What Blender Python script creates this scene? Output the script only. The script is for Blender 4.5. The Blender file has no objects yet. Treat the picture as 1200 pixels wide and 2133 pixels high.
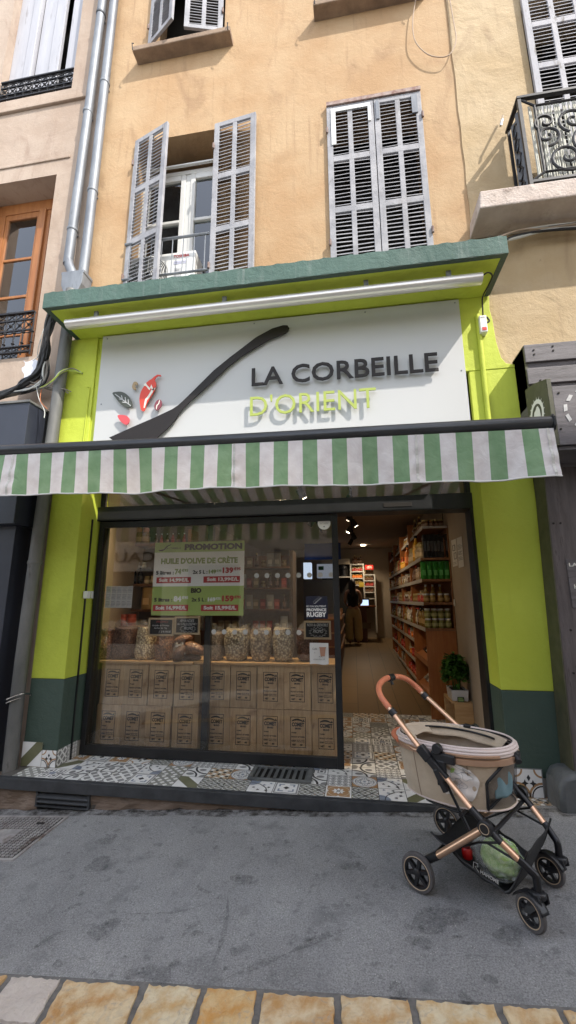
import bpy, bmesh, math, random
from mathutils import Vector, Matrix
from math import radians as R, sin, cos, pi, sqrt
random.seed(7)
sc = bpy.context.scene
col = sc.collection
# ------------------------------------------------------------------ camera (solved from the photograph)
CAM = Vector((0, 0, 1.4235)); F = 874.7
_p, _y, _r = R(11.85), R(-8.75), R(-.216)
_Rz = Matrix(((cos(_y), -sin(_y), 0), (sin(_y), cos(_y), 0), (0, 0, 1)))
_W = Matrix(((1, 0, 0), (0, 0, -1), (0, 1, 0)))
_Rp = Matrix(((1, 0, 0), (0, cos(_p), sin(_p)), (0, -sin(_p), cos(_p))))
_Rr = Matrix(((cos(_r), -sin(_r), 0), (sin(_r), cos(_r), 0), (0, 0, 1)))
RC = _Rr @ _Rp @ _W @ _Rz
cd = bpy.data.cameras.new("camera"); cam = bpy.data.objects.new("camera", cd); col.objects.link(cam)
rot = Matrix((RC[0], -RC[1], -RC[2])).transposed()
cam.matrix_world = Matrix.Translation(CAM) @ rot.to_4x4()
cd.sensor_fit = 'VERTICAL'; cd.sensor_height = 36; cd.lens = F / 2133 * 36
cd.clip_start = .05; cd.clip_end = 400
sc.camera = cam
# ------------------------------------------------------------------ world, sun, exposure
SUN = Vector((.544, -.408, .733)).normalized()
w = bpy.data.worlds.new("World"); sc.world = w; w.use_nodes = True
nt = w.node_tree
sky = nt.nodes.new('ShaderNodeTexSky'); sky.sky_type = 'NISHITA'; sky.sun_disc = False
sky.sun_elevation = math.asin(SUN.z); sky.sun_rotation = math.atan2(SUN.x, SUN.y)
hz = nt.nodes.new('ShaderNodeHueSaturation'); hz.inputs['Saturation'].default_value = .45      # hazy summer sky
nt.links.new(sky.outputs[0], hz.inputs['Color']); nt.links.new(hz.outputs[0], nt.nodes['Background'].inputs[0])
nt.nodes['Background'].inputs[1].default_value = .15
sl = bpy.data.lights.new("sun", 'SUN'); so = bpy.data.objects.new("sun", sl); col.objects.link(so)
sl.energy = 2.0; sl.angle = R(.5); sl.color = (1, .95, .87)
so.rotation_euler = (-SUN).to_track_quat('-Z', 'Y').to_euler(); so.location = (0, -10, 20)
sc.view_settings.view_transform = 'Standard'; sc.view_settings.look = 'None'
sc.view_settings.exposure = 1.62; sc.view_settings.gamma = 1
# ------------------------------------------------------------------ measuring helpers: photograph pixel -> point on a real plane
def ray(px, py): return RC.transposed() @ Vector(((px - 600) / F, (py - 1066.5) / F, 1))
def at(px, py, y):
    d = ray(px, py); return CAM + d * ((y - CAM.y) / d.y)
def gz(x, y): return -.065 + .0625 * x - .02 * (3.45 - y)          # the street slopes up to the right
def onground(px, py):
    d = ray(px, py); n = Vector((-.0625, -.02, 1)); return CAM + d * ((-.134 - n.dot(CAM)) / n.dot(d))
def onz(px, py, z):
    d = ray(px, py); return CAM + d * ((z - CAM.z) / d.z)
# ------------------------------------------------------------------ object helpers
OFF = {}
def tag(o, label=None, cat=None, group=None, kind=None):
    if label: o['label'] = label
    if cat: o['category'] = cat
    if group: o['group'] = group
    if kind: o['kind'] = kind
    return o
def thing(name, label, cat, loc=(0, 0, 0), group=None, rotz=0):
    o = bpy.data.objects.new(name, None); col.objects.link(o); o.empty_display_size = .1
    o.location = loc; o.rotation_euler = (0, 0, rotz); OFF[o] = Vector(loc)
    return tag(o, label, cat, group)
def dup(o, loc=None, rotz=None, label=None, parent=None, scale=None):
    c = o.copy(); col.objects.link(c); c.parent = parent
    if loc is not None: c.location = loc
    if rotz is not None: c.rotation_euler = (0, 0, rotz)
    if scale is not None: c.scale = scale
    if label: c['label'] = label
    for ch in o.children: dup(ch, parent=c)
    return c
class MB:
    def __init__(s): s.v = []; s.f = []; s.m = []
    def add(s, vs, fs, m=0):
        k = len(s.v); s.v += [tuple(v) for v in vs]
        s.f += [tuple(i + k for i in f) for f in fs]; s.m += [m] * len(fs); return s
    def box(s, x0, x1, y0, y1, z0, z1, m=0, M=None):
        vs = [Vector((x, y, z)) for x in (x0, x1) for y in (y0, y1) for z in (z0, z1)]
        if M is not None: vs = [M @ v for v in vs]
        return s.add(vs, [(0, 1, 3, 2), (4, 6, 7, 5), (0, 4, 5, 1), (2, 3, 7, 6), (0, 2, 6, 4), (1, 5, 7, 3)], m)
    def prism(s, pts, o, r, u, n, d, m=0):              # polygon (a,b) -> o + a r + b u, extruded d along n
        o, r, u, n = map(Vector, (o, r, u, n)); k = len(pts)
        A = [o + r * a + u * b for a, b in pts]; B = [p + n * d for p in A]
        s.add(A + B, [tuple(range(k))[::-1], tuple(range(k, 2 * k))] + [(i, (i + 1) % k, k + (i + 1) % k, k + i) for i in range(k)], m)
        return s
    def xz(s, pts, y0, y1, m=0): return s.prism(pts, (0, y0, 0), (1, 0, 0), (0, 0, 1), (0, 1, 0), y1 - y0, m)
    def tube(s, path, r, n=8, m=0, closed=False, flat=1, up=None):
        P = [Vector(p) for p in path]; rings = []; N = len(P)
        rr = r if isinstance(r, (list, tuple)) else [r] * N
        pu = Vector(up) if up else None
        for i, p in enumerate(P):
            if closed: t = P[(i + 1) % N] - P[i - 1]
            else: t = P[min(i + 1, N - 1)] - P[max(i - 1, 0)]
            t.normalize()
            if pu is None: pu = Vector((0, 0, 1)) if abs(t.z) < .9 else Vector((0, 1, 0))
            a = t.cross(pu)
            if a.length < 1e-4: a = t.orthogonal()
            a.normalize(); b = a.cross(t).normalized()
            if not up: pu = b
            rings.append([p + (a * cos(2 * pi * j / n) + b * sin(2 * pi * j / n) * flat) * rr[i] for j in range(n)])
        vs = [v for rg in rings for v in rg]; fs = []
        for i in range(N if closed else N - 1):
            i2 = (i + 1) % N
            for j in range(n):
                j2 = (j + 1) % n; fs.append((i * n + j, i * n + j2, i2 * n + j2, i2 * n + j))
        if not closed: fs += [tuple(range(n))[::-1], tuple(range((N - 1) * n, N * n))]
        return s.add(vs, fs, m)
    def lathe(s, c, prof, n=12, m=0, ax=None, sx=1, sy=1):   # prof (r,z); ax: (right,up,axis) vectors
        c = Vector(c); a, b, z = ax if ax else (Vector((1, 0, 0)), Vector((0, 1, 0)), Vector((0, 0, 1)))
        vs = [c + a * (r * cos(2 * pi * j / n) * sx) + b * (r * sin(2 * pi * j / n) * sy) + z * h for r, h in prof for j in range(n)]
        K = len(prof); fs = [(i * n + j, i * n + (j + 1) % n, (i + 1) * n + (j + 1) % n, (i + 1) * n + j) for i in range(K - 1) for j in range(n)]
        fs += [tuple(range(n))[::-1], tuple(range((K - 1) * n, K * n))]
        return s.add(vs, fs, m)
    def loft(s, rings, m=0, cap=True, closed=True):
        n = len(rings[0]); vs = [v for r in rings for v in r]; K = len(rings)
        q = n if closed else n - 1
        fs = [(i * n + j, i * n + (j + 1) % n, (i + 1) * n + (j + 1) % n, (i + 1) * n + j) for i in range(K - 1) for j in range(q)]
        if cap: fs += [tuple(range(n))[::-1], tuple(range((K - 1) * n, K * n))]
        return s.add(vs, fs, m)
    def sheet(s, fn, nu, nv, m=0):
        vs = [fn(i / nu, j / nv) for i in range(nu + 1) for j in range(nv + 1)]
        fs = [(i * (nv + 1) + j, (i + 1) * (nv + 1) + j, (i + 1) * (nv + 1) + j + 1, i * (nv + 1) + j + 1) for i in range(nu) for j in range(nv)]
        return s.add(vs, fs, m)
    def build(s, name, mats, parent=None, loc=None, smooth=None, bevel=0, solid=0, sub=0, kind=None):
        if parent is not None: off = OFF.get(parent, Vector())
        else: off = Vector(loc) if loc is not None else Vector()
        me = bpy.data.meshes.new(name)
        me.from_pydata([tuple(Vector(v) - off) for v in s.v], [], s.f)
        if not isinstance(mats, (list, tuple)): mats = [mats]
        for m in mats: me.materials.append(m)
        me.polygons.foreach_set('material_index', s.m)
        bm = bmesh.new(); bm.from_mesh(me); bmesh.ops.recalc_face_normals(bm, faces=bm.faces); bm.to_mesh(me); bm.free()
        if smooth:
            me.polygons.foreach_set('use_smooth', [True] * len(me.polygons)); me.set_sharp_from_angle(angle=R(smooth))
        me.update()
        o = bpy.data.objects.new(name, me); col.objects.link(o)
        if parent is not None: o.parent = parent; OFF[o] = off
        else: o.location = off; OFF[o] = off
        if solid: q = o.modifiers.new('solid', 'SOLIDIFY'); q.thickness = solid; q.offset = 0
        if sub: q = o.modifiers.new('sub', 'SUBSURF'); q.levels = q.render_levels = sub
        if bevel: q = o.modifiers.new('bevel', 'BEVEL'); q.width = bevel; q.segments = 2; q.limit_method = 'ANGLE'; q.angle_limit = R(40)
        if kind: o['kind'] = kind
        return o
# ------------------------------------------------------------------ text
_tc = {}
def textmesh(s, bold):
    k = (s, bold)
    if k not in _tc:
        cu = bpy.data.curves.new('t', 'FONT'); cu.body = s; cu.offset = bold; cu.resolution_u = 3; cu.fill_mode = 'FRONT'
        ob = bpy.data.objects.new('t', cu); col.objects.link(ob)
        dg = bpy.context.evaluated_depsgraph_get(); me = bpy.data.meshes.new_from_object(ob.evaluated_get(dg))
        vs = [tuple(v.co) for v in me.vertices]; fs = [tuple(p.vertices) for p in me.polygons]
        ec = {}
        for f in fs:
            for i in range(len(f)):
                a, b = f[i], f[(i + 1) % len(f)]
                ec[(a, b)] = 1
        bd = [(a, b) for (a, b) in ec if (b, a) not in ec]
        bpy.data.objects.remove(ob); bpy.data.meshes.remove(me); bpy.data.curves.remove(cu)
        _tc[k] = (vs, fs, bd)
    return _tc[k]
def T(mb, s, x0, z0, w, h, y, d=.002, m=0, bold=0, o=None, r=(1, 0, 0), u=(0, 0, 1), slant=0):
    """text fitted to the box (x0,z0,w,h) on the plane y, d thick towards the street; o,r,u: any other plane"""
    vs, fs, bd = textmesh(s, bold)
    xs = [v[0] for v in vs]; ys = [v[1] for v in vs]; a, b = min(xs), min(ys)
    kx = w / (max(xs) - a) if w else None; ky = h / (max(ys) - b)
    if kx is None: kx = ky
    r = Vector(r); u = Vector(u); n = r.cross(u); O = Vector(o) if o is not None else Vector((0, y, 0))
    A = [O + r * (x0 + (v[0] - a) * kx + slant * (v[1] - b) * ky) + u * (z0 + (v[1] - b) * ky) for v in vs]
    k = len(A); B = [p + n * d for p in A]
    mb.add(A + B, [tuple(k + i for i in f) for f in fs] + [(p, q, q + k, p + k) for p, q in bd], m)
    return (max(xs) - a) * kx
# ------------------------------------------------------------------ materials
_mats = {}
def node(nt, t, **k):
    n = nt.nodes.new(t)
    for a, b in k.items():
        if a.startswith('i_'): n.inputs[a[2:].replace('_', ' ')].default_value = b
        else: setattr(n, a, b)
    return n
def rgba(c): return (c[0], c[1], c[2], 1)
def mat(name, c, c2=None, rough=.7, metal=0, scale=3, detail=6, bump=0, bscale=60, stretch=(1, 1, 1), lo=.35, hi=.65,
        c3=None, s3=14, lo3=.6, hi3=.68, bump2=0, b2scale=6, spec=.5, coat=0, sheen=0, emit=0, alpha=1, trans=0, ior=1.45, dist=0, rvar=0):
    if name in _mats: return _mats[name]
    m = bpy.data.materials.new(name); m.use_nodes = True; nt = m.node_tree; L = nt.links.new
    b = nt.nodes['Principled BSDF']
    b.inputs['Base Color'].default_value = rgba(c); b.inputs['Roughness'].default_value = rough; b.inputs['Metallic'].default_value = metal
    b.inputs['Specular IOR Level'].default_value = spec; b.inputs['Coat Weight'].default_value = coat; b.inputs['IOR'].default_value = ior
    b.inputs['Sheen Weight'].default_value = sheen; b.inputs['Alpha'].default_value = alpha; b.inputs['Transmission Weight'].default_value = trans
    if emit: b.inputs['Emission Color'].default_value = rgba(c); b.inputs['Emission Strength'].default_value = emit
    if c2 or bump or bump2 or c3:
        tc = node(nt, 'ShaderNodeTexCoord'); mp = node(nt, 'ShaderNodeMapping'); mp.inputs['Scale'].default_value = stretch
        L(tc.outputs['Object'], mp.inputs[0]); P = mp.outputs[0]
    if c2:
        n = node(nt, 'ShaderNodeTexNoise', i_Scale=scale, i_Detail=detail, i_Roughness=.6, i_Distortion=dist); L(P, n.inputs['Vector'])
        r = node(nt, 'ShaderNodeValToRGB'); r.color_ramp.elements[0].position = lo; r.color_ramp.elements[1].position = hi
        r.color_ramp.elements[0].color = rgba(c); r.color_ramp.elements[1].color = rgba(c2); L(n.outputs['Fac'], r.inputs[0])
        out = r.outputs[0]
        if c3:
            n3 = node(nt, 'ShaderNodeTexNoise', i_Scale=s3, i_Detail=8.0, i_Roughness=.65); L(P, n3.inputs['Vector'])
            mr = node(nt, 'ShaderNodeMapRange'); mr.inputs[1].default_value = lo3; mr.inputs[2].default_value = hi3; L(n3.outputs['Fac'], mr.inputs[0])
            mx = node(nt, 'ShaderNodeMix', data_type='RGBA'); L(mr.outputs[0], mx.inputs[0]); L(out, mx.inputs[6]); mx.inputs[7].default_value = rgba(c3); out = mx.outputs[2]
        L(out, b.inputs['Base Color'])
        if rvar:
            mr = node(nt, 'ShaderNodeMapRange'); mr.inputs[3].default_value = rough - rvar; mr.inputs[4].default_value = rough + rvar; L(n.outputs['Fac'], mr.inputs[0]); L(mr.outputs[0], b.inputs['Roughness'])
    prev = None
    for amt, s_ in ((bump, bscale), (bump2, b2scale)):
        if amt:
            n = node(nt, 'ShaderNodeTexNoise', i_Scale=s_, i_Detail=5.0); L(P, n.inputs['Vector'])
            bp = node(nt, 'ShaderNodeBump', i_Strength=1.0, i_Distance=amt); L(n.outputs['Fac'], bp.inputs['Height'])
            if prev: L(prev.outputs[0], bp.inputs['Normal'])
            prev = bp
    if prev: L(prev.outputs[0], b.inputs['Normal'])
    _mats[name] = m; return m
def glassmat(name, tint=(.9, .95, .93), refl=1.0, rough=0):
    if name in _mats: return _mats[name]
    m = bpy.data.materials.new(name); m.use_nodes = True; nt = m.node_tree; L = nt.links.new
    nt.nodes.remove(nt.nodes['Principled BSDF']); out = nt.nodes['Material Output']
    t = node(nt, 'ShaderNodeBsdfTransparent'); t.inputs[0].default_value = rgba(tint)
    g = node(nt, 'ShaderNodeBsdfGlossy'); g.inputs['Roughness'].default_value = rough; g.inputs[0].default_value = (1, 1, 1, 1)
    fr = node(nt, 'ShaderNodeFresnel'); fr.inputs[0].default_value = 1.5
    mu = node(nt, 'ShaderNodeMath', operation='MULTIPLY'); mu.inputs[1].default_value = refl; L(fr.outputs[0], mu.inputs[0])
    mx = node(nt, 'ShaderNodeMixShader'); L(mu.outputs[0], mx.inputs[0]); L(t.outputs[0], mx.inputs[1]); L(g.outputs[0], mx.inputs[2]); L(mx.outputs[0], out.inputs[0])
    _mats[name] = m; return m
def aged(name, c, c2, cs, cd_, rough=.9, big=1.3, streak=.35, spots=.5, bumpf=.004, bumpb=.02, bs=3.5, crack=0):
    """painted plaster: two tones in large clouds, rain streaks, small dark chips, hand-trowelled relief"""
    m = bpy.data.materials.new(name); m.use_nodes = True; nt = m.node_tree; L = nt.links.new; b = nt.nodes['Principled BSDF']
    P = node(nt, 'ShaderNodeTexCoord').outputs['Object']
    def noise(s_, d=8.0, r=.62, st=None, di=0):
        n = node(nt, 'ShaderNodeTexNoise', i_Scale=s_, i_Detail=d, i_Roughness=r, i_Distortion=di)
        if st: mp = node(nt, 'ShaderNodeMapping'); mp.inputs['Scale'].default_value = st; L(P, mp.inputs[0]); L(mp.outputs[0], n.inputs['Vector'])
        else: L(P, n.inputs['Vector'])
        return n.outputs['Fac']
    def rng(src, a, b_, c_=0, d_=1):
        r = node(nt, 'ShaderNodeMapRange'); r.interpolation_type = 'SMOOTHSTEP'
        for k, v in enumerate((a, b_, c_, d_)): r.inputs[k + 1].default_value = v
        L(src, r.inputs[0]); return r.outputs[0]
    def mix(f, a, c_):
        x = node(nt, 'ShaderNodeMix', data_type='RGBA'); L(f, x.inputs[0])
        for sock, v in ((6, a), (7, c_)):
            if isinstance(v, tuple): x.inputs[sock].default_value = rgba(v)
            else: L(v, x.inputs[sock])
        return x.outputs[2]
    col_ = mix(rng(noise(big, 9.0, .6), .32, .68), c, c2)
    col_ = mix(rng(noise(big * 2.1, 6.0, .55, (1, 1, .45), 1.2), .52, .78, 0, .75), col_, cs)
    col_ = mix(rng(noise(7, 6.0, .6, (2.2, 1, .12)), .54, .80, 0, streak), col_, cs)
    col_ = mix(rng(noise(17, 7.0, .7), .66, .74, 0, spots), col_, cd_)
    col_ = mix(rng(noise(55, 3.0, .6), .70, .76, 0, spots * .7), col_, cd_)
    L(col_, b.inputs['Base Color']); b.inputs['Roughness'].default_value = rough
    prev = None
    for src, am in ((noise(90, 3.0), bumpf * .5), (noise(28, 6.0, .6), bumpf), (noise(bs, 7.0, .55, None, .6), bumpb)):
        bp = node(nt, 'ShaderNodeBump', i_Strength=1.0, i_Distance=am); L(src, bp.inputs['Height'])
        if prev: L(prev.outputs[0], bp.inputs['Normal'])
        prev = bp
    L(prev.outputs[0], b.inputs['Normal']); _mats[name] = m; return m
M_ = {}
M_['yellow'] = aged('yellow_stucco', (.395, .245, .125), (.455, .315, .182), (.30, .185, .10), (.22, .14, .09), streak=.9, spots=.55, bumpf=.004, bumpb=.012)
M_['pale'] = aged('pale_yellow_stucco', (.405, .295, .165), (.48, .37, .235), (.30, .205, .12), (.25, .17, .11), big=1.1, streak=.5, spots=.5, bumpf=.005, bumpb=.02)
M_['pink'] = aged('pinkish_plaster', (.34, .255, .195), (.41, .325, .26), (.26, .18, .135), (.17, .12, .095), streak=.7, spots=.6, bumpf=.003, bumpb=.014)
M_['lime'] = aged('lime_green_paint', (.44, .50, .045), (.49, .55, .06), (.37, .42, .04), (.22, .25, .06), rough=.72, streak=.6, spots=.55, bumpf=.0025, bumpb=.006, bs=9)
M_['darkgreen'] = aged('dark_green_paint', (.040, .068, .052), (.052, .082, .064), (.034, .050, .042), (.15, .15, .125), rough=.6, streak=.6, spots=.7, bumpf=.003, bumpb=.008, bs=9)
M_['teal'] = aged('weathered_teal_paint', (.050, .095, .078), (.070, .125, .103), (.15, .19, .17), (.04, .05, .045), rough=.8, streak=.9, spots=.5, bumpf=.004, bumpb=.012, bs=8)
M_['white'] = mat('white_sign_panel', (.47, .467, .46), rough=.35)
M_['black'] = mat('black_aluminium', (.012, .012, .013), (.018, .018, .019), rough=.42, scale=8)
M_['blackgloss'] = mat('dark_bronze_letter', (.012, .008, .007), rough=.6)
M_['limeletter'] = mat('lime_letter', (.34, .40, .085), rough=.6)
M_['shutter'] = aged('weathered_white_shutter', (.255, .255, .275), (.365, .36, .375), (.19, .18, .18), (.13, .09, .075), rough=.8, big=5, streak=.8, spots=.95, bumpf=.002, bumpb=.003, bs=20)
M_['shutter2'] = mat('weathered_grey_shutter', (.33, .33, .36), (.45, .44, .46), .8, scale=5, bump=.002, bscale=80, stretch=(1, 1, .3), c3=(.16, .14, .12), s3=11, lo3=.57, hi3=.66)
M_['zinc'] = mat('zinc_pipe', (.15, .16, .18), (.25, .265, .285), .55, metal=.35, scale=7, stretch=(1, 1, .25), c3=(.15, .155, .17), s3=9)
M_['greypipe'] = mat('dull_grey_pipe', (.10, .10, .095), (.17, .165, .155), .6, scale=6, stretch=(1, 1, .3), c3=(.07, .06, .055), s3=10, metal=.2)
M_['dark'] = mat('dark_void', (.012, .011, .010), rough=.9)
M_['iron'] = mat('black_iron', (.018, .018, .022), (.04, .038, .038), .5, scale=12, metal=.4)
M_['stone'] = mat('weathered_concrete', (.44, .36, .31), (.56, .48, .43), .9, scale=4, bump=.006, bscale=50, bump2=.012, b2scale=10, c3=(.22, .17, .14), s3=5, lo3=.56, hi3=.72)
M_['sill'] = mat('stained_sill', (.20, .14, .10), (.32, .23, .16), .9, scale=5, bump=.005, bscale=40)
M_['asphalt'] = None
M_['kerb'] = mat('yellow_kerb_stone', (.52, .27, .075), (.68, .50, .26), .8, scale=7, detail=10, bump=.006, bscale=60, bump2=.012, b2scale=16, c3=(.38, .32, .27), s3=9, lo3=.56, hi3=.66)
M_['kerb2'] = mat('pale_kerb_stone', (.52, .42, .32), (.60, .50, .40), .8, scale=7, detail=10, bump=.006, bscale=60, bump2=.012, b2scale=16, c3=(.45, .28, .12), s3=6, lo3=.58, hi3=.7)
M_['plinth'] = mat('rough_brown_plinth', (.15, .105, .075), (.25, .19, .15), .95, scale=6, bump=.008, bscale=40, bump2=.02, b2scale=9, stretch=(.5, 1, 1.6), c3=(.09, .07, .055), s3=6)
M_['nosing'] = mat('charcoal_step_edge', (.030, .032, .035), (.05, .052, .056), .65, scale=8, bump=.001, bscale=90)
M_['wood'] = mat('pine_wood', (.42, .24, .10), (.54, .34, .16), .6, scale=3, stretch=(1, 8, 8), bump=.001, bscale=30, c3=(.28, .14, .06), s3=6, lo3=.66, hi3=.72)
M_['boxwood'] = mat('plywood_box', (.58, .40, .23), (.68, .50, .31), .8, scale=3, stretch=(6, 1, 1.2), c3=(.42, .28, .16), s3=4, lo3=.58, hi3=.8, bump=.002, bscale=20)
M_['ink'] = mat('black_ink', (.022, .018, .015), rough=.8)
M_['orangewood'] = mat('orange_varnished_wood', (.30, .10, .025), (.38, .14, .04), .45, scale=3, stretch=(8, 8, 1), coat=.2)
M_['greywood'] = mat('dark_weathered_cladding', (.085, .075, .078), (.15, .135, .14), .6, scale=3, stretch=(1, 1, 9), c3=(.05, .04, .04), s3=7, bump=.002, bscale=30)
M_['greywoodv'] = mat('dark_weathered_post', (.075, .062, .060), (.12, .10, .10), .6, scale=3, stretch=(9, 9, 1), c3=(.045, .035, .033), s3=7, bump=.002, bscale=30)
M_['olive'] = mat('olive_brown_board', (.055, .055, .030), (.085, .08, .048), .6, scale=3, stretch=(4, 4, 4))
M_['navy'] = mat('navy_shopfront_paint', (.022, .025, .036), (.030, .034, .048), .45, scale=2)
M_['cream'] = mat('cream_print', (.72, .70, .62), rough=.6)
M_['pvc'] = mat('white_window_frame', (.62, .62, .60), rough=.4)
M_['acwhite'] = mat('white_plastic', (.72, .72, .70), rough=.4)
M_['redprint'] = mat('red_print', (.55, .03, .025), rough=.5)
M_['glass'] = glassmat('shop_glass', (.975, .98, .975), 1.1)
M_['glass2'] = glassmat('window_glass', (.55, .62, .62), 2.6)
M_['curtain'] = mat('grey_curtain', (.45, .43, .40), rough=.9)
M_['steel'] = mat('bright_steel', (.6, .6, .6), rough=.25, metal=1)
def coords(nt): return node(nt, 'ShaderNodeTexCoord').outputs['Object']
def asphalt():
    m = bpy.data.materials.new('worn_asphalt'); m.use_nodes = True; nt = m.node_tree; L = nt.links.new; b = nt.nodes['Principled BSDF']; P = coords(nt)
    def ramp(src, p0, c0, p1, c1):
        r = node(nt, 'ShaderNodeValToRGB'); e = r.color_ramp.elements; e[0].position = p0; e[1].position = p1; e[0].color = c0; e[1].color = c1; L(src, r.inputs[0]); return r.outputs[0]
    def noise(s, d=6.0, r=.6, st=None, di=0):
        n = node(nt, 'ShaderNodeTexNoise', i_Scale=s, i_Detail=d, i_Roughness=r, i_Distortion=di)
        if st:
            mp = node(nt, 'ShaderNodeMapping'); mp.inputs['Scale'].default_value = st; mp.inputs['Rotation'].default_value = (0, 0, .7); L(P, mp.inputs[0]); L(mp.outputs[0], n.inputs['Vector'])
        else: L(P, n.inputs['Vector'])
        return n.outputs['Fac']
    def mix(f, a, c2, mode='MIX'):
        x = node(nt, 'ShaderNodeMix', data_type='RGBA', blend_type=mode); L(f, x.inputs[0]); L(a, x.inputs[6])
        if isinstance(c2, tuple): x.inputs[7].default_value = c2
        else: L(c2, x.inputs[7])
        return x.outputs[2]
    base = ramp(noise(1.6, 8.0), .3, (.215, .212, .213, 1), .7, (.315, .311, .309, 1))
    fine = ramp(noise(140, 4.0, .75), .32, (.5, .5, .5, 1), .68, (1.42, 1.42, 1.42, 1))
    c = mix(ramp(noise(2, 1.0), 0, (1, 1, 1, 1), 1, (1, 1, 1, 1)), base, fine, 'MULTIPLY')
    c = mix(ramp(noise(5.5, 5.0, .62), .54, (0, 0, 0, 1), .70, (.5, .5, .5, 1)), c, (.11, .11, .114, 1))       # oily patches
    c = mix(ramp(noise(16, 2.0, .5), .64, (0, 0, 0, 1), .72, (.42, .42, .42, 1)), c, (.09, .09, .094, 1))           # spots
    c = mix(ramp(noise(3.5, 6.0, .6, (1, .16, 1)), .56, (0, 0, 0, 1), .66, (.35, .35, .35, 1)), c, (.16, .16, .168, 1))   # long scuffs
    c = mix(ramp(noise(4, 7.0, .65), .62, (0, 0, 0, 1), .75, (.30, .30, .30, 1)), c, (.45, .45, .45, 1))
    vo = node(nt, 'ShaderNodeTexVoronoi', i_Scale=95.0); L(P, vo.inputs['Vector'])
    sp = ramp(vo.outputs['Distance'], .10, (1, 1, 1, 1), .17, (0, 0, 0, 1))
    wn = node(nt, 'ShaderNodeSeparateColor'); L(vo.outputs['Color'], wn.inputs[0])
    rare = ramp(wn.outputs[0], .90, (0, 0, 0, 1), .91, (1, 1, 1, 1))
    k = mix(rare, ramp(noise(1, 0.0), 0, (0, 0, 0, 1), 1, (0, 0, 0, 1)), sp)
    c = mix(k, c, (.8, .76, .68, 1))
    L(c, b.inputs['Base Color']); b.inputs['Roughness'].default_value = .82
    bp = node(nt, 'ShaderNodeBump', i_Strength=1.0, i_Distance=.006); L(noise(170, 4.0), bp.inputs['Height'])
    bp2 = node(nt, 'ShaderNodeBump', i_Strength=.8, i_Distance=.02); L(noise(3, 4.0), bp2.inputs['Height']); L(bp.outputs[0], bp2.inputs['Normal']); L(bp2.outputs[0], b.inputs['Normal'])
    return m
M_['asphalt'] = asphalt()
def stripes():
    m = bpy.data.materials.new('striped_awning_canvas'); m.use_nodes = True; nt = m.node_tree; L = nt.links.new; b = nt.nodes['Principled BSDF']; P = coords(nt)
    s = node(nt, 'ShaderNodeSeparateXYZ'); L(P, s.inputs[0])
    a = node(nt, 'ShaderNodeMath', operation='ADD'); a.inputs[1].default_value = .32 + .201 * 40 ; L(s.outputs[0], a.inputs[0])
    d = node(nt, 'ShaderNodeMath', operation='DIVIDE'); d.inputs[1].default_value = .2010; L(a.outputs[0], d.inputs[0])
    f = node(nt, 'ShaderNodeMath', operation='FRACT'); L(d.outputs[0], f.inputs[0])
    g = node(nt, 'ShaderNodeMath', operation='GREATER_THAN'); g.inputs[1].default_value = .5; L(f.outputs[0], g.inputs[0])
    n = node(nt, 'ShaderNodeTexNoise', i_Scale=9.0, i_Detail=7.0); L(P, n.inputs['Vector'])
    cr = []
    for c0, c1 in (((.205, .345, .185, 1), (.28, .43, .25, 1)), ((.74, .68, .67, 1), (.88, .84, .83, 1))):
        r = node(nt, 'ShaderNodeValToRGB'); e = r.color_ramp.elements; e[0].position = .35; e[1].position = .65; e[0].color = c0; e[1].color = c1; L(n.outputs['Fac'], r.inputs[0]); cr.append(r.outputs[0])
    x = node(nt, 'ShaderNodeMix', data_type='RGBA'); L(g.outputs[0], x.inputs[0]); L(cr[0], x.inputs[6]); L(cr[1], x.inputs[7])
    L(x.outputs[2], b.inputs['Base Color']); b.inputs['Roughness'].default_value = .8
    t = node(nt, 'ShaderNodeBsdfTranslucent'); L(x.outputs[2], t.inputs[0])
    mx = node(nt, 'ShaderNodeMixShader'); mx.inputs[0].default_value = .25; L(b.outputs[0], mx.inputs[1]); L(t.outputs[0], mx.inputs[2]); L(mx.outputs[0], nt.nodes['Material Output'].inputs[0])
    n2 = node(nt, 'ShaderNodeTexNoise', i_Scale=14.0, i_Detail=3.0, i_Distortion=1.0); L(P, n2.inputs['Vector'])
    bp = node(nt, 'ShaderNodeBump', i_Strength=.5, i_Distance=.012); L(n2.outputs['Fac'], bp.inputs['Height']); L(bp.outputs[0], b.inputs['Normal'])
    return m
M_['awning'] = stripes()
def nuts(name, c, c2, s=70.0):
    m = bpy.data.materials.new(name); m.use_nodes = True; nt = m.node_tree; L = nt.links.new; b = nt.nodes['Principled BSDF']; P = coords(nt)
    v = node(nt, 'ShaderNodeTexVoronoi', i_Scale=s); L(P, v.inputs['Vector']); se = node(nt, 'ShaderNodeSeparateColor'); L(v.outputs['Color'], se.inputs[0])
    r = node(nt, 'ShaderNodeValToRGB'); r.color_ramp.elements[0].color = rgba(c); r.color_ramp.elements[1].color = rgba(c2); L(se.outputs[0], r.inputs[0])
    d = node(nt, 'ShaderNodeValToRGB'); d.color_ramp.elements[0].position = .25; d.color_ramp.elements[0].color = (1, 1, 1, 1); d.color_ramp.elements[1].position = .7; d.color_ramp.elements[1].color = (.35, .3, .28, 1); L(v.outputs['Distance'], d.inputs[0])
    x = node(nt, 'ShaderNodeMix', data_type='RGBA', blend_type='MULTIPLY'); x.inputs[0].default_value = 1; L(r.outputs[0], x.inputs[6]); L(d.outputs[0], x.inputs[7]); L(x.outputs[2], b.inputs['Base Color'])
    bp = node(nt, 'ShaderNodeBump', i_Strength=1.0, i_Distance=.008); bp.invert = True; L(v.outputs['Distance'], bp.inputs['Height']); L(bp.outputs[0], b.inputs['Normal'])
    b.inputs['Roughness'].default_value = .45; b.inputs['Coat Weight'].default_value = .5; b.inputs['Coat Roughness'].default_value = .15
    return m
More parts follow.
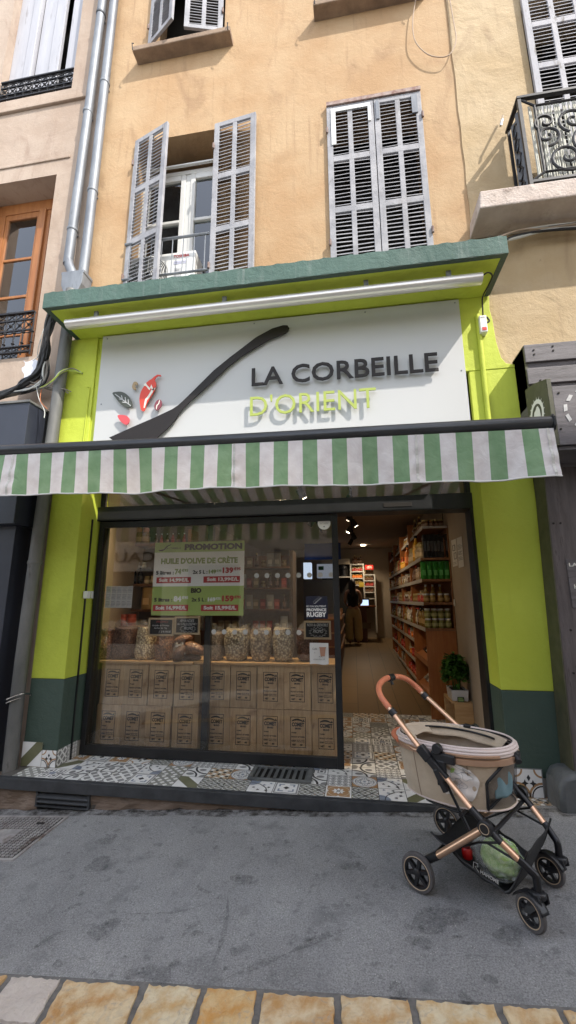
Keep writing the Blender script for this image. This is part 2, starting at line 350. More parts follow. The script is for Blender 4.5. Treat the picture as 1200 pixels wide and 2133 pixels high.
def boxmat():
    m = bpy.data.materials.new('plywood_box_varied'); m.use_nodes = True; nt = m.node_tree; L = nt.links.new; b = nt.nodes['Principled BSDF']; P = coords(nt)
    oi = node(nt, 'ShaderNodeObjectInfo'); k = node(nt, 'ShaderNodeVectorMath', operation='SCALE'); L(oi.outputs['Random'], k.inputs['Scale']); k.inputs[0].default_value = (31, 17, 43)
    a = node(nt, 'ShaderNodeVectorMath', operation='ADD'); L(P, a.inputs[0]); L(k.outputs[0], a.inputs[1])
    def nz(st, s_, lo, hi, c0, c1, base=None):
        mp = node(nt, 'ShaderNodeMapping'); mp.inputs['Scale'].default_value = st; L(a.outputs[0], mp.inputs[0]); n = node(nt, 'ShaderNodeTexNoise', i_Scale=s_, i_Detail=7.0, i_Roughness=.6, i_Distortion=.6); L(mp.outputs[0], n.inputs['Vector'])
        r = node(nt, 'ShaderNodeValToRGB'); r.color_ramp.elements[0].position = lo; r.color_ramp.elements[1].position = hi; r.color_ramp.elements[0].color = c0; r.color_ramp.elements[1].color = c1; L(n.outputs['Fac'], r.inputs[0]); return r.outputs[0]
    def mul(x, y):
        q = node(nt, 'ShaderNodeMix', data_type='RGBA', blend_type='MULTIPLY'); q.inputs[0].default_value = 1; L(x, q.inputs[6]); L(y, q.inputs[7]); return q.outputs[2]
    c = nz((5, 1, .8), 3.0, .3, .7, (.52, .34, .17, 1), (.66, .47, .27, 1)); c = mul(c, nz((1, 1, 1), 5.0, .56, .72, (1, 1, 1, 1), (.5, .42, .36, 1))); c = mul(c, nz((14, 1, 1), 4.0, .4, .7, (1, 1, 1, 1), (.78, .72, .66, 1)))
    r = node(nt, 'ShaderNodeMapRange'); r.inputs[3].default_value = .78; r.inputs[4].default_value = 1.08; L(oi.outputs['Random'], r.inputs[0]); x = node(nt, 'ShaderNodeVectorMath', operation='SCALE'); L(c, x.inputs[0]); L(r.outputs[0], x.inputs['Scale'])
    L(x.outputs[0], b.inputs['Base Color']); b.inputs['Roughness'].default_value = .8; return m
M_['boxwood'] = boxmat()
def scuffmat():
    m = bpy.data.materials.new('rubber_scuff'); m.use_nodes = True; nt = m.node_tree; L = nt.links.new; b = nt.nodes['Principled BSDF']; b.inputs['Base Color'].default_value = (.10, .10, .104, 1); b.inputs['Roughness'].default_value = .9
    n = node(nt, 'ShaderNodeTexNoise', i_Scale=45.0, i_Detail=6.0, i_Roughness=.7); L(coords(nt), n.inputs['Vector']); r = node(nt, 'ShaderNodeMapRange'); r.inputs[1].default_value = .36; r.inputs[2].default_value = .66; r.inputs[3].default_value = 0; r.inputs[4].default_value = .42; L(n.outputs['Fac'], r.inputs[0]); L(r.outputs[0], b.inputs['Alpha']); return m
# ================================================================== large structure
def wall(mb, x0, x1, z0, z1, y, holes, depth, m=0, back=True, hd=None):
    """front face at y with rectangular holes (x0,x1,z0,z1), reveals going back by depth; closed behind"""
    xs = sorted({x0, x1, *[h[0] for h in holes], *[h[1] for h in holes]}); zs = sorted({z0, z1, *[h[2] for h in holes], *[h[3] for h in holes]})
    inh = lambda cx, cz: any(h[0] < cx < h[1] and h[2] < cz < h[3] for h in holes)
    for i in range(len(xs) - 1):
        for j in range(len(zs) - 1):
            a, b, c, d = xs[i], xs[i + 1], zs[j], zs[j + 1]
            if inh((a + b) / 2, (c + d) / 2): continue
            mb.add([(a, y, c), (b, y, c), (b, y, d), (a, y, d)], [(0, 1, 2, 3)], m)
    for a, b, c, d in holes:
        Y = y + depth
        mb.add([(a, y, c), (a, Y, c), (a, Y, d), (a, y, d)], [(0, 1, 2, 3)], m); mb.add([(b, y, c), (b, Y, c), (b, Y, d), (b, y, d)], [(0, 1, 2, 3)], m)
        mb.add([(a, y, d), (b, y, d), (b, Y, d), (a, Y, d)], [(0, 1, 2, 3)], m); mb.add([(a, y, c), (b, y, c), (b, Y, c), (a, Y, c)], [(0, 1, 2, 3)], m)
    for X in (x0, x1): mb.add([(X, y, z0), (X, y + 1, z0), (X, y + 1, z1), (X, y, z1)], [(0, 1, 2, 3)], m)
    mb.add([(x0, y, z1), (x1, y, z1), (x1, y + 1, z1), (x0, y + 1, z1)], [(0, 1, 2, 3)], m)
# ---- street
g = MB(); N = 40
def gp(u, v):
    x = -14 + 28 * u; y = -2.6 + 6.12 * v; return (x, y, gz(x, y))
g.sheet(gp, 56, 12); street = g.build('street', M_['asphalt'], loc=(0, 0, 0), smooth=60, kind='structure')
g = MB(); g.box(-60, 60, -60, 60, -3.2, -3); g.build('ground', M_['asphalt'], kind='structure')
# scuffs and stains: thin worn-rubber and oil marks on the asphalt
sm = scuffmat()
def scuff(pts, wd, nm='tyre_scuff'):
    P = [onground(*p) for p in pts]; Q = []
    for i in range(len(P) - 1):
        for t in range(6): Q.append(P[i].lerp(P[i + 1], t / 6))
    Q.append(P[-1]); mb = MB(); L_, R_ = [], []
    for i, p in enumerate(Q):
        t = (Q[min(i + 1, len(Q) - 1)] - Q[max(i - 1, 0)]).normalized(); s = t.cross(Vector((0, 0, 1)))
        k = min(1, 3 * min(i + .2, len(Q) - 1 - i + .2) / len(Q)) * wd * random.uniform(1.2, 1.9)
        L_.append(p + s * k + Vector((0, 0, .004))); R_.append(p - s * k + Vector((0, 0, .004)))
    for i in range(len(Q) - 1): mb.add([L_[i], L_[i + 1], R_[i + 1], R_[i]], [(0, 1, 2, 3)])
    mb.build(nm, sm, kind='structure')
scuff([(475, 1865), (474, 1900), (468, 1940), (458, 1975), (442, 2010)], .008)
scuff([(410, 1842), (416, 1852), (430, 1860), (452, 1860)], .008)
scuff([(600, 1988), (640, 1968), (680, 1950), (730, 1935)], .013); scuff([(470, 2040), (520, 2020), (560, 2003), (600, 1988)], .011)
scuff([(125, 1905), (155, 1888), (180, 1883)], .008); scuff([(60, 1985), (95, 1960), (132, 1940)], .008)
scuff([(375, 1960), (390, 1940), (410, 1925), (425, 1912)], .010); scuff([(262, 1905), (300, 1905), (360, 1903), (400, 1895), (440, 1880)], .005)
dm = bpy.data.materials.new('gathered_dirt'); dm.use_nodes = True; _n = dm.node_tree; _b = _n.nodes['Principled BSDF']; _b.inputs['Base Color'].default_value = (.055, .048, .04, 1); _b.inputs['Roughness'].default_value = 1
_t = node(_n, 'ShaderNodeTexNoise', i_Scale=14.0, i_Detail=8.0, i_Roughness=.7); _n.links.new(coords(_n), _t.inputs['Vector']); _r = node(_n, 'ShaderNodeMapRange'); _r.inputs[1].default_value = .42; _r.inputs[2].default_value = .66; _r.inputs[4].default_value = .8; _n.links.new(_t.outputs['Fac'], _r.inputs[0]); _n.links.new(_r.outputs[0], _b.inputs['Alpha'])
for nm_, ya, yb, h_ in (('dirt_line', 3.425, 3.47, .005), ('dust_patch', 3.36, 3.44, .004)):
    mb = MB(); mb.sheet(lambda u, v: (-3.6 + 5.2 * u, ya + (yb - ya) * v + .012 * sin(u * 47) * (1 - v), gz(-3.6 + 5.2 * u, ya + (yb - ya) * v) + h_), 60, 1); mb.build(nm_, dm, kind='structure')
mb = MB(); rs_ = random.Random(21)
blobs = [(223, 1750, 14), (205, 1802, 18), (148, 1830, 5), (505, 1833, 15), (735, 1783, 9), (737, 1806, 14), (910, 1915, 30), (875, 1963, 14), (852, 1932, 6), (876, 1931, 6), (830, 2067, 13), (970, 2082, 9), (498, 1980, 11), (215, 1937, 18), (278, 2028, 10), (325, 2030, 18), (410, 1945, 7), (366, 2009, 6), (1060, 1950, 18), (700, 1890, 6), (640, 1960, 5), (560, 1760, 7), (330, 1760, 6), (1020, 2040, 8), (780, 2010, 6), (120, 2010, 7)]
for k in range(34): blobs.append((rs_.uniform(30, 1170), rs_.uniform(1720, 2020), rs_.uniform(2, 5)))
for px, py, r_ in blobs:
    c = onground(px, py); q = (c - CAM).length / F; n = 14; ph = rs_.uniform(0, 6); P = []
    for k in range(n):
        t = 2 * pi * k / n; rr = r_ * q * (1 + .22 * sin(2 * t + ph) + .15 * sin(3 * t + 2 * ph) + rs_.uniform(-.1, .1)); P.append((c.x + rr * 1.2 * cos(t), c.y + rr * .9 * sin(t)))
    mb.add([(x, y, gz(x, y) + .003) for x, y in P], [tuple(range(n))])
mb.build('pavement_stain', scuffmat(), kind='structure')
# ---- the row of yellow kerb stones
jt = [-560, -400, -240, -110, 24, 137, 306, 427, 545, 706, 861, 1040, 1168, 1330, 1500, 1680, 1850]
ords = ['tenth', 'ninth', 'far left, cut off by the edge', 'second', 'third', 'fourth', 'fifth', 'sixth', 'seventh', 'eighth', 'ninth', 'tenth']
kl = ['yellow kerb stone left of the pale mauve one', 'yellow kerb stone left of the pale mauve one', 'pale mauve grey kerb stone at the lower left',
      'wide mottled yellow kerb stone with a dark spot, right of the pale mauve one', 'yellow and cream kerb stone between the wide spotted one and the bright orange one',
      'bright orange kerb stone with a grey crack across it', 'cream and orange kerb stone right of the cracked bright orange one',
      'amber kerb stone with pale veins, below the middle of the shop door', 'long ochre kerb stone just left of below the pushchair rear wheel',
      'ochre kerb stone directly below the pushchair front wheel', 'yellow kerb stone at the lower right corner of the pavement']
for i_ in range(len(jt) - 1):
    i = i_ - 2; a = onground(jt[i_], 2040 + jt[i_] * .058); b = onground(jt[i_ + 1], 2040 + jt[i_ + 1] * .058)
    x0, x1 = a.x + .008, b.x - .008; y0, y1 = 1.80 + random.uniform(-.01, .01), 2.00 + random.uniform(-.006, .006)
    mb = MB(); nx, ny = 12, 6; sh = -.03 * (1 if i < 4 else .3)
    rk_ = random.Random(i * 7 + 1); jag = [[rk_.uniform(-.0035, .0035) for _ in range(40)] for _ in range(4)]; ns = [rk_.uniform(0, 6) for _ in range(4)]
    us = [0, .012] + [k / 18 for k in range(1, 18)] + [.988, 1]; vs_ = [0, .03] + [k / 9 for k in range(1, 9)] + [.97, 1]; nx, ny = len(us) - 1, len(vs_) - 1
    def fn(a, b):
        ia, ib = round(a * nx), round(b * ny); u, v = us[ia], vs_[ib]; e = ia in (0, nx) or ib in (0, ny); e1 = ia in (1, nx - 1) or ib in (1, ny - 1)
        x = x0 + (x1 - x0) * u + sh * (v - .5); y = y0 + (y1 - y0) * v
        if ia <= 1: x += jag[0][ib] + .004
        if ia >= nx - 1: x += jag[1][ib] - .004
        if ib <= 1: y += jag[2][ia]
        if ib >= ny - 1: y += jag[3][ia]
        h = .014 + .0035 * sin(u * 9 + ns[0]) * sin(v * 5 + ns[1]) + .0015 * sin(u * 31 + ns[2] + v * 13)
        return (x, y, gz(x, y) + (-.01 if e else (h - .002 if e1 else h)))
    mb.sheet(fn, nx, ny); mb.box(x0 + .01, x1 - .01, y0 + .02, y1 - .01, gz(x0, y0) - .1, gz(x0, y0) - .02)
    kc = (x0 + x1) / 2
    kcol = [((.44, .22, .07), (.66, .50, .30)), ((.48, .27, .10), (.66, .54, .36)), ((.50, .43, .38), (.57, .50, .44)), ((.46, .24, .08), (.68, .54, .34)), ((.52, .32, .13), (.68, .58, .40)), ((.54, .27, .07), (.64, .46, .24)), ((.66, .54, .36), (.48, .26, .09))]
    a_, b_ = kcol[{0: 0, 1: 1, 2: 2, 3: 3, 4: 4, 5: 5, 6: 6, 7: 1, 8: 4, 9: 3, 10: 0}.get(i, abs(i) % 2)]
    km = aged('kerb_tone_%d' % (i + 3), a_, b_, (.36, .31, .26) if i != 2 else (.42, .36, .33), (.20, .16, .13), rough=.75, big=11 + i % 3, streak=.0, spots=.85, bumpf=.006, bumpb=.010, bs=18)
    o = mb.build('kerb_stone', km, loc=(kc, 1.9, gz(kc, 1.9)), smooth=50)
    tag(o, kl[i] if 1 <= i <= 10 else 'yellow kerb stone further along the row, outside the picture', 'kerb stone', 'yellow stones edging the pavement')
jm = MB(); jm.sheet(lambda u, v: (-4 + 8 * u, 1.775 + .245 * v, gz(-4 + 8 * u, 1.775 + .245 * v) + .003), 20, 1); jm.build('kerb_joint_mortar', mat('kerb_mortar', (.12, .115, .11), (.19, .18, .17), .95, scale=30), kind='structure')
# ---- platform under the shop: plinth, charcoal step edge, patterned cement tiles
mb = MB()
def plinth_seg(x0, x1, ztop):
    n = max(2, int((x1 - x0) / .08)); A = []
    def f(u, v):
        x = x0 + (x1 - x0) * u; zb = gz(x, 3.46) - .05; return (x, 3.46 + .012 * sin(x * 17) * (v < .5) + .006 * sin(x * 41 + v * 4), zb + (ztop - zb) * v)
    mb.sheet(f, n, 3)
plinth_seg(-3.6, -2.60, -.082); plinth_seg(-2.13, .9, -.082)
mb.box(-3.6, 1.5, 3.53, 3.62, -.5, -.03)
mb.add([(-3.6, 3.46, -.082), (1.1, 3.46, -.082), (1.1, 3.6, -.082), (-3.6, 3.6, -.082)], [(0, 1, 2, 3)])
mb.box(-2.60, -2.13, 3.47, 3.5, -.5, -.185)
mb.build('plinth', M_['plinth'], kind='structure')
mb = MB(); mb.box(-2.985, 1.0, 3.425, 3.475, -.082, -.001); mb.box(-2.985, 1.0, 3.452, 3.466, -.001, .0045)
mb.build('step_edge', M_['nosing'], kind='structure', bevel=.004)
mb = MB(); mb.box(-2.985, 1.56, 3.47, 5.9, -.3, -.002); mb.build('shop_step', mat('tile_grout', (.10, .09, .08), rough=.9), kind='structure')
TM = [mat('tile_offwhite', (.72, .71, .69), (.80, .79, .77), .33, scale=9), mat('tile_black', (.025, .024, .026), rough=.38), mat('tile_grey', (.22, .215, .21), (.28, .275, .27), rough=.38, scale=9),
      mat('tile_sage', (.24, .24, .20), (.30, .30, .25), rough=.38, scale=9), mat('tile_tan', (.36, .20, .09), (.42, .25, .12), rough=.38, scale=9), mat('tile_bluegrey', (.20, .23, .29), (.26, .29, .35), rough=.38, scale=9),
      mat('tile_olive', (.14, .14, .075), (.17, .17, .10), rough=.38, scale=9), mat('tile_rust', (.36, .13, .07), rough=.38), mat('tile_cream', (.56, .46, .33), rough=.38)]
WH, BK, GR, SG, TN, BL, OL, RU, CR = range(9)
def clip(poly):
    for ax, s, lim in ((0, 1, 0), (0, -1, -1), (1, 1, 0), (1, -1, -1)):
        out = []; n = len(poly)
        for i in range(n):
            a, b = poly[i], poly[(i + 1) % n]; da, db = s * a[ax] - lim, s * b[ax] - lim
            if da >= 0: out.append(a)
            if (da >= 0) != (db >= 0):
                t = da / (da - db); out.append((a[0] + (b[0] - a[0]) * t, a[1] + (b[1] - a[1]) * t))
        poly = out
        if len(poly) < 3: return None
    return poly
def tile_polys(kind):
    P = []
    def pg(pts, m, l=1):
        q = clip(pts)
        if q: P.append((q, m, l))
    def disc(cx, cy, r, m, l=1, n=18, e=1): pg([(cx + r * cos(2 * pi * i / n), cy + r * e * sin(2 * pi * i / n)) for i in range(n)], m, l)
    def ring(cx, cy, r, w_, m, l=1, a0=0, a1=360, n=24):
        for i in range(n):
            a, b = R(a0 + (a1 - a0) * i / n), R(a0 + (a1 - a0) * (i + 1) / n)
            pg([(cx + (r - w_) * cos(a), cy + (r - w_) * sin(a)), (cx + r * cos(a), cy + r * sin(a)), (cx + r * cos(b), cy + r * sin(b)), (cx + (r - w_) * cos(b), cy + (r - w_) * sin(b))], m, l)
    def star(cx, cy, r, r2, n, m, l=1, a=0):
        for i in range(n):
            t = a + 2 * pi * i / n; pg([(cx, cy), (cx + r2 * cos(t - pi / n), cy + r2 * sin(t - pi / n)), (cx + r * cos(t), cy + r * sin(t)), (cx + r2 * cos(t + pi / n), cy + r2 * sin(t + pi / n))], m, l)
    def dia(cx, cy, rx, ry, m, l=1): pg([(cx - rx, cy), (cx, cy - ry), (cx + rx, cy), (cx, cy + ry)], m, l)
    def bar(x0, y0, x1, y1, w_, m, l=1):
        dx, dy = x1 - x0, y1 - y0; k = w_ / 2 / sqrt(dx * dx + dy * dy); pg([(x0 - dy * k, y0 + dx * k), (x0 + dy * k, y0 - dx * k), (x1 + dy * k, y1 - dx * k), (x1 - dy * k, y1 + dx * k)], m, l)
    def rect(a, b, c, d, m, l=1): pg([(a, b), (c, b), (c, d), (a, d)], m, l)
    base = WH
    if kind == 0:
        base = SG
        for i in range(5):
            for j in range(5):
                if (i + j) % 2 == 0: ring(i / 4, j / 4, .275, .05, WH, 1); ring(i / 4, j / 4, .245, .016, BK, 2); star(i / 4, j / 4, .05, .02, 4, BK, 3)
    elif kind == 1:
        for i in range(5):
            for j in range(5):
                if (i + j) % 2 == 0: dia(i / 4, j / 4, .17, .17, GR)
                elif (i * 2 + j) % 3 == 0: dia(i / 4, j / 4, .07, .07, BK)
    elif kind == 2:
        for i in range(5):
            for j in range(4):
                cx, cy = i / 4, (j + .5) / 4
                pg([(cx - .12, cy), (cx - .06, cy - .11), (cx + .06, cy - .11), (cx + .12, cy), (cx + .06, cy + .11), (cx - .06, cy + .11)], BK, 1)
                pg([(cx - .10, cy), (cx - .05, cy - .085), (cx + .05, cy - .085), (cx + .10, cy), (cx + .05, cy + .085), (cx - .05, cy + .085)], WH, 2)
                pg([(cx - .07, cy), (cx - .035, cy - .055), (cx + .035, cy - .055), (cx + .07, cy), (cx + .035, cy + .055), (cx - .035, cy + .055)], GR, 3)
    elif kind == 3:
        rect(.03, .03, .97, .97, GR, 1); rect(.09, .09, .91, .91, WH, 2); dia(.5, .5, .13, .13, BK, 3)
        for sx in (0, 1):
            for sy in (0, 1):
                f = lambda a: a if not sx else 1 - a
                g_ = lambda a: a if not sy else 1 - a
                rect(*sorted((f(.18), f(.40)))[:1], min(g_(.18), g_(.25)), max(f(.18), f(.40)), max(g_(.18), g_(.25)), BL, 3)
                rect(min(f(.18), f(.25)), min(g_(.25), g_(.40)), max(f(.18), f(.25)), max(g_(.25), g_(.40)), BL, 3)
    elif kind == 4:
        rect(.06, .06, .94, .94, TN, 1); ring(.5, .5, .45, .035, CR, 2); star(.5, .5, .27, .16, 8, WH, 3); bar(.38, .4, .62, .6, .03, BK, 4); bar(.38, .6, .62, .4, .03, BK, 4)
        for a, b in ((0, .5), (1, .5), (.5, 0), (.5, 1)): dia(a, b, .13, .13, WH, 3)
    elif kind == 5:
        ring(0, 0, .70, .09, BK, 1); ring(1, 1, .66, .08, BK, 2); disc(.30, .28, .16, GR, 3, e=.7); disc(.72, .74, .17, GR, 3, e=.7); disc(.98, .05, .2, GR, 1); disc(.05, .95, .2, GR, 1)
    elif kind == 6:
        base = TN; disc(.5, .5, .5, WH, 1, 28); ring(.5, .5, .49, .03, BL, 2); ring(.5, .5, .40, .025, GR, 2); star(.5, .5, .09, .05, 8, BL, 3)
        for i in range(4):
            a = i * pi / 2; x, y = .5 + .26 * cos(a), .5 + .26 * sin(a); ring(x, y, .12, .03, BL, 3); star(x, y, .05, .02, 4, BK, 4)
            a += pi / 4; disc(.5 + .22 * cos(a), .5 + .22 * sin(a), .06, GR, 3)
    elif kind == 7: pg([(0, 0), (.32, 0), (1, .68), (1, 1), (.68, 1), (0, .32)], OL, 1)
    elif kind == 8:
        base = CR
        for i in range(6):
            for j in range(6):
                x, y = i / 5, j / 5; pg([(x, y), (x + .1, y - .1), (x + .2, y), (x + .1, y + .1)], (BK, TN, WH)[(i + 2 * j) % 3], 1)
    elif kind == 9:
        disc(0, 0, .42, BL, 1); ring(0, 0, .47, .025, WH, 2); ring(1, 0, .82, .03, BK, 3)
        for x, y in ((.62, .22), (.8, .42), (.35, .6), (.55, .82), (.2, .85), (.84, .75)): star(x, y, .09, .035, 5, BK if (x > .5) else BL, 3, x * 9)
        bar(.25, .35, .62, .7, .02, BK, 2)
    elif kind == 10:
        for i in range(-2, 4): bar(i * .4 - .2, -.2, i * .4 + 1.2, 1.2, .12, GR, 1); bar(i * .4 - .2, 1.2, i * .4 + 1.2, -.2, .12, SG, 2)
    elif kind == 11:
        ring(0, 0, .55, .08, TN, 1); ring(1, 0, .55, .08, TN, 1); ring(0, 0, .44, .05, BK, 2); ring(1, 0, .44, .05, BK, 2); ring(0, 1, .3, .07, TN, 1); ring(1, 1, .3, .07, TN, 1)
        star(.35, .5, .14, .06, 4, BK, 3); star(.65, .5, .14, .06, 4, BK, 3); dia(.5, .7, .07, .12, BK, 3)
    elif kind == 12:
        for i in range(4):
            a = pi / 4 + i * pi / 2; x, y = .5 + .33 * cos(a), .5 + .33 * sin(a); rect(x - .17, y - .17, x + .17, y + .17, BK, 1); rect(x - .13, y - .13, x + .13, y + .13, WH, 2); disc(x, y, .07, BK, 3)
        disc(.5, .5, .14, BL, 4); rect(.47, 0, .53, .3, BK, 1); rect(.47, .7, .53, 1, BK, 1)
    return base, P
TP = {k: tile_polys(k) for k in range(13)}
def lay(mb, o, r, u, size, kind, rt, gap=.0022, lift=.0007):
    o, r, u = Vector(o), Vector(r), Vector(u); n = r.cross(u); base, P = TP[kind]; a = gap / size
    def W(p, l):
        x, y = p
        for _ in range(rt): x, y = y, 1 - x
        return o + r * (size * (a + x * (1 - 2 * a))) + u * (size * (a + y * (1 - 2 * a))) + n * (lift * l)
    mb.add([W(p, 1) for p in ((0, 0), (1, 0), (1, 1), (0, 1))], [(0, 1, 2, 3)], base)
    for q, m, l in P: mb.add([W(p, l + 1) for p in q], [tuple(range(len(q)))], m)
mb = MB(); rnd = random.Random(11); x00 = -.47 + .2 * 0 + .0
TS = .2; X0 = -.07 - TS * 15          # joints measured at x = -0.07 + 0.2 k
hand = {(13, 0): 0, (14, 0): 4, (15, 0): 0, (12, 0): 3, (11, 0): 9, (10, 0): 0, (16, 0): 9, (14, 1): 2, (15, 1): 6, (13, 1): 5, (16, 1): 9, (15, 2): 5, (16, 2): 2, (15, 3): 5, (16, 3): 1, (15, 4): 3, (16, 4): 8, (17, 0): 7, (17, 1): 7, (0, 0): 6, (1, 0): 10, (2, 0): 12, (3, 0): 5, (4, 0): 1, (5, 0): 1, (6, 0): 3, (7, 0): 10, (8, 0): 7, (9, 0): 0, (1, 1): 6, (2, 1): 7, (3, 1): 9}
for j in range(12):
    for i in range(-1, 24):
        x = X0 + i * TS
        if x < -2.99 or x > 1.4: continue
        if j > 3 and x < -.4: continue
        lay(mb, (x, 3.472 + j * TS, 0), (1, 0, 0), (0, 1, 0), TS, hand.get((i, j), rnd.choice([0, 1, 2, 3, 4, 4, 5, 5, 6, 6, 8, 8, 9, 10, 11, 12])), rnd.randint(0, 3))
for xs in (-2.962, -2.762): lay(mb, (xs, 3.672, .002), (1, 0, 0), (0, 0, 1), TS * (1 if xs < -2.9 else .7), 7 if xs < -2.9 else 11, 0)
mb.build('tiled_floor', TM, kind='structure')
# inner wooden-look floor rising gently towards the back
def fz(y): return max(0, (y - 5.88) * .048)
mb = MB(); mb.add([(-3.2, 5.87, .001), (2.2, 5.87, .001), (2.2, 14, fz(14)), (-3.2, 14, fz(14))], [(0, 1, 2, 3)])
def floorboards():
    m = bpy.data.materials.new('brown_floor_planks'); m.use_nodes = True; nt = m.node_tree; L = nt.links.new; b = nt.nodes['Principled BSDF']; P = coords(nt)
    mp = node(nt, 'ShaderNodeMapping'); mp.inputs['Rotation'].default_value = (0, 0, R(90)); L(P, mp.inputs[0])
    br = node(nt, 'ShaderNodeTexBrick', i_Scale=1.0); br.inputs['Brick Width'].default_value = .9; br.inputs['Row Height'].default_value = .27; br.inputs['Mortar Size'].default_value = .004
    br.inputs['Color1'].default_value = (.17, .105, .05, 1); br.inputs['Color2'].default_value = (.20, .125, .06, 1); br.inputs['Mortar'].default_value = (.05, .035, .02, 1)
    L(mp.outputs[0], br.inputs['Vector']); L(br.outputs[0], b.inputs['Base Color']); b.inputs['Roughness'].default_value = .45; return m
mb.build('shop_floor', floorboards(), kind='structure')
# ---- the yellow building with the shop in its ground floor
B1 = thing('yellow_townhouse', 'ochre yellow rendered townhouse with louvred shutters above the green shopfront', 'building', (-.85, 3.75, 0))
HL = (-2.42, -1.43, 4.52, 6.87); HR = (-.115, .905, 4.72, 6.85); UL = (-2.37, -1.36, 8.21, 10.4); UR = (-.12, .93, 8.40, 10.5)
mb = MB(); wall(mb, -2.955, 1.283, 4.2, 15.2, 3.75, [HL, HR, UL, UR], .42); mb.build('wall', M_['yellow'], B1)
mb = MB()
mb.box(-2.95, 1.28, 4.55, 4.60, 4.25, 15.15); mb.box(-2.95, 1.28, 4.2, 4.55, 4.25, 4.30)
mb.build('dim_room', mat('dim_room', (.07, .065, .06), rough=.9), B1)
# window behind the half open shutters
wn = MB(); y = 3.97
for a, b, c, d in ((-2.42, -1.43, 6.56, 6.62), (-2.42, -2.34, 4.72, 6.56), (-1.50, -1.43, 4.72, 6.56), (-1.925, -1.865, 4.72, 6.56), (-1.800, -1.74, 4.72, 6.56), (-2.34, -1.925, 6.48, 6.56), (-1.74, -1.50, 6.48, 6.56), (-2.34, -1.925, 5.86, 5.90), (-1.74, -1.50, 5.86, 5.90)): wn.box(a, b, y, y + .06, c, d)
wn.box(-1.865, -1.80, y + .01, y + .05, 4.72, 6.56); wf = wn.build('window', M_['pvc'], B1, bevel=.006)
q = MB(); q.box(-2.34, -1.925, y + .03, y + .035, 4.72, 6.48); q.box(-1.74, -1.5, y + .03, y + .035, 4.72, 6.48); q.build('pane', M_['glass2'], wf)
q = MB(); q.sheet(lambda u, v: (-2.4 + .95 * u, 4.15 + .02 * sin(u * 60), 4.75 + 1.8 * v), 90, 1); q.build('curtain', M_['curtain'], wf)
q = MB(); q.box(-2.42, -1.43, 3.90, 3.93, 6.62, 6.64); q.build('head_trim', M_['pvc'], wf); q = MB(); q.tube([(-2.42, 3.7, 5.36), (-1.43, 3.7, 5.36)], .016, 6); q.tube([(-2.42, 3.7, 4.9), (-1.43, 3.7, 4.9)], .014, 6)
for k in range(8): q.tube([(-2.35 + k * .125, 3.7, 4.9), (-2.35 + k * .125, 3.7, 5.36)], .006, 6)
q.build('guard_rail', M_['zinc'], B1)
# ---- shutters
def shutter(w_, h_, nm='shutter', mt='shutter', rows=3, rev=False, cols=2):
    fr = MB(); t = .034; st = .062; r = .06
    fr.box(0, st, 0, t, 0, h_); fr.box(w_ - st, w_, 0, t, 0, h_)
    if cols == 2: fr.box(w_ / 2 - .026, w_ / 2 + .026, .002, t - .002, r, h_ - r)
    zs = [r + (h_ - 2 * r) * k / rows for k in range(rows + 1)]
    for k, z in enumerate(zs):
        a, b = (0, r) if k == 0 else ((h_ - r, h_) if k == rows else (z - .036, z + .036)); fr.box(st, w_ - st, .001, t - .001, a, b)
    sl = MB(); xs = [(st, w_ / 2 - .026), (w_ / 2 + .026, w_ - st)] if cols == 2 else [(st, w_ - st)]
    for k in range(rows):
        z0 = zs[k] + (.0 if k == 0 else .036); z1 = zs[k + 1] - (.0 if k == rows - 1 else .036); n = int((z1 - z0) / .046); dz = (z1 - z0) / n
        for i in range(n):
            z = z0 + dz * (i + .5) + random.uniform(-.0025, .0025); tl = random.uniform(-.004, .004)
            for a, b in xs: sl.add([(a, .030, z + .019 + tl), (b, .030, z + .019 - tl), (b, .004, z - .012 - tl), (a, .004, z - .012 + tl), (a, .030, z + .027 + tl), (b, .030, z + .027 - tl), (b, .004, z - .004 - tl), (a, .004, z - .004 + tl)], [(3, 2, 1, 0), (4, 5, 6, 7), (0, 1, 5, 4), (2, 3, 7, 6), (1, 2, 6, 5), (3, 0, 4, 7)])
    return fr, sl
def put_shutter(parent, hinge, w_, h_, ang, side, mt='shutter', rows=3, hw=True):
    """hinge: world (x,y,z) of the lower hinge corner; side +1: leaf runs to +x at angle 0; ang swings the free edge out to the street"""
    fr, sl = shutter(w_, h_, rows=rows); a = R(ang)
    def X(v):
        x, y, z = v; d = Vector((side * x, y, z)); c, s = cos(a), sin(a)
        return Vector(hinge) + Vector((d.x * c + side * d.y * s * 0, -abs(x) * s + d.y * c, z)) + Vector((side * d.y * s, 0, 0))
    fr.v = [tuple(X(v)) for v in fr.v]; sl.v = [tuple(X(v)) for v in sl.v]
    o = fr.build('shutter', M_[mt], parent, bevel=.003); sl.build('slats', M_[mt], o)
    if hw:
        for z in (.32, h_ - .34): hb = MB(); q = Vector(hinge) + Vector((0, -.012, z)); hb.tube([q + Vector((0, 0, -.035)), q + Vector((0, 0, .035))], .013, 8); hb.build('hinge', mat('rusty_hinge', (.16, .09, .07), (.25, .2, .18), .8, scale=30), o)
    return o
put_shutter(B1, (-.118, 3.715, 4.72), .512, 2.125, 0, 1); put_shutter(B1, (.903, 3.715, 4.72), .500, 2.125, 0, -1)
put_shutter(B1, (-2.42, 3.715, 4.62), .50, 2.235, 17, 1); put_shutter(B1, (-1.42, 3.70, 4.62), .505, 2.26, 5.5, 1)
put_shutter(B1, (-2.36, 3.70, 8.33), .47, 2.1, 27, 1); put_shutter(B1, (-1.37, 3.70, 8.33), .47, 2.1, 14, -1)
put_shutter(B1, (-.12, 3.70, 8.5), .5, 2.1, 25, 1); put_shutter(B1, (.93, 3.70, 8.5), .5, 2.1, 10, -1)
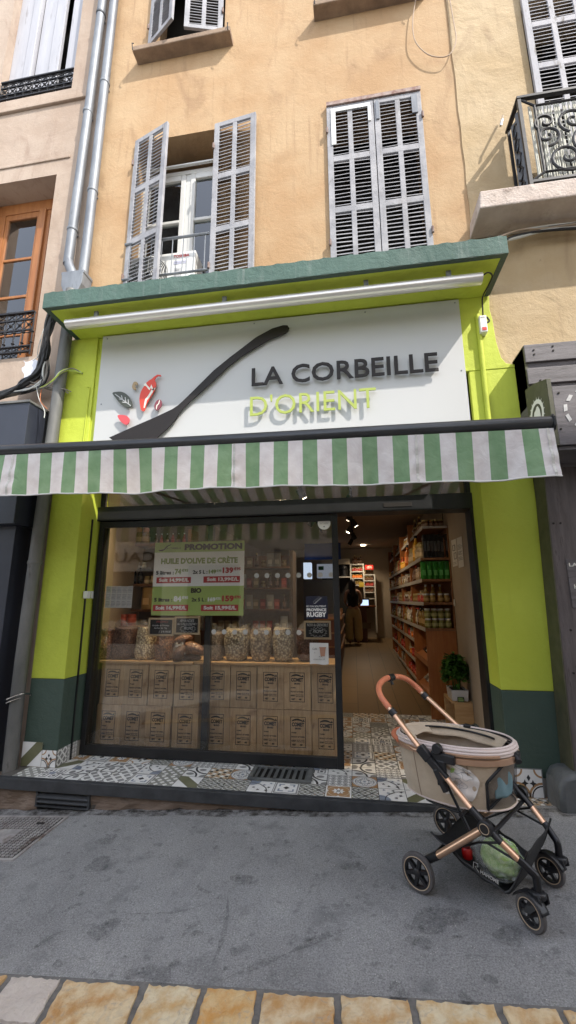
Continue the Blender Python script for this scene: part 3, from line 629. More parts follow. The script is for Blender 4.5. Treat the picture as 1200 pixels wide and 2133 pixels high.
mb = MB(); mb.box(-.118, .905, 3.70, 3.75, 6.852, 6.90); mb.build('lintel_strip', mat('rusty_lintel', (.20, .11, .09), (.38, .30, .27), .9, scale=14), B1)
# small repair flashings and latch on the closed shutters
mb = MB(); mb.box(-.07, -.02, 3.705, 3.714, 6.30, 6.80); mb.box(-.02, .36, 3.705, 3.714, 6.755, 6.80); mb.box(.335, .365, 3.705, 3.714, 6.55, 6.755); mb.build('repair_strip', M_['acwhite'], B1)
mb = MB(); mb.box(.42, .455, 3.702, 3.714, 6.55, 6.80); mb.box(.80, .86, 3.702, 3.714, 6.55, 6.80); mb.build('metal_plate', M_['zinc'], B1)
for (a, b, z, yy) in ((-2.50, -1.24, 8.13, 3.60), (-.235, 1.05, 8.24, 3.60)):
    mb = MB(); mb.box(a, b, yy, 3.76, z, z + .075); o = mb.build('window_sill', M_['sill'], B1, bevel=.01)
    h = MB()
    for X_ in (a + .02, b - .02): h.tube([(X_, yy - .01, z + .10), (X_, yy - .04, z + .05), (X_, yy - .02, z - .02)], .006, 6)
    h.build('sill_hook', M_['iron'], o)
# cable loop hanging on the wall near the right seam
mb = MB()
P = [at(868, -12, 3.70), at(860, 40, 3.70), at(863, 80, 3.69), at(880, 105, 3.69), at(905, 118, 3.69), at(935, 115, 3.69), at(950, 85, 3.7), at(945, 45, 3.71), at(935, -12, 3.72)]
def smooth(P, n=5):
    out = []; P = [Vector(p) for p in P]
    for i in range(len(P) - 1):
        p0, p1, p2, p3 = P[max(i - 1, 0)], P[i], P[i + 1], P[min(i + 2, len(P) - 1)]
        for k in range(n):
            t = k / n; out.append(.5 * ((2 * p1) + (p2 - p0) * t + (2 * p0 - 5 * p1 + 4 * p2 - p3) * t * t + (3 * p1 - p0 - 3 * p2 + p3) * t ** 3))
    return out + [P[-1]]
mb.tube(smooth(P), .006, 6); tag(mb.build('hanging_cable', mat('tan_cable', (.40, .30, .22), rough=.6), loc=P[4]), 'thin tan cable hanging in a loop on the yellow wall at the top', 'cable')
# ---- cornice, green piers and soffit of the shopfront
mb = MB(); mb.box(-2.887, 1.347, 3.17, 3.755, 4.215, 4.362)
# rough edge
mb2 = MB(); nx = 90
def cf(u, v):
    x = -2.887 + 4.234 * u; j = .006 * sin(x * 31) + .004 * sin(x * 77 + 2); return (x, 3.168, 4.20 + (.163) * v + (j if v == 1 else (.5 * j if v == 0 else 0)))
mb.sheet(cf, nx, 2)
cor = mb.build('cornice', M_['teal'], B1)
mb = MB(); mb.box(-2.887, 1.347, 3.17, 3.215, 4.196, 4.214); mb.box(-2.887, -2.835, 3.215, 3.70, 4.196, 4.214); mb.box(1.30, 1.347, 3.215, 3.66, 4.196, 4.214); mb.build('dark_edge', M_['darkgreen'], cor)
mb = MB(); mb.box(-2.834, 1.299, 3.216, 3.75, 4.199, 4.2145); mb.build('soffit', M_['lime'], cor)
# piers
mb = MB()
mb.box(-2.962, -2.625, 3.68, 4.13, .73, 4.20, 0); mb.box(-2.962, -2.625, 3.682, 4.13, .13, .728, 1)
pl = mb.build('pier', [M_['lime'], M_['darkgreen']], B1, bevel=.006)
mb = MB(); mb.box(-2.964, -2.623, 3.69, 4.02, .0, .13); mb.build('pier_base', mat('pier_base', (.3, .28, .25), rough=.8), B1)
mb = MB()
mb.box(1.10, 1.525, 3.68, 4.13, .735, 3.45, 0); mb.box(1.10, 1.525, 3.682, 4.13, .13, .733, 1)
# upper part ends in an irregular broken edge against the next house
mb.xz([(1.06, 3.45), (1.525, 3.45), (1.50, 3.475), (1.42, 3.50), (1.385, 3.56), (1.36, 3.72), (1.35, 3.95), (1.335, 4.06), (1.345, 4.2), (1.06, 4.2)], 3.675, 3.8, 0)
mb.box(1.06, 1.10, 3.70, 4.6, 2.8, 3.45, 0)
mb.build('pier', [M_['lime'], M_['darkgreen']], B1, bevel=.006)
mb = MB(); mb.box(1.102, 1.523, 3.69, 4.02, .0, .13); mb.build('pier_base', mat('pier_base', (.3, .28, .25), rough=.8), B1)
mb = MB(); lay(mb, (1.13, 3.672, .0), (1, 0, 0), (0, 0, 1), .19, 11, 0); lay(mb, (1.105, 3.49, .001), (1, 0, 0), (0, 1, 0), .18, 8, 0); lay(mb, (1.285, 3.49, .001), (1, 0, 0), (0, 1, 0), .18, 8, 0)
mb.box(1.12, 1.325, 3.673, 3.69, 0, .192, GR); mb.build('tile_skirting', TM, B1)
mb = MB(); lay(mb, (-2.6235, 3.68, .002), (0, 1, 0), (0, 0, 1), .14, 1, 0); lay(mb, (-2.6235, 3.82, .002), (0, 1, 0), (0, 0, 1), .14, 2, 0); mb.build('tile_skirting', TM, B1)
# lintel and wall filling above the shop window, behind the signboard
mb = MB(); mb.box(-2.625, 1.10, 3.70, 4.15, 2.83, 4.195); mb.build('lintel', M_['lime'], B1)
# painted conduit on the right pier
mb = MB(); mb.tube([(1.215, 3.655, 4.0), (1.215, 3.655, 2.86)], .022, 10); mb.build('painted_conduit', M_['lime'], B1, smooth=50)
mb = MB(); mb.tube(smooth([(-2.69, 3.672, 3.62), (-2.66, 3.67, 3.60), (-2.665, 3.672, 3.45), (-2.67, 3.672, 3.1), (-2.675, 3.672, 2.9)]), .006, 6); mb.build('painted_wire', M_['lime'], B1)
# ---- left house
B2 = thing('pinkish_townhouse', 'pinkish beige rendered townhouse left of the zinc downpipes', 'building', (-6, 3.75, 0))
L1 = (-4.52, -3.462, 4.10, 6.60); L2 = (-4.52, -3.415, 7.975, 10.6); L0 = (-7.4, -6.2, 4.1, 6.6)
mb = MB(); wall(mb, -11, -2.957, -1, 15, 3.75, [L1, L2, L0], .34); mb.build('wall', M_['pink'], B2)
mb = MB(); mb.box(-11, -3.16, 3.715, 3.752, 7.735, 7.79); mb.box(-11, -3.30, 3.735, 3.752, 6.82, 6.86); mb.build('moulding', M_['pink'], B2, bevel=.008)
mb = MB()
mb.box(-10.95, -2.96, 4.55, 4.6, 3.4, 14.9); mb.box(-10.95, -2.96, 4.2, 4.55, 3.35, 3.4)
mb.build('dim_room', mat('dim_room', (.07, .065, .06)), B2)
bw = mat('orange_brown_window_wood', (.28, .105, .035), (.36, .15, .05), .45, scale=3, stretch=(8, 8, 1))
mb = MB(); y = 4.03
mb.box(-4.52, -3.462, y, y + .07, 6.44, 6.60); mb.box(-4.52, -4.40, y, y + .07, 4.1, 6.44); mb.box(-3.53, -3.462, y, y + .07, 4.1, 6.44); mb.box(-3.885, -3.79, y - .02, y + .06, 4.1, 6.44)
for a, b in ((-4.40, -3.885), (-3.79, -3.53)):
    mb.box(a, b, y + .01, y + .05, 6.36, 6.44); mb.box(a, a + .05, y + .01, y + .05, 4.1, 6.36); mb.box(b - .05, b, y + .01, y + .05, 4.1, 6.36)
    for z in (5.72, 5.16, 4.62): mb.box(a + .05, b - .05, y + .015, y + .045, z, z + .035)
wo = mb.build('window', bw, B2, bevel=.005)
mb = MB(); mb.box(-4.36, -3.92, y + .03, y + .034, 4.1, 6.36); mb.box(-3.75, -3.57, y + .03, y + .034, 4.1, 6.36); mb.build('pane', M_['glass2'], wo)
mb = MB(); mb.box(-4.42, -3.50, 4.20, 4.21, 4.1, 6.4); mb.box(-4.30, -3.99, 4.185, 4.20, 5.2, 5.65); mb.build('inner_shutter', mat('pale_inner_shutter', (.55, .60, .56), rough=.7), wo)
# upper left window with white shutters, one gap of dark
ws = mat('white_painted_shutter', (.36, .36, .39), (.42, .42, .45), .6, scale=3, stretch=(3, 3, .4), c3=(.27, .26, .27), s3=5)
mb = MB(); y = 3.86
mb.box(-4.52, -4.30, y, y + .05, 7.98, 10.5); mb.box(-4.28, -4.16, y - .03, y + .04, 7.98, 10.5); mb.box(-4.14, -3.93, y + .02, y + .06, 7.98, 10.5); mb.box(-3.92, -3.77, y, y + .05, 7.98, 10.5)
mb.box(-3.655, -3.46, y, y + .05, 7.98, 10.5); mb.box(-3.455, -3.42, y - .05, y + .03, 7.98, 10.5)
mb.build('folding_shutter', ws, B2, bevel=.006)
def iron_rail(parent, x0, x1, z0, z1, y, n, nm='railing'):
    mb = MB(); h = z1 - z0
    mb.box(x0, x1, y - .02, y + .02, z1 - .02, z1); mb.box(x0, x1, y - .01, y + .01, z1 - .11, z1 - .095); mb.box(x0, x1, y - .01, y + .01, z1 - .24, z1 - .225); mb.box(x0, x1, y - .015, y + .015, z0 + .03, z0 + .045); mb.box(x0, x1, y - .015, y + .015, z0 + .10, z0 + .112)
    d = (x1 - x0) / n
    for i in range(n + 1):
        x = x0 + d * i; mb.tube([(x, y, z0), (x, y, z1)], .0075, 6)
        for zz in (z0 + .15, z1 - .26): mb.lathe((x, y, zz), [(.002, -.025), (.02, 0), (.002, .03)], 6)
        if i < n:
            c = x + d / 2
            for z_a, z_b in ((z1 - .095, z1 - .02), (z1 - .225, z1 - .11), (z0 + .045, z0 + .10)):
                mb.tube([(x, y, z_a), (x + d, y, z_b)], .006, 5); mb.tube([(x, y, z_b), (x + d, y, z_a)], .006, 5)
            mb.tube([(c + d * .42 * cos(t), y, z1 - .235 - .035 * abs(sin(t))) for t in [pi * k / 8 for k in range(9)]], .006, 5)
            mb.lathe((c, y, (z1 - .1675)), [(.003, -.022), (.022, 0), (.003, .022)], 6)
    return mb.build(nm, M_['iron'], parent)
iron_rail(B2, -4.51, -3.475, 4.11, 4.655, 3.72, 9); iron_rail(B2, -4.50, -3.42, 7.985, 8.33, 3.765, 9)
# ---- right house
B3 = thing('pale_townhouse', 'pale yellow rendered townhouse with an iron balcony at the right edge', 'building', (4, 3.72, 0))
RH = (2.03, 3.14, 5.0, 7.75)
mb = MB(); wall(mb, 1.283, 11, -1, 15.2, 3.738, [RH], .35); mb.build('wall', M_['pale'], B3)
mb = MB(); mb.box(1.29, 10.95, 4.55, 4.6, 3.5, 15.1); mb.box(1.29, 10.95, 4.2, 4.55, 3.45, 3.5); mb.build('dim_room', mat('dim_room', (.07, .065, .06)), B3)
put_shutter(B3, (2.03, 3.69, 5.08), .555, 3.0, 0, 1, 'shutter2', rows=5, hw=False); put_shutter(B3, (3.14, 3.69, 5.08), .55, 3.0, 0, -1, 'shutter2', rows=5, hw=False)
# ragged plaster edge between the two houses
mb = MB(); A = []
for k in range(46):
    z = 4.37 + k * .24; A.append((1.278 + random.uniform(-.006, .008), z))
pts = A + [(1.30, z) for _, z in A[::-1]]
mb.xz(pts, 3.7375, 3.748); mb.build('plaster_edge', M_['pale'], B3)
# balcony slab
mb = MB(); mb.xz([(1.245, 4.885), (1.262, 5.07), (6, 5.07), (6, 4.885)], 3.38, 3.73); mb.build('balcony_slab', M_['stone'], B3, bevel=.012)
# corbel moulding and ledge under the slab
# balcony railing
bx, by, bz0, bz1 = 1.715, 3.42, 5.10, 6.10
mb = MB()
mb.box(bx - .02, 5, by - .02, by + .02, bz1 - .01, bz1 + .015); mb.box(bx - .02, bx + .02, by, 3.72, bz1 - .01, bz1 + .015); mb.box(bx, 5, by - .01, by + .01, bz0 + .02, bz0 + .045)
mb.box(bx - .015, bx + .015, by - .015, by + .015, bz0 - .03, bz1); mb.box(bx - .01, bx + .01, by, 3.72, bz0 + .02, bz0 + .045)
mb.box(bx - .012, bx + .012, 3.68, 3.70, bz0, bz1)
fx0, fx1, fz0, fz1 = bx + .13, bx + .95, bz0 + .12, bz1 - .11
for a, b in (((fx0, fz0), (fx1, fz0)), ((fx0, fz1), (fx1, fz1)), ((fx0, fz0), (fx0, fz1)), ((fx1, fz0), (fx1, fz1)), ((bx, bz0 + .03), (fx0, fz0)), ((bx, bz1), (fx0, fz1))):
    mb.tube([(a[0], by, a[1]), (b[0], by, b[1])], .011, 6)
def spiral(cx, cz, r0, r1, a0, a1, n=26, flip=1): return [(cx + flip * (r0 + (r1 - r0) * k / n) * cos(R(a0 + (a1 - a0) * k / n)), by, cz + (r0 + (r1 - r0) * k / n) * sin(R(a0 + (a1 - a0) * k / n))) for k in range(n + 1)]
for c, z, r0, r1, a0, a1 in ((.34, .26, .20, .02, 60, -560), (.20, .52, .12, .015, -90, 420), (.20, .68, .10, .015, 220, -200), (.44, .66, .14, .02, 250, -300), (.56, .40, .17, .02, 120, 600), (.72, .66, .12, .02, -60, 420), (.72, .26, .13, .02, 60, -420)):
    mb.tube(spiral(bx + c, bz0 + z, r0, r1, a0, a1), .011, 6, flat=1.3)
for k in range(5):      # twisted side scrolls
    z = bz0 + .12 + k * .17; mb.tube([(bx, by + .14 + .05 * cos(t), z + .07 * sin(t)) for t in [pi * j / 5 * 1.6 + k for j in range(6)]], .009, 6)
mb.build('balcony_railing', M_['iron'], B3)
mb = MB(); random.seed(3)
for k in range(110):
    x = bx + .10 + k * .021 + random.uniform(-.004, .004); b = bz0 + random.uniform(-.10, .02) - (.05 if k < 18 else 0); mb.tube([(x, by + .045 + random.uniform(-.006, .006), b), (x + random.uniform(-.012, .012), by + .045, bz1 - .06 + random.uniform(-.03, .03))], .0082, 5)
mb.build('reed_screen', mat('bleached_reed', (.50, .49, .42), (.68, .67, .60), .8, scale=30), B3)
mb = MB(); mb.sheet(lambda u, v: (bx + .01 + .012 * sin(u * 14), by + .02 + .24 * u, bz0 + .05 + .9 * v), 10, 4); mb.build('shade_net', mat('grey_netting', (.10, .11, .13), (.18, .19, .21), .8, scale=20, stretch=(30, 30, 1)), B3)
mb = MB(); mb.tube([at(1047, 242, 3.70), at(1046, 250, 3.6), at(1043, 262, 3.6)], .012, 6); mb.build('wall_hook', M_['steel'], B3)
# ---- opposite side of the street (seen only as a reflection; heights shaped to shade the street and let sky light in)
B4 = thing('opposite_townhouse', 'beige townhouse across the street, mirrored in the shop glass', 'building', (0, -2.6, 0))
hs = [(-7.6, -5.0, 2.4 * 0 + .3, 2.2), (-4.4, -2.9, .3, 2.35), (-1.45, .1, .1, 2.5), (.6, 2.2, .3, 2.4), (3.4, 5.0, .3, 2.4)] + [(x, x + 1.0, z, z + 1.9) for x in (-6.8, -4.2, -1.0, 1.4, 3.8) for z in (3.9, 7.0)]
mb = MB()
wall(mb, 3.0, 16, -1.2, 12.9, 2.6, [h for h in hs if h[0] > 3 - .01 and h[0] > 3.2], .25); wall(mb, -16, 2.998, -1.2, 3.7, 2.6, [h for h in hs if h[0] < 3 and h[2] < 2], .25); mb.v = [(x, -y, z) for x, y, z in mb.v]; mb.build('wall', mat('opposite_render', (.72, .66, .56), (.80, .74, .64), .9, scale=2, bump=.01, bscale=20), B4)
mb = MB(); mb.box(3.02, 16, -3.4, -2.86, -1, 12.8); mb.box(-16, 2.97, -3.4, -2.86, -1, 3.6); mb.build('dark_opening', mat('opposite_dark', (.03, .03, .032), rough=.25), B4)
mb = MB()
for a, b, c, d in hs:
    if c > 3 and a > 3.2: mb.box(a + .02, a + .48, -2.70, -2.66, c, d); mb.box(a + .52, a + .98, -2.70, -2.66, c, d)
mb.build('shutter', mat('opposite_shutter', (.35, .40, .45), rough=.8), B4)
mb = MB(); T(mb, 'CAU', 0, 2.44, 1.15, .27, 0, .03, 0, 0, o=(-5.25, -2.59, 0), r=(-1, 0, 0)); mb.build('sign_lettering', M_['blackgloss'], B4)
mb = MB(); mb.box(-1.98, -1.84, -2.6, -2.5, 2.48, 2.72); mb.build('wall_lamp', M_['zinc'], B4)
# ================================================================== signboard
SG_ = thing('shop_signboard', 'white shop signboard with a black spoon and dark and lime raised lettering', 'signboard', (-.75, 3.66, 2.86))
mb = MB(); mb.box(-2.553, 1.066, 3.655, 3.70, 2.86, 4.183); mb.build('panel', M_['white'], SG_, bevel=.003)
for x, z in ((-2.50, 4.15), (-.9, 4.15), (.2, 4.15), (1.03, 3.45), (1.03, 4.15), (-2.5, 3.4)): mb = MB(); mb.lathe((x, 3.655, z), [(.008, 0), (.006, .004)], 8, ax=(Vector((1, 0, 0)), Vector((0, 0, 1)), Vector((0, -1, 0)))); mb.build('screw', M_['zinc'], SG_)
YL = 3.615
mb = MB(); T(mb, 'LA CORBEILLE', -.905, 3.437, 1.728, .190, YL, .012, 0, .012); mb.build('dark_lettering', M_['blackgloss'], SG_)
mb = MB(); T(mb, "D'ORIENT", -.917, 3.128, 1.178, .205, YL, .012, 0, -.002); mb.build('lime_lettering', M_['limeletter'], SG_)
def tr(pts, y=YL): return [(at(a, b, y).x, at(a, b, y).z) for a, b in pts]
def z6(l): return [(200 + a / 2.857, 740 + b / 2.857) for a, b in l]
sp = [(227, 911.5), (270, 892), (322, 869.5), (359, 852), (371, 844), (382, 834), (410, 806.5), (445, 771.5), (480, 743), (500, 728), (533, 702.5), (567, 684), (590, 677.2), (599, 677.5), (602.5, 683), (600, 689), (594, 694), (562, 706.7), (525, 728.5), (500, 744), (473, 766), (445, 792.5), (417, 818), (396, 836), (381, 851), (373, 861), (364.5, 875), (350.5, 890.5), (333, 906), (321, 918), (244, 923)]
mb = MB(); mb.xz(tr(sp), YL, YL + .012); mb.build('spoon', M_['blackgloss'], SG_)
def curve2(pts, n=5):
    P = [Vector((a, b, 0)) for a, b in pts]; k = len(P); out = []
    for i in range(k):
        p0, p1, p2, p3 = P[i - 1], P[i], P[(i + 1) % k], P[(i + 2) % k]
        for j in range(n):
            t = j / n; q = .5 * ((2 * p1) + (p2 - p0) * t + (2 * p0 - 5 * p1 + 4 * p2 - p3) * t * t + (3 * p1 - p0 - 3 * p2 + p3) * t ** 3); out.append((q.x, q.y))
    return out
chili = curve2([(287, 182), (303, 160), (330, 142), (350, 150), (357, 172), (352, 198), (338, 228), (318, 260), (300, 292), (290, 325), (279, 333), (268, 322), (262, 295), (259, 255), (268, 215)], 3)
stem = [(331, 142), (345, 128), (365, 115), (385, 117), (388, 124), (367, 124), (354, 135), (347, 150)]
mb = MB(); mb.xz(tr(z6(chili)), YL, YL + .01, 0); mb.xz(tr(z6(stem)), YL - .001, YL + .009, 0)
for l in ([(352, 190), (338, 220), (318, 252), (302, 270), (300, 285), (290, 315), (284, 312), (288, 285), (293, 262), (312, 240), (330, 208)], [(287, 172), (298, 166), (306, 180), (322, 195), (330, 175), (340, 200), (352, 190), (352, 202), (338, 212), (328, 194), (318, 208), (298, 184), (288, 182)]):
    mb.xz(tr(z6(l)), YL - .003, YL - .0005, 1)
mb.build('chilli_emblem', [mat('chilli_red', (.62, .055, .03), rough=.4), M_['cream']], SG_)
leaf = curve2([(97, 225), (125, 217), (155, 218), (185, 234), (205, 262), (213, 302), (190, 310), (160, 300), (138, 282), (118, 255)], 3)
mb = MB(); mb.xz(tr(z6(leaf)), YL, YL + .01, 0)
for l in ([(112, 232), (116, 230), (208, 298), (206, 303)], [(150, 240), (154, 239), (160, 262), (156, 261)], [(172, 250), (176, 250), (180, 278), (176, 277)], [(190, 262), (194, 263), (196, 288), (192, 287)], [(138, 262), (138, 258), (160, 264), (158, 267)], [(158, 282), (157, 277), (182, 281), (180, 285)]):
    mb.xz(tr(z6(l)), YL - .003, YL - .0005, 1)
mb.build('leaf_emblem', [mat('leaf_dark', (.055, .06, .045), rough=.4), M_['white']], SG_)
mb = MB(); mb.xz(tr(z6(curve2([(128, 358), (160, 355), (185, 362), (198, 380), (194, 402), (180, 413), (160, 405), (140, 385)], 3))), YL, YL + .01); mb.build('drop_emblem', mat('drop_red', (.55, .07, .08), rough=.4), SG_)
mb = MB(); mb.xz(tr(z6([(369 + 21 * cos(t) + 8 * sin(t), 295 - 32 * sin(t)) for t in [2 * pi * k / 20 for k in range(20)]])), YL, YL + .01, 0)
mb.xz(tr(z6([(378, 266), (381, 268), (376, 290), (366, 300), (360, 322), (357, 320), (360, 298), (371, 288)])), YL - .003, YL - .0005, 1); mb.build('bean_emblem', [mat('bean_maroon', (.20, .045, .06), rough=.4), M_['cream']], SG_)
mb = MB(); mb.xz(tr(z6(curve2([(216, 178), (224, 160), (238, 157), (247, 164), (246, 176), (236, 174), (232, 182), (238, 195), (234, 206), (222, 203), (215, 192)], 3))), YL, YL + .01); mb.build('cashew_emblem', mat('cashew_tan', (.33, .23, .12), rough=.4), SG_)
# strip light under the cornice
SL = thing('strip_light', 'long white tubular strip light under the lime soffit above the signboard', 'strip light', (-.77, 3.3, 4.1))
mb = MB(); prof = [(3.3 + .055 * cos(t), 4.088 + .045 * sin(t)) for t in [2 * pi * k / 16 for k in range(16)]]
mb.prism([(b, c) for b, c in prof], (-2.70, 0, 0), (0, 1, 0), (0, 0, 1), (1, 0, 0), 3.862); mb.build('housing', mat('brushed_metal_tube', (.66, .62, .58), (.74, .70, .66), .28, metal=.55, scale=2, stretch=(.2, 4, 4)), SL, smooth=40)
mb = MB()
for x in (-2.4, -1.1, .2, .9): mb.box(x - .02, x + .02, 3.29, 3.31, 4.12, 4.20)
mb.build('bracket', M_['zinc'], SL)
mb = MB(); mb.tube(smooth([(1.15, 3.3, 4.10), (1.22, 3.31, 4.15), (1.28, 3.38, 4.17), (1.285, 3.5, 4.175), (1.27, 3.63, 4.16), (1.265, 3.645, 4.05), (1.26, 3.645, 3.98)]), .0065, 6); mb.build('cable', M_['ink'], SL)
# junction box on the right pier
JB = thing('junction_box', 'small white switch box with a red strip on the lime pier under the cornice', 'switch box', (1.25, 3.66, 3.78))
p0 = at(998, 657, 3.60); p1 = at(1017, 690, 3.60); bx0, bx1, bz0_, bz1_ = p0.x, p1.x, p1.z, p0.z
mb = MB(); mb.box(bx0, bx1, 3.60, 3.675, bz0_, bz1_); mb.build('casing', M_['acwhite'], JB, bevel=.006)
mb = MB(); mb.box(bx0 + .015, bx1 - .01, 3.596, 3.6005, bz0_ + .015, bz0_ + .045); mb.build('red_strip', M_['redprint'], JB)
mb = MB(); T(mb, 'NEON', bx0 + .012, bz1_ - .03, bx1 - bx0 - .03, .014, 3.6, .001); mb.build('print', mat('grey_print', (.3, .3, .3)), JB)
mb = MB(); mb.tube(smooth([(bx1 - .01, 3.62, bz0_ + .1), (bx1 + .03, 3.63, bz0_ + .12), (bx1 + .02, 3.65, bz1_ + .01)]), .008, 6); mb.build('cable', M_['ink'], JB)
# ================================================================== awning
AW = thing('awning', 'green and white striped awning with a dark front bar over the shop window', 'awning', (-1, 3.6, 2.8))
def az(x, z): return z - .012 * (x + .4)
AX0, AX1, AY = -3.45, 1.293, 2.75
mb = MB(); prof = [(AY + .050 * cos(t) * (1 if cos(t) < 0 else .9), .046 * sin(t)) for t in [2 * pi * k / 18 for k in range(18)]]
NX = 24; rings = []
for i in range(NX + 1):
    x = AX0 + (AX1 - AX0 - .012) * i / NX; rings.append([(x, a, az(x, 2.545 + .004 * sin(x * 1.5)) + b) for a, b in prof])
mb.loft(rings); mb.build('front_bar', mat('dark_grey_bar', (.045, .046, .048), (.075, .077, .08), .33, metal=.5, scale=5, stretch=(.4, 5, 5), c3=(.10, .08, .06), s3=20, lo3=.62, hi3=.75), AW, smooth=40)
mb = MB()
x = AX1 - .012; mb.prism([(AY - .056, -.03), (AY - .04, -.055), (AY + .04, -.055), (AY + .052, -.03), (AY + .052, .03), (AY + .03, .053), (AY - .035, .053), (AY - .056, .03)], (x, 0, az(x, 2.545)), (0, 1, 0), (0, 0, 1), (1, 0, 0), .014); mb.build('end_cap', M_['black'], AW, bevel=.003)
def vf(u, v):
    x = AX0 + (AX1 - .012 - AX0) * u; k = (1 - v)
    wv = .022 * sin(x * 3.1 + .5) + .014 * sin(x * 7.7 + 1) + .009 * sin(x * 15.3) + .004 * sin(x * 37 + k * 3); wv += .010 * sum(math.exp(-((x - q) / .035) ** 2) * sin(k * 17 + q) for q in (-2.55, -.80, .44, 1.25)); e = max(0, (x - 1.0)) * .03; l = max(0, -2.2 - x) * .10
    z = az(x, 2.502) - .318 * k + (.003 * sin(x * 5.1) + .002 * sin(x * 13)) * k
    return (x + (-.05 * k * max(0, -2.3 - x) / .6) , AY - .035 + wv * k * 1.1 + .02 * k - e * k, z)
mb = MB(); mb.sheet(vf, 300, 16); mb.build('valance', M_['awning'], AW, smooth=80)
for q in (-2.55, -.80, .44, 1.245):
    mb = MB(); uq = (q - AX0) / (AX1 - .012 - AX0); mb.sheet(lambda a, b: Vector(vf(uq + (a - .5) * .0035, b)) + Vector((0, -.003, 0)), 1, 16); mb.build('seam', mat('canvas_seam', (.52, .50, .45), (.62, .60, .56), .9, scale=60), AW)
mb = MB(); mb.tube([Vector(vf(i / 120, 0)) + Vector((0, 0, -.002)) for i in range(121)], .0055, 6); mb.build('hem', mat('white_hem', (.68, .66, .63), rough=.8), AW, smooth=80)
mb = MB(); mb.sheet(lambda u, v: (AX0 + (AX1 - AX0) * u, AY + .03 + (3.62 - AY - .03) * v, az(AX0 + (AX1 - AX0) * u, 2.56) + (2.80 - 2.56) * v - .03 * sin(pi * v) + .006 * sin(u * 40) * sin(pi * v)), 90, 10); mb.build('canopy', M_['awning'], AW, smooth=80)
mb = MB(); mb.tube([(AX0, 3.60, 2.80), (AX1 - .03, 3.60, 2.80)], .04, 12); mb.build('roller', M_['zinc'], AW, smooth=50)
for sx, s in ((.98, -1), (-2.35, 1)):
    mb = MB(); mb.box(sx - .018, sx + .018, 3.50, 3.66, 2.70, 2.75)
    mb.tube([(sx, 3.55, 2.70), (sx + s * .42, 3.15, 2.585), (sx + s * .10, AY + .04, 2.50)], .022, 8, flat=.6); mb.lathe((sx + s * .42, 3.15, 2.55), [(.032, 0), (.032, .06)], 10)
    mb.build('folding_arm', M_['zinc'], AW, smooth=50)
# ================================================================== sliding shop front
SF = thing('sliding_shop_front', 'black framed sliding glass shop front with an open doorway on its right', 'glass shopfront', (-.77, 4.02, 0))
mb = MB(); mb.box(-2.625, 1.10, 3.95, 4.16, 2.238, 2.385); mb.box(-2.625, 1.10, 3.99, 4.05, 2.79, 2.85); mb.build('head_beam', M_['black'], SF, bevel=.004)
mb = MB(); mb.box(.30, .56, 3.944, 3.95, 2.275, 2.315); mb.build('door_sensor', M_['ink'], SF, bevel=.002)
mb = MB(); mb.box(1.072, 1.10, 3.96, 4.14, 0.004, 2.238); mb.box(1.06, 1.10, 3.99, 4.06, 2.385, 2.79); mb.build('right_jamb', M_['black'], SF)
mb = MB(); mb.box(-2.625, -2.585, 4.06, 4.14, 0.004, 2.238); mb.box(-2.625, -2.59, 3.99, 4.05, 2.385, 2.79); mb.box(-2.625, -2.612, 3.86, 3.875, .004, 2.238); mb.build('left_jamb', M_['black'], SF)
mb = MB(); mb.box(-2.59, 1.06, 4.018, 4.024, 2.385, 2.79); mb.build('transom_pane', M_['glass'], SF)
mb = MB(); mb.box(-2.612, -2.563, 3.985, 4.03, .006, 2.232); mb.box(-.192, -.135, 3.985, 4.03, .006, 2.232); mb.box(-2.563, -.192, 3.985, 4.03, .006, .092); mb.box(-2.563, -.192, 3.985, 4.03, 2.17, 2.232); leafo = mb.build('sliding_leaf', M_['black'], SF, bevel=.003)
mb = MB(); mb.box(-2.563, -.192, 4.004, 4.010, .092, 2.17); gl = mb.build('pane', M_['glass'], leafo)
mb = MB()
for n, x0, z, k in ((8, -.925, 1.655, 8), (9, -1.337, 1.130, 9)):
    for i in range(k): mb.lathe((x0 + .1025 * i, 4.002, z), [(.024, 0), (.024, .0015)], 16, ax=(Vector((1, 0, 0)), Vector((0, 0, 1)), Vector((0, -1, 0))))
mb.build('safety_dots', mat('frosted_dot', (.42, .40, .37), rough=.6), leafo)
mb = MB(); mb.box(-1.465, -1.405, 4.10, 4.15, .02, 2.238); mb.box(-2.585, -1.465, 4.10, 4.14, .02, .06); mb.box(-2.585, -1.465, 4.10, 4.14, 2.20, 2.238); mb.build('fixed_frame', M_['black'], SF)
# door contacts on the pier / frame
for px, yy, lb in ((184, 3.86, 'white door contact on the green reveal left of the glass'), (191, 3.983, 'white door contact on the black left frame of the glass')):
    p = at(px, 1239, yy); mb = MB(); mb.box(p.x - .022, p.x + .022, yy - .03 if yy > 3.9 else yy - .05, yy, p.z - .035, p.z + .035)
    o = mb.build('door_contact', M_['acwhite'], loc=(p.x, yy, p.z), bevel=.003); tag(o, lb, 'door sensor')
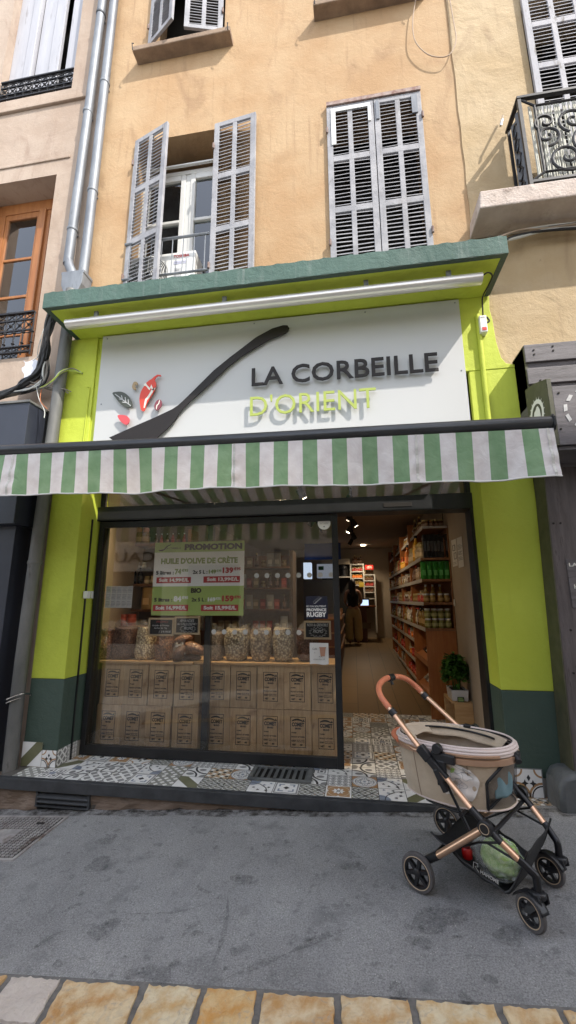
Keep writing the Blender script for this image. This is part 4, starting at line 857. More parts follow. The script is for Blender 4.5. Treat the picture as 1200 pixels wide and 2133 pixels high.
# cement floor grille in front of the window
FG = thing('floor_grille', 'grey slatted metal ventilation grille lying on the patterned tiles', 'grille', (-.645, 3.79, 0))
mb = MB(); x0, x1, y0, y1 = -.905, -.39, 3.665, 3.93
for a, b, c, d in ((x0, x1, y0, y0 + .02), (x0, x1, y1 - .02, y1), (x0, x0 + .035, y0 + .02, y1 - .02), (x1 - .035, x1, y0 + .02, y1 - .02)): mb.box(a, b, c, d, .004, .024)
gm = mat('cast_grey_metal', (.10, .105, .105), (.16, .165, .16), .6, scale=14, metal=.3)
mb.build('frame', gm, FG, bevel=.003)
mb = MB(); nb = 9
for i in range(nb):
    x = x0 + .04 + (x1 - x0 - .10) * i / (nb - 1); mb.add([(x, y0 + .02, .005), (x + .034, y0 + .02, .022), (x + .034, y1 - .02, .022), (x, y1 - .02, .005), (x, y0 + .02, .002), (x + .034, y0 + .02, .019), (x + .034, y1 - .02, .019), (x, y1 - .02, .002)], [(0, 1, 2, 3), (7, 6, 5, 4), (0, 4, 5, 1), (1, 5, 6, 2), (2, 6, 7, 3), (3, 7, 4, 0)])
mb.build('slats', gm, FG)
mb = MB(); mb.box(x0 + .02, x1 - .02, y0 + .01, y1 - .01, .003, .0042); mb.build('recess', M_['dark'], FG)
# vent in the plinth
VG = thing('plinth_vent', 'dark louvred vent set in the brown plinth below the tiled step', 'vent', (-2.36, 3.45, -.19))
mb = MB(); mb.box(-2.60, -2.585, 3.435, 3.48, -.185, -.083); mb.box(-2.145, -2.13, 3.435, 3.48, -.185, -.083); mb.box(-2.60, -2.13, 3.43, 3.46, -.192, -.183)
for z in (-.112, -.145): mb.add([(-2.585, 3.43, z - .012), (-2.145, 3.43, z - .012), (-2.145, 3.46, z + .012), (-2.585, 3.46, z + .012), (-2.585, 3.43, z - .018), (-2.145, 3.43, z - .018), (-2.145, 3.46, z + .004), (-2.585, 3.46, z + .004)], [(0, 1, 2, 3), (7, 6, 5, 4), (0, 4, 5, 1), (2, 6, 7, 3), (1, 5, 6, 2), (3, 7, 4, 0)])
mb.build('louvres', M_['nosing'], VG); mb = MB(); mb.box(-2.585, -2.145, 3.475, 3.49, -.185, -.083); mb.build('recess', M_['dark'], VG)
# utility cover in the pavement
UC = thing('utility_cover', 'rusty rectangular cast iron utility cover with a square grid in the pavement', 'utility cover', (-2.5, 3.1, gz(-2.5, 3.1)))
cx0, cx1, cy0, cy1 = -3.05, -2.235, 2.80, 3.35
um = mat('worn_cast_iron', (.24, .22, .215), (.40, .38, .365), .6, scale=9, metal=.1, c3=(.09, .05, .035), s3=6, lo3=.55, hi3=.7)
def gpt(x, y, h): return (x, y, gz(x, y) + h)
def slab(mb, a, b, c, d, h0, h1, m=0): mb.add([gpt(a, c, h0), gpt(b, c, h0), gpt(b, d, h0), gpt(a, d, h0), gpt(a, c, h1), gpt(b, c, h1), gpt(b, d, h1), gpt(a, d, h1)], [(4, 5, 6, 7), (0, 1, 5, 4), (1, 2, 6, 5), (2, 3, 7, 6), (3, 0, 4, 7)], m)
mb = MB()
for a, b, c, d in ((cx0, cx1, cy0, cy0 + .022), (cx0, cx1, cy1 - .022, cy1), (cx0, cx0 + .02, cy0 + .022, cy1 - .022), (cx1 - .02, cx1, cy0 + .022, cy1 - .022)): slab(mb, a, b, c, d, -.01, .009)
mb.build('frame', um, UC)
mb = MB(); slab(mb, cx0 + .02, cx1 - .02, cy0 + .022, cy1 - .022, -.02, .004); mb.build('bed', mat('cover_dark', (.022, .019, .018), rough=.8), UC)
mb = MB(); nx, ny = 24, 16; dx = (cx1 - cx0 - .06) / nx; dy = (cy1 - cy0 - .06) / ny
for i in range(nx):
    for j in range(ny):
        if 9 <= i <= 17 and 5 <= j <= 10: continue
        if (i, j) in ((19, 13), (20, 13)): continue
        slab(mb, cx0 + .03 + dx * i + .006, cx0 + .03 + dx * (i + 1) - .006, cy0 + .03 + dy * j + .006, cy0 + .03 + dy * (j + 1) - .006, .004, .010)
slab(mb, cx0 + .03 + dx * 9 + .005, cx0 + .03 + dx * 18 - .005, cy0 + .03 + dy * 5 + .005, cy0 + .03 + dy * 11 - .005, .004, .009); mb.build('cover_plate', um, UC)
# ================================================================== pipes and cables
def bracket_ring(mb, x, y, z, r): mb.lathe((x, y, z - .018), [(r + .004, 0), (r + .008, .006), (r + .008, .030), (r + .004, .036)], 16); mb.box(x - .012, x + .012, y, y + .09, z - .008, z + .008)
def pipe(name, lb, pts, r, m, zs, grp='zinc downpipes between the two houses'):
    t = thing(name, lb, 'downpipe', pts[-1], grp); mb = MB(); mb.tube(smooth(pts, 3), r, 16); mb.build('tube', m, t, smooth=50)
    mb = MB()
    for z in zs:
        for i in range(len(pts) - 1):
            a, b = Vector(pts[i]), Vector(pts[i + 1])
            if min(a.z, b.z) <= z <= max(a.z, b.z): p = a.lerp(b, (z - a.z) / (b.z - a.z)); bracket_ring(mb, p.x, p.y, p.z, r)
    mb.build('bracket', m, t, smooth=50); return t
pipe('downpipe', 'left zinc downpipe bending into the hopper above the cornice', [(-3.035, 3.66, 15), (-3.04, 3.66, 9), (-3.075, 3.66, 5.5), (-3.075, 3.66, 5.20), (-3.02, 3.66, 5.06), (-2.99, 3.66, 4.98)], .052, M_['zinc'], (9.0, 7.35, 5.62))
pipe('downpipe', 'right zinc downpipe running straight down the yellow wall edge', [(-2.865, 3.66, 15), (-2.868, 3.66, 9), (-2.87, 3.66, 5.4), (-2.88, 3.66, 4.98)], .052, M_['zinc'], (7.78, 6.13))
mb = MB(); mb.loft([[(-2.945 + .13 * cos(t), 3.66 + .075 * sin(t), z) for t in [2 * pi * k / 4 + pi / 4 for k in range(4)]] if False else [(-2.945 + k_ * a, 3.66 + b, z) for a, b in ((-.13, -.08), (.13, -.08), (.13, .08), (-.13, .08))] for z, k_ in ((4.70, .55), (4.82, .95), (4.95, 1), (4.955, 1.06), (4.99, 1.06))]); tag(mb.build('rain_hopper', M_['zinc'], loc=(-2.945, 3.66, 4.70), bevel=.006), 'grey zinc hopper that joins the two downpipes above the cornice', 'rain hopper')
pipe('downpipe', 'fat dull grey downpipe down the left side of the lime pier to the tiles', [(-2.945, 3.60, 4.75), (-2.945, 3.60, 4.2), (-2.985, 3.60, 2.4), (-3.01, 3.60, .9), (-3.0, 3.60, -.02)], .058, M_['greypipe'], (1.78,), None)
mb = MB(); mb.tube(smooth([(-3.075, 3.59, .56), (-3.06, 3.535, .575), (-3.0, 3.53, .60), (-2.94, 3.56, .62), (-2.93, 3.66, .60), (-2.94, 3.67, .585)]), .008, 6); mb.tube(smooth([(-3.075, 3.59, .53), (-3.06, 3.532, .545), (-3.0, 3.528, .57), (-2.94, 3.558, .59)]), .006, 6); tag(mb.build('pipe_clamp', M_['steel'], loc=(-3, 3.53, .58)), 'bent wire clamp round the fat grey downpipe near its foot', 'pipe clamp')
random.seed(5)
def cables(name, lb, paths, rads, mats_, cat='cables', jit=.012, reps=1):
    root = thing(name, lb, cat, paths[0][0])
    for k, (p, r, m) in enumerate(zip(paths, rads, mats_)):
        mb = MB()
        for q in range(reps): mb.tube(smooth([Vector(v) + Vector([random.uniform(-jit, jit) for _ in range(3)]) for v in p], 6), r * random.uniform(.8, 1.2), 6)
        mb.build('cable_strand', m, root, smooth=60)
    return root
cb = mat('black_cable', (.02, .02, .022), rough=.5); cgr = mat('grey_cable', (.20, .18, .16), rough=.6); clm = mat('lime_painted_cable', (.45, .55, .12), rough=.6); cwh = mat('white_cable', (.5, .5, .47), rough=.6)
def A3(l): return [at(a, b, y) for a, b, y in l]
pth = [A3([(112, 655, 3.45), (100, 690, 3.5), (95, 730, 3.55), (80, 775, 3.6), (50, 800, 3.6), (20, 818, 3.6), (-30, 830, 3.6), (-90, 838, 3.62)])] * 9
pth2 = [A3([(98, 720, 3.58), (96, 770, 3.6), (88, 800, 3.6), (60, 812, 3.6), (10, 822, 3.6), (-60, 830, 3.62)])] * 6
cables('cable_bundle', 'thick tangle of black and grey cables hanging left of the fat downpipe', pth + pth2 + [A3([(98, 660, 3.5), (85, 700, 3.55), (80, 735, 3.58), (76, 752, 3.6)])] + [A3([(140, 815, 3.62), (128, 808, 3.6), (100, 806, 3.6), (60, 800, 3.62), (20, 812, 3.62)])] * 3, [.017] * 6 + [.012] * 3 + [.009] * 6 + [.004] + [.006] * 3, [cb] * 9 + [cgr, cb, cgr, cb, cgr, cwh] + [cwh] + [cgr] * 3, jit=.03, reps=2)
cables('painted_cables', 'lime painted cables running from the pier to the cable tangle', [A3([(170, 776, 3.67), (150, 770, 3.62), (128, 775, 3.54), (112, 790, 3.52), (95, 805, 3.56), (70, 812, 3.6)])] * 5, [.006] * 5, [clm, clm, cwh, clm, cgr], jit=.012)
cables('loose_wires', 'thin orange and white loose wire ends above the navy shopfront', [A3([(75, 800, 3.6), (78, 830, 3.5), (95, 858, 3.45), (92, 870, 3.42)]), A3([(88, 805, 3.6), (84, 835, 3.5), (96, 850, 3.45)])], [.004] * 2, [cwh, mat('orange_wire', (.5, .16, .06))], 'wires')
# plastic bag stuck behind the cables
mb = MB(); random.seed(9)
mb.sheet(lambda u, v: tuple(at(50 + 32 * u + 3 * sin(v * 9), 752 + 38 * v + 3 * sin(u * 7), 3.66) + Vector((0, -.02 * random.random(), .004 * random.random()))), 7, 7); tag(mb.build('plastic_bag', mat('white_plastic_bag', (.62, .63, .68), rough=.35), loc=at(66, 770, 3.66), smooth=30), 'crumpled white plastic bag caught behind the cable tangle', 'plastic bag')
wp = A3([(1010, 512, 3.40), (1035, 496, 3.5), (1080, 482, 3.60), (1140, 472, 3.62), (1230, 463, 3.62)])
cables('wall_cables', 'pale and black cables strung along the wall under the balcony slab', [wp] * 3 + [[p + Vector((0, 0, -.05)) for p in wp]] * 3, [.012, .009, .008, .013, .01, .01], [cwh, mat('tan_cable2', (.42, .33, .25)), cgr, cwh, cb, cb], jit=.012)
# ================================================================== air conditioner
YA = 3.79; ar, at_, am = at(408, 520, YA).x, at(408, 520, YA).z, at(358, 530, YA).x; al = ar - .78; ab = at_ - .55; fcx = am - .27; fcz = ab + .29
AC = thing('air_conditioner', 'white outdoor air conditioner set in the window opening behind the half open shutter', 'air conditioner', (ar - .4, YA + .15, ab))
mb = MB(); mb.box(al, ar, YA, YA + .28, ab, at_); mb.build('casing', M_['acwhite'], AC, bevel=.012)
mb = MB()
for r in [.03 + .018 * k for k in range(12)]: mb.tube([(fcx + r * cos(t), YA - .012, fcz + r * sin(t)) for t in [2 * pi * k / 28 for k in range(28)]], .0035, 4, closed=True)
for k in range(8): mb.tube([(fcx + .03 * cos(k * pi / 4), YA - .01, fcz + .03 * sin(k * pi / 4)), (fcx + .24 * cos(k * pi / 4), YA - .01, fcz + .24 * sin(k * pi / 4))], .003, 4)
mb.build('fan_grille', M_['acwhite'], AC)
mb = MB(); mb.lathe((fcx, YA - .002, fcz), [(.235, 0), (.235, .003)], 28, ax=(Vector((1, 0, 0)), Vector((0, 0, 1)), Vector((0, -1, 0)))); mb.build('fan_opening', M_['dark'], AC)
mb = MB(); T(mb, 'TOSHIBA', am + .025, at_ - .075, .185, .036, YA - .001, .002, 0, .02); mb.build('maker_lettering', M_['redprint'], AC)
mb = MB(); mb.box(am + .03, am + .17, YA - .003, YA - .0005, at_ - .16, at_ - .12, 1); T(mb, 'DIGITAL INVERTER', am + .035, at_ - .148, .125, .014, YA - .003, .001, 2); mb.box(am + .04, am + .13, YA - .003, YA - .0005, at_ - .32, at_ - .21, 3); mb.box(am + .04, am + .16, YA - .004, YA - .0005, at_ - .36, at_ - .345, 2); mb.box(am + .05, am + .10, YA - .004, YA - .0005, at_ - .25, at_ - .23, 2)
mb.build('label', [M_['acwhite'], mat('lilac_label', (.5, .5, .62)), mat('grey_print', (.3, .3, .3)), mat('label_grey', (.5, .5, .5))], AC)
# ================================================================== neighbours' shopfronts
D1 = thing('navy_shopfront', 'dark navy shopfront casing cut off at the left edge', 'shopfront', (-4, 3.5, 0))
mb = MB(); mb.box(-6, -3.10, 3.40, 3.74, 2.13, 3.345); mb.build('sign_box', M_['navy'], D1, bevel=.004)
mb = MB(); mb.box(-6, -3.16, 3.50, 3.74, -.3, 2.128); mb.box(-6, -3.155, 3.48, 3.50, 0.6, .64); mb.build('pilaster', M_['navy'], D1, bevel=.004)
mb = MB(); mb.box(-6, -3.09, 3.385, 3.745, 3.346, 3.368); mb.build('flashing', M_['greypipe'], D1)
D2 = thing('grey_timber_shopfront', 'dark grey timber clad shopfront cut off at the right edge', 'shopfront', (2.5, 3.5, 0))
mb = MB(); mb.box(1.488, 4, 3.45, 3.47, 3.365, 3.525); mb.box(1.488, 4, 3.45, 3.47, 3.165, 3.305); mb.box(1.488, 4, 3.475, 3.715, 2.45, 3.52, 0)
mb.build('fascia_board', M_['greywood'], D2, bevel=.004)
mb = MB(); mb.box(1.488, 1.508, 3.47, 3.715, 3.0, 3.525); mb.build('side_board', M_['olive'], D2)
mb = MB(); mb.xz([(1.535, 2.45), (4, 2.45), (4, -.1), (1.46, -.1)], 3.49, 3.71); mb.build('pilaster', M_['greywoodv'], D2, bevel=.004)
mb = MB(); mb.xz([(1.527, 2.45), (1.5345, 2.45), (1.4595, .0), (1.452, .0)], 3.485, 3.675); mb.build('edge_trim', M_['olive'], D2)
mb = MB(); mb.prism([(3.10, 3.02), (3.30, 3.09), (3.47, 3.12), (3.47, 2.46), (3.10, 2.50)], (1.46, 0, 0), (0, 1, 0), (0, 0, 1), (1, 0, 0), .03, 1); mb.box(1.4905, 4, 3.10, 3.12, 2.50, 2.955, 0); mb.box(1.4905, 4, 3.125, 3.45, 2.47, 2.50, 0); mb.box(1.4905, 4, 3.16, 3.46, 2.92, 2.94, 0)
sb = mb.build('sign_box', [M_['greywood'], M_['olive']], D2, bevel=.002)
mb = MB(); gc = (3.31, 2.83)
gear = []
for k in range(18):
    a = 2 * pi * k / 18
    for da, r in ((-.5, .118), (-.12, .118), (0, .142), (.12, .118)): gear.append((gc[0] + r * cos(a + da * 2 * pi / 18), gc[1] + r * sin(a + da * 2 * pi / 18)))
n = len(gear); inner = [(gc[0] + .085 * cos(2 * pi * k / n), gc[1] + .085 * sin(2 * pi * k / n)) for k in range(n)]
vs = [(1.4575, a, b) for a, b in gear + inner]; mb.add(vs, [(k, (k + 1) % n, n + (k + 1) % n, n + k) for k in range(n)])
mb.add([(1.4575, 3.31 + a, 2.79 + b) for a, b in ((-.06, 0), (-.055, .06), (-.03, .10), (-.005, .10), (.01, .085), (.04, .075), (.06, .04), (.06, 0))], [tuple(range(8))])
mb.build('gear_emblem', M_['cream'], sb)
mb = MB()
for k in range(14):
    a0 = pi * .25 + k * 2 * pi / 14; p = Vector((1.80 + .24 * cos(a0), 0, 2.76 + .175 * sin(a0))); t = Vector((-sin(a0), 0, cos(a0))); nn = Vector((cos(a0), 0, sin(a0)))
    q = [p + t * .03 + nn * .012, p + t * .02 - nn * .012, p - t * .03 - nn * .010, p - t * .024 + nn * .014]; mb.add([(v.x, 3.097, v.z) for v in q], [(0, 1, 2, 3)])
for k in range(6):
    a0 = pi * .55 + k * .5; p = Vector((1.80 + .14 * cos(a0), 0, 2.77 + .10 * sin(a0))); mb.box(p.x - .022, p.x + .022, 3.096, 3.0985, p.z - .008, p.z + .008)
mb.build('white_emblem', mat('worn_white_paint', (.55, .54, .52), (.42, .41, .40), scale=30), sb)
mb = MB(); mb.box(1.60, 1.9, 3.482, 3.489, 1.36, 1.72); mb.build('name_plate', M_['greywood'], D2, bevel=.003)
mb = MB(); T(mb, 'LA B', 1.615, 1.665, .10, .026, 3.482, .003, 0, .02); T(mb, 'HOR', 1.63, 1.50, .1, .03, 3.482, .003, 0, .02); T(mb, 'N', 1.66, 1.44, None, .03, 3.482, .003); mb.build('plate_lettering', M_['cream'], D2)
for x, z, yy in ((1.56, 3.47, 3.45), (1.56, 3.43, 3.45), (1.71, 3.49, 3.45), (1.71, 3.45, 3.45), (1.58, 3.19, 3.45), (1.55, 2.0, 3.49), (1.57, 1.2, 3.49), (1.6, 2.0, 3.49), (1.55, .9, 3.49), (1.51, 2.62, 3.10), (1.53, 2.9, 3.1)):
    mb = MB(); mb.lathe((x, yy, z), [(.009, 0), (.007, .006)], 8, ax=(Vector((1, 0, 0)), Vector((0, 0, 1)), Vector((0, -1, 0)))); mb.build('screw', M_['ink'], D2)
# guard stone at the foot of the timber post
mb = MB(); mb.xz([(1.325, -.02), (1.335, .18), (1.365, .235), (1.42, .255), (2.1, .27), (2.1, -.02)], 3.41, 3.66)
tag(mb.build('guard_stone', mat('dark_painted_stone', (.085, .09, .092), (.13, .135, .14), .45, scale=6, bump=.004, bscale=20, bump2=.012, b2scale=8), loc=(1.5, 3.5, 0), bevel=.03, smooth=60), 'dark grey painted guard stone at the foot of the timber shopfront', 'guard stone')
# ================================================================== shop interior
def onpl(px, py, p0, n):
    d = ray(px, py); n = Vector(n); return CAM + d * ((Vector(p0) - CAM).dot(n) / d.dot(n))
wallm = mat('tan_interior_wall', (.30, .235, .17), (.34, .27, .20), .8, scale=2, bump=.002, bscale=40)
IN = thing('shop_interior', 'warm dim interior shell of the grocery behind the glass', 'room', (-.5, 4.2, 0))
mb = MB(); Q = lambda *v: mb.add(v, [(0, 1, 2, 3)])
Q((1.095, 4.14, 0), (1.30, 6.2, 0), (1.30, 6.2, 3), (1.095, 4.14, 3)); Q((1.30, 6.2, 0), (1.30, 13.2, 0), (1.30, 13.2, 3), (1.30, 6.2, 3)); Q((-3.2, 13.0, 0), (1.4, 13.0, 0), (1.4, 13.0, 3), (-3.2, 13.0, 3))
Q((-2.64, 4.14, 0), (-2.85, 6, 0), (-2.85, 6, 3), (-2.64, 4.14, 3)); Q((-2.85, 6, 0), (-2.85, 13.2, 0), (-2.85, 13.2, 3), (-2.85, 6, 3))
mb.build('interior_wall', wallm, IN)
mb = MB(); Q = lambda *v: mb.add(v, [(0, 1, 2, 3)])
Q((-3.2, 4.1, 2.95), (1.6, 4.1, 2.95), (1.6, 13.2, 2.95), (-3.2, 13.2, 2.95)); mb.box(-3.2, 1.6, 4.10, 13.2, 3.02, 3.10); mb.build('ceiling', mat('brown_grey_ceiling', (.30, .24, .18), rough=.9), IN)
mb = MB(); mb.box(1.4, 1.5, 4.1, 13.3, 0, 3.05); mb.box(-3.2, -3.1, 4.1, 13.3, 0, 3.05); mb.box(-3.2, 1.5, 13.2, 13.3, 0, 3.05); mb.build('outer_shell', wallm, IN)
mb = MB(); mb.box(1.292, 1.302, 6.19, 6.21, 1.9, 2.95); mb.build('corner_strip', M_['ink'], IN)
shelfm = mat('brown_shelf_board', (.20, .085, .032), (.26, .12, .05), .5, scale=3, stretch=(8, 1, 8)); strip = mat('price_strip', (.34, .31, .28), (.44, .41, .37), .5, scale=30)
# ---- product library: one mesh each, many copies
PROD = {}
def cmat(c, r=.35): return mat('prod_%d_%d_%d' % tuple(int(q * 255) for q in c), c, rough=r)
LIDS = [(.5, .42, .2), (.35, .05, .03), (.45, .44, .42), (.05, .05, .05)]
def product(kind, c, c2=(.5, .4, .2)):
    k = (kind, c, c2)
    if k in PROD: return PROD[k]
    mb = MB()
    if kind == 'jar': mb.lathe((0, 0, 0), [(.030, 0), (.038, .006), (.038, .075), (.030, .088), (.030, .092)], 10, 0); mb.lathe((0, 0, .092), [(.033, 0), (.033, .018), (.030, .020)], 10, 1); mb.lathe((0, 0, .022), [(.0388, 0), (.0388, .036)], 10, 2)
    if kind == 'bottle': mb.lathe((0, 0, 0), [(.028, 0), (.033, .006), (.033, .14), (.024, .165), (.013, .185), (.012, .215)], 10, 0); mb.lathe((0, 0, .215), [(.015, 0), (.015, .025)], 8, 1); mb.lathe((0, 0, .04), [(.0338, 0), (.0338, .07)], 10, 2)
    if kind == 'pouch':
        rs = []
        for z, w_, d in ((0, .055, .030), (.02, .060, .034), (.10, .060, .030), (.17, .056, .022), (.20, .058, .006), (.235, .052, .004)):
            rs.append([(w_ * cos(t) * (1.1 if abs(cos(t)) > .7 else 1), d * sin(t), z) for t in [2 * pi * j / 12 for j in range(12)]])
        mb.loft(rs, 0); mb.box(-.035, .035, -.034, -.031, .05, .12, 2)
    if kind == 'box': mb.box(-.035, .035, -.05, .05, 0, .28, 0); mb.box(-.028, .028, -.0515, -.05, .08, .20, 2)
    if kind == 'packet': mb.box(-.045, .045, -.025, .025, 0, .16, 0); mb.box(-.036, .036, -.0262, -.025, .05, .11, 2)
    if kind == 'tin': mb.lathe((0, 0, 0), [(.05, 0), (.05, .125), (.047, .13)], 14, 0); mb.lathe((0, 0, .03), [(.0508, 0), (.0508, .06)], 14, 2)
    if kind == 'bigjar': mb.lathe((0, 0, 0), [(.045, 0), (.055, .01), (.055, .13), (.045, .155), (.045, .16)], 12, 0); mb.lathe((0, 0, .16), [(.030, 0), (.042, .02), (.040, .05), (.018, .068)], 12, 1); mb.lathe((0, 0, .04), [(.056, 0), (.056, .06)], 12, 2)
    b = mb.build({'jar': 'glass_jar', 'bottle': 'bottle', 'pouch': 'pouch', 'box': 'tall_box', 'packet': 'packet', 'tin': 'tin', 'bigjar': 'storage_jar'}[kind], [cmat(c, .25), cmat(c2), cmat(tuple(min(1, q * 1.6 + .05) for q in c))], smooth=40)
    me = b.data; nm = b.name.split('.')[0]; bpy.data.objects.remove(b); PROD[k] = (me, nm); return PROD[k]
NPROD = [0]
def put(kind, c, c2, loc, label, group, rz=0, s=1):
    me, nm = product(kind, c, c2); o = bpy.data.objects.new(nm, me); col.objects.link(o); o.location = loc; o.rotation_euler = (0, 0, rz); o.scale = (s, s, s)
    tag(o, label, nm.replace('_', ' '), group); NPROD[0] += 1; return o
# ---- right hand wall shelving
RS = thing('wall_shelving', 'long brown wooden shelving along the right hand wall, full of jars and bottles', 'shelving', (.87, 5.7, 0))
X0s, X1s, Y0s, Y1s = .875, 1.235, 5.70, 10.9
lv = [2.345, 1.93, 1.655, 1.36, 1.04]
for k, z in enumerate(lv):
    mb = MB(); x = X0s + (.05 if k == 0 else 0); mb.box(x, X1s, Y0s, Y1s, z, z + .028); o = mb.build('shelf', shelfm, RS)
    mb = MB(); mb.box(x - .008, x - .001, Y0s, Y1s, z - .012, z + .034)
    if k == 0: mb.box(x, X1s, Y0s - .008, Y0s - .001, z, z + .03)
    mb.build('price_rail', strip, o)
for z in (.74, .44, .16):
    mb = MB(); mb.box(X0s + .02, X1s, 6.95, Y1s, z + .06, z + .085); o = mb.build('shelf', shelfm, RS); mb = MB(); mb.box(X0s + .012, X0s + .019, 6.95, Y1s, z + .05, z + .095); mb.build('price_rail', strip, o)
for y in (6.9, 8.2, 9.5, 10.88):
    mb = MB(); mb.box(X0s + .01, X1s, y, y + .03, .02, 2.6); mb.build('upright', M_['orangewood'], RS)
mb = MB(); mb.box(X0s + .005, X1s, Y0s + .005, Y0s + .035, 0, 1.038); mb.build('end_panel', M_['orangewood'], RS)
for z0, dz in ((.62, .20), (.22, .20)):
    mb = MB(); mb.add([(X0s + .01, Y0s + .036, z0), (X0s + .01, 6.898, z0), (X1s - .02, 6.898, z0 + dz), (X1s - .02, Y0s + .036, z0 + dz), (X0s + .01, Y0s + .036, z0 - .02), (X0s + .01, 6.898, z0 - .02), (X1s - .02, 6.898, z0 + dz - .02), (X1s - .02, Y0s + .036, z0 + dz - .02)], [(0, 1, 2, 3), (7, 6, 5, 4), (0, 4, 5, 1), (1, 5, 6, 2), (2, 6, 7, 3), (3, 7, 4, 0)]); mb.box(X0s, X0s + .012, Y0s + .036, 6.898, z0 - .02, z0 + .05)
    mb.build('sloping_shelf', M_['orangewood'], RS)
mb = MB(); mb.box(X1s, X1s + .012, Y0s, Y1s, 0, 2.38); mb.build('back_board', shelfm, RS)
rnd = random.Random(4)
BLK = (.010, .010, .012); GRN = (.025, .20, .02); AMB = (.20, .12, .03); OLV = (.16, .15, .04); RED = (.30, .03, .02); ORG = (.60, .16, .02); YEL = (.60, .30, .03); WHT = (.45, .42, .38); BRN = (.10, .045, .02); TEA = (.08, .14, .13); CRM = (.38, .28, .16)
gold = (.40, .30, .12); silver = (.5, .5, .5)
# the end of each shelf, facing the door
for i in range(7): put('box', BLK, BLK, (.945 + i * .044 + (.02 if i == 6 else 0), 5.78, 1.958), 'tall black box in the row at the door end of the upper right hand shelf', 'black boxes at the shelf end', s=.95 if i % 2 else .9).scale = (.56, .8, 1.12 if i not in (5,) else 1.02)
ogn = ['leftmost', 'second', 'middle', 'fourth', 'rightmost']
for i in range(5): put('pouch', GRN, GRN, (.915 + i * .072, 5.77, 1.683), '%s bright green pouch in the row of five below the black boxes' % ogn[i], 'green pouches at the shelf end', rz=rnd.uniform(-.15, .15), s=.95).scale = (.62, .9, 1.0)
for i in range(4): put('jar', AMB, silver, (.925 + (i + (i > 1) * .35) * .075, 5.77, 1.388), '%s jar with a teal label on the middle shelf end below the green pouches' % ['leftmost', 'second', 'third', 'rightmost'][i], 'jars on the middle shelf end', s=1.0)
for i in range(3): put('bottle', AMB, silver, (.94 + i * .09, 5.87, 1.388), 'slim bottle standing behind the jars on the middle shelf end', 'slim bottles behind the jars', s=.95)
for i in range(4):
    for j in range(2): put('jar', OLV, silver, (.925 + i * .082, 5.77, 1.068 + .122 * j), '%s olive jar in the %s row on the bookcase top' % (['leftmost', 'second', 'third', 'rightmost'][i], ['lower', 'upper'][j]), 'olive jars stacked two high on the bookcase', s=1.08)
for i in range(4): put('jar', BRN, gold, (1.0 + i * .06, 5.80, 2.375), 'dark jar on the very top shelf near the door', 'dark jars on the top shelf', s=.9)
# along the wall, front row
spec = [(0, [('jar', BRN, gold), ('bottle', BRN, gold), ('jar', AMB, silver)], .13), (1, [('bigjar', CRM, gold), ('bottle', OLV, BLK), ('jar', AMB, silver), ('tin', YEL, YEL), ('bottle', RED, BLK)], .115), (2, [('packet', CRM, CRM), ('bottle', BRN, RED), ('jar', BRN, WHT), ('packet', WHT, WHT), ('jar', AMB, gold)], .10), (3, [('jar', RED, WHT), ('jar', AMB, gold), ('packet', CRM, CRM), ('jar', BRN, silver)], .095), (4, [('bottle', AMB, BLK), ('bottle', BRN, RED), ('jar', OLV, silver), ('bottle', WHT, RED)], .095)]
nmz = ['top', 'upper', 'second', 'middle', 'lower']; kn = {'jar': 'glass jar', 'bigjar': 'storage jar', 'tin': 'tin', 'bottle': 'bottle', 'packet': 'packet'}
for k, ks, st in spec:
    y = 5.90; i = 0
    while y < 10.8:
        if not any(abs(y - u) < .07 for u in (6.915, 8.215, 9.515)):
            q = ks[int((y - 5.9) / (st * 5)) % len(ks)] if rnd.random() < .8 else rnd.choice(ks)
            put(q[0], q[1], q[2], (.925 + (.05 if k == 0 else 0) + rnd.uniform(-.01, .01), y, lv[k] + .028), '%s in the long front row on the %s shelf of the right hand wall' % (kn[q[0]], nmz[k]), 'goods on the %s wall shelf' % nmz[k], rz=-pi / 2, s=rnd.uniform(.9, 1.12))
        y += st * rnd.uniform(.76, .9)
for z in (.825, .525, .245):
    y = 7.02
    while y < 10.8:
        q = rnd.choice([('pouch', CRM, CRM), ('packet', WHT, WHT), ('jar', ORG, WHT), ('pouch', BRN, BRN), ('tin', RED, RED)])
        if not any(abs(y - u) < .07 for u in (8.215, 9.515)): put(q[0], q[1], q[2], (.955, y, z), '%s on one of the low shelves of the right hand wall' % {'pouch': 'pouch', 'packet': 'packet', 'jar': 'jar', 'tin': 'tin'}[q[0]], 'goods on the low wall shelves', rz=-pi / 2, s=rnd.uniform(.75, 1))
        y += rnd.uniform(.13, .2)
# big coloured bottles that stand out
for (px, py, c, c2, lb, s) in ((848, 1172, ORG, BLK, 'large orange bottle with a black cap on the upper right hand shelf', 1.5), (866, 1165, YEL, BLK, 'large amber yellow bottle with a black cap nearest the door on the upper shelf', 1.55), (838, 1184, (.55, .08, .02), ORG, 'red orange bottle leaning beside the large orange bottle', 1.0)):
    d = ray(px, py); p = CAM + d * ((.89 - CAM.x) / d.x); put('bottle', c, c2, (.905, p.y, 1.958), lb, None, s=s)
for i, (y, z, c, lb) in enumerate(((6.0, .70, BLK, 'black packet on the upper sloping shelf nearest the door'), (6.25, .71, WHT, 'pale packet on the upper sloping shelf'), (6.5, .70, BLK, 'black packet further back on the upper sloping shelf'), (6.0, .30, (.05, .09, .06), 'dark green packet on the lower sloping shelf'), (6.3, .31, WHT, 'white packet on the lower sloping shelf'), (6.6, .30, (.3, .28, .24), 'grey beige packet far back on the lower sloping shelf'))):
    o = put('packet', c, c, (.97, y, z), lb, None, rz=-pi / 2, s=1.3); o.rotation_euler = (R(-50), 0, -pi / 2)
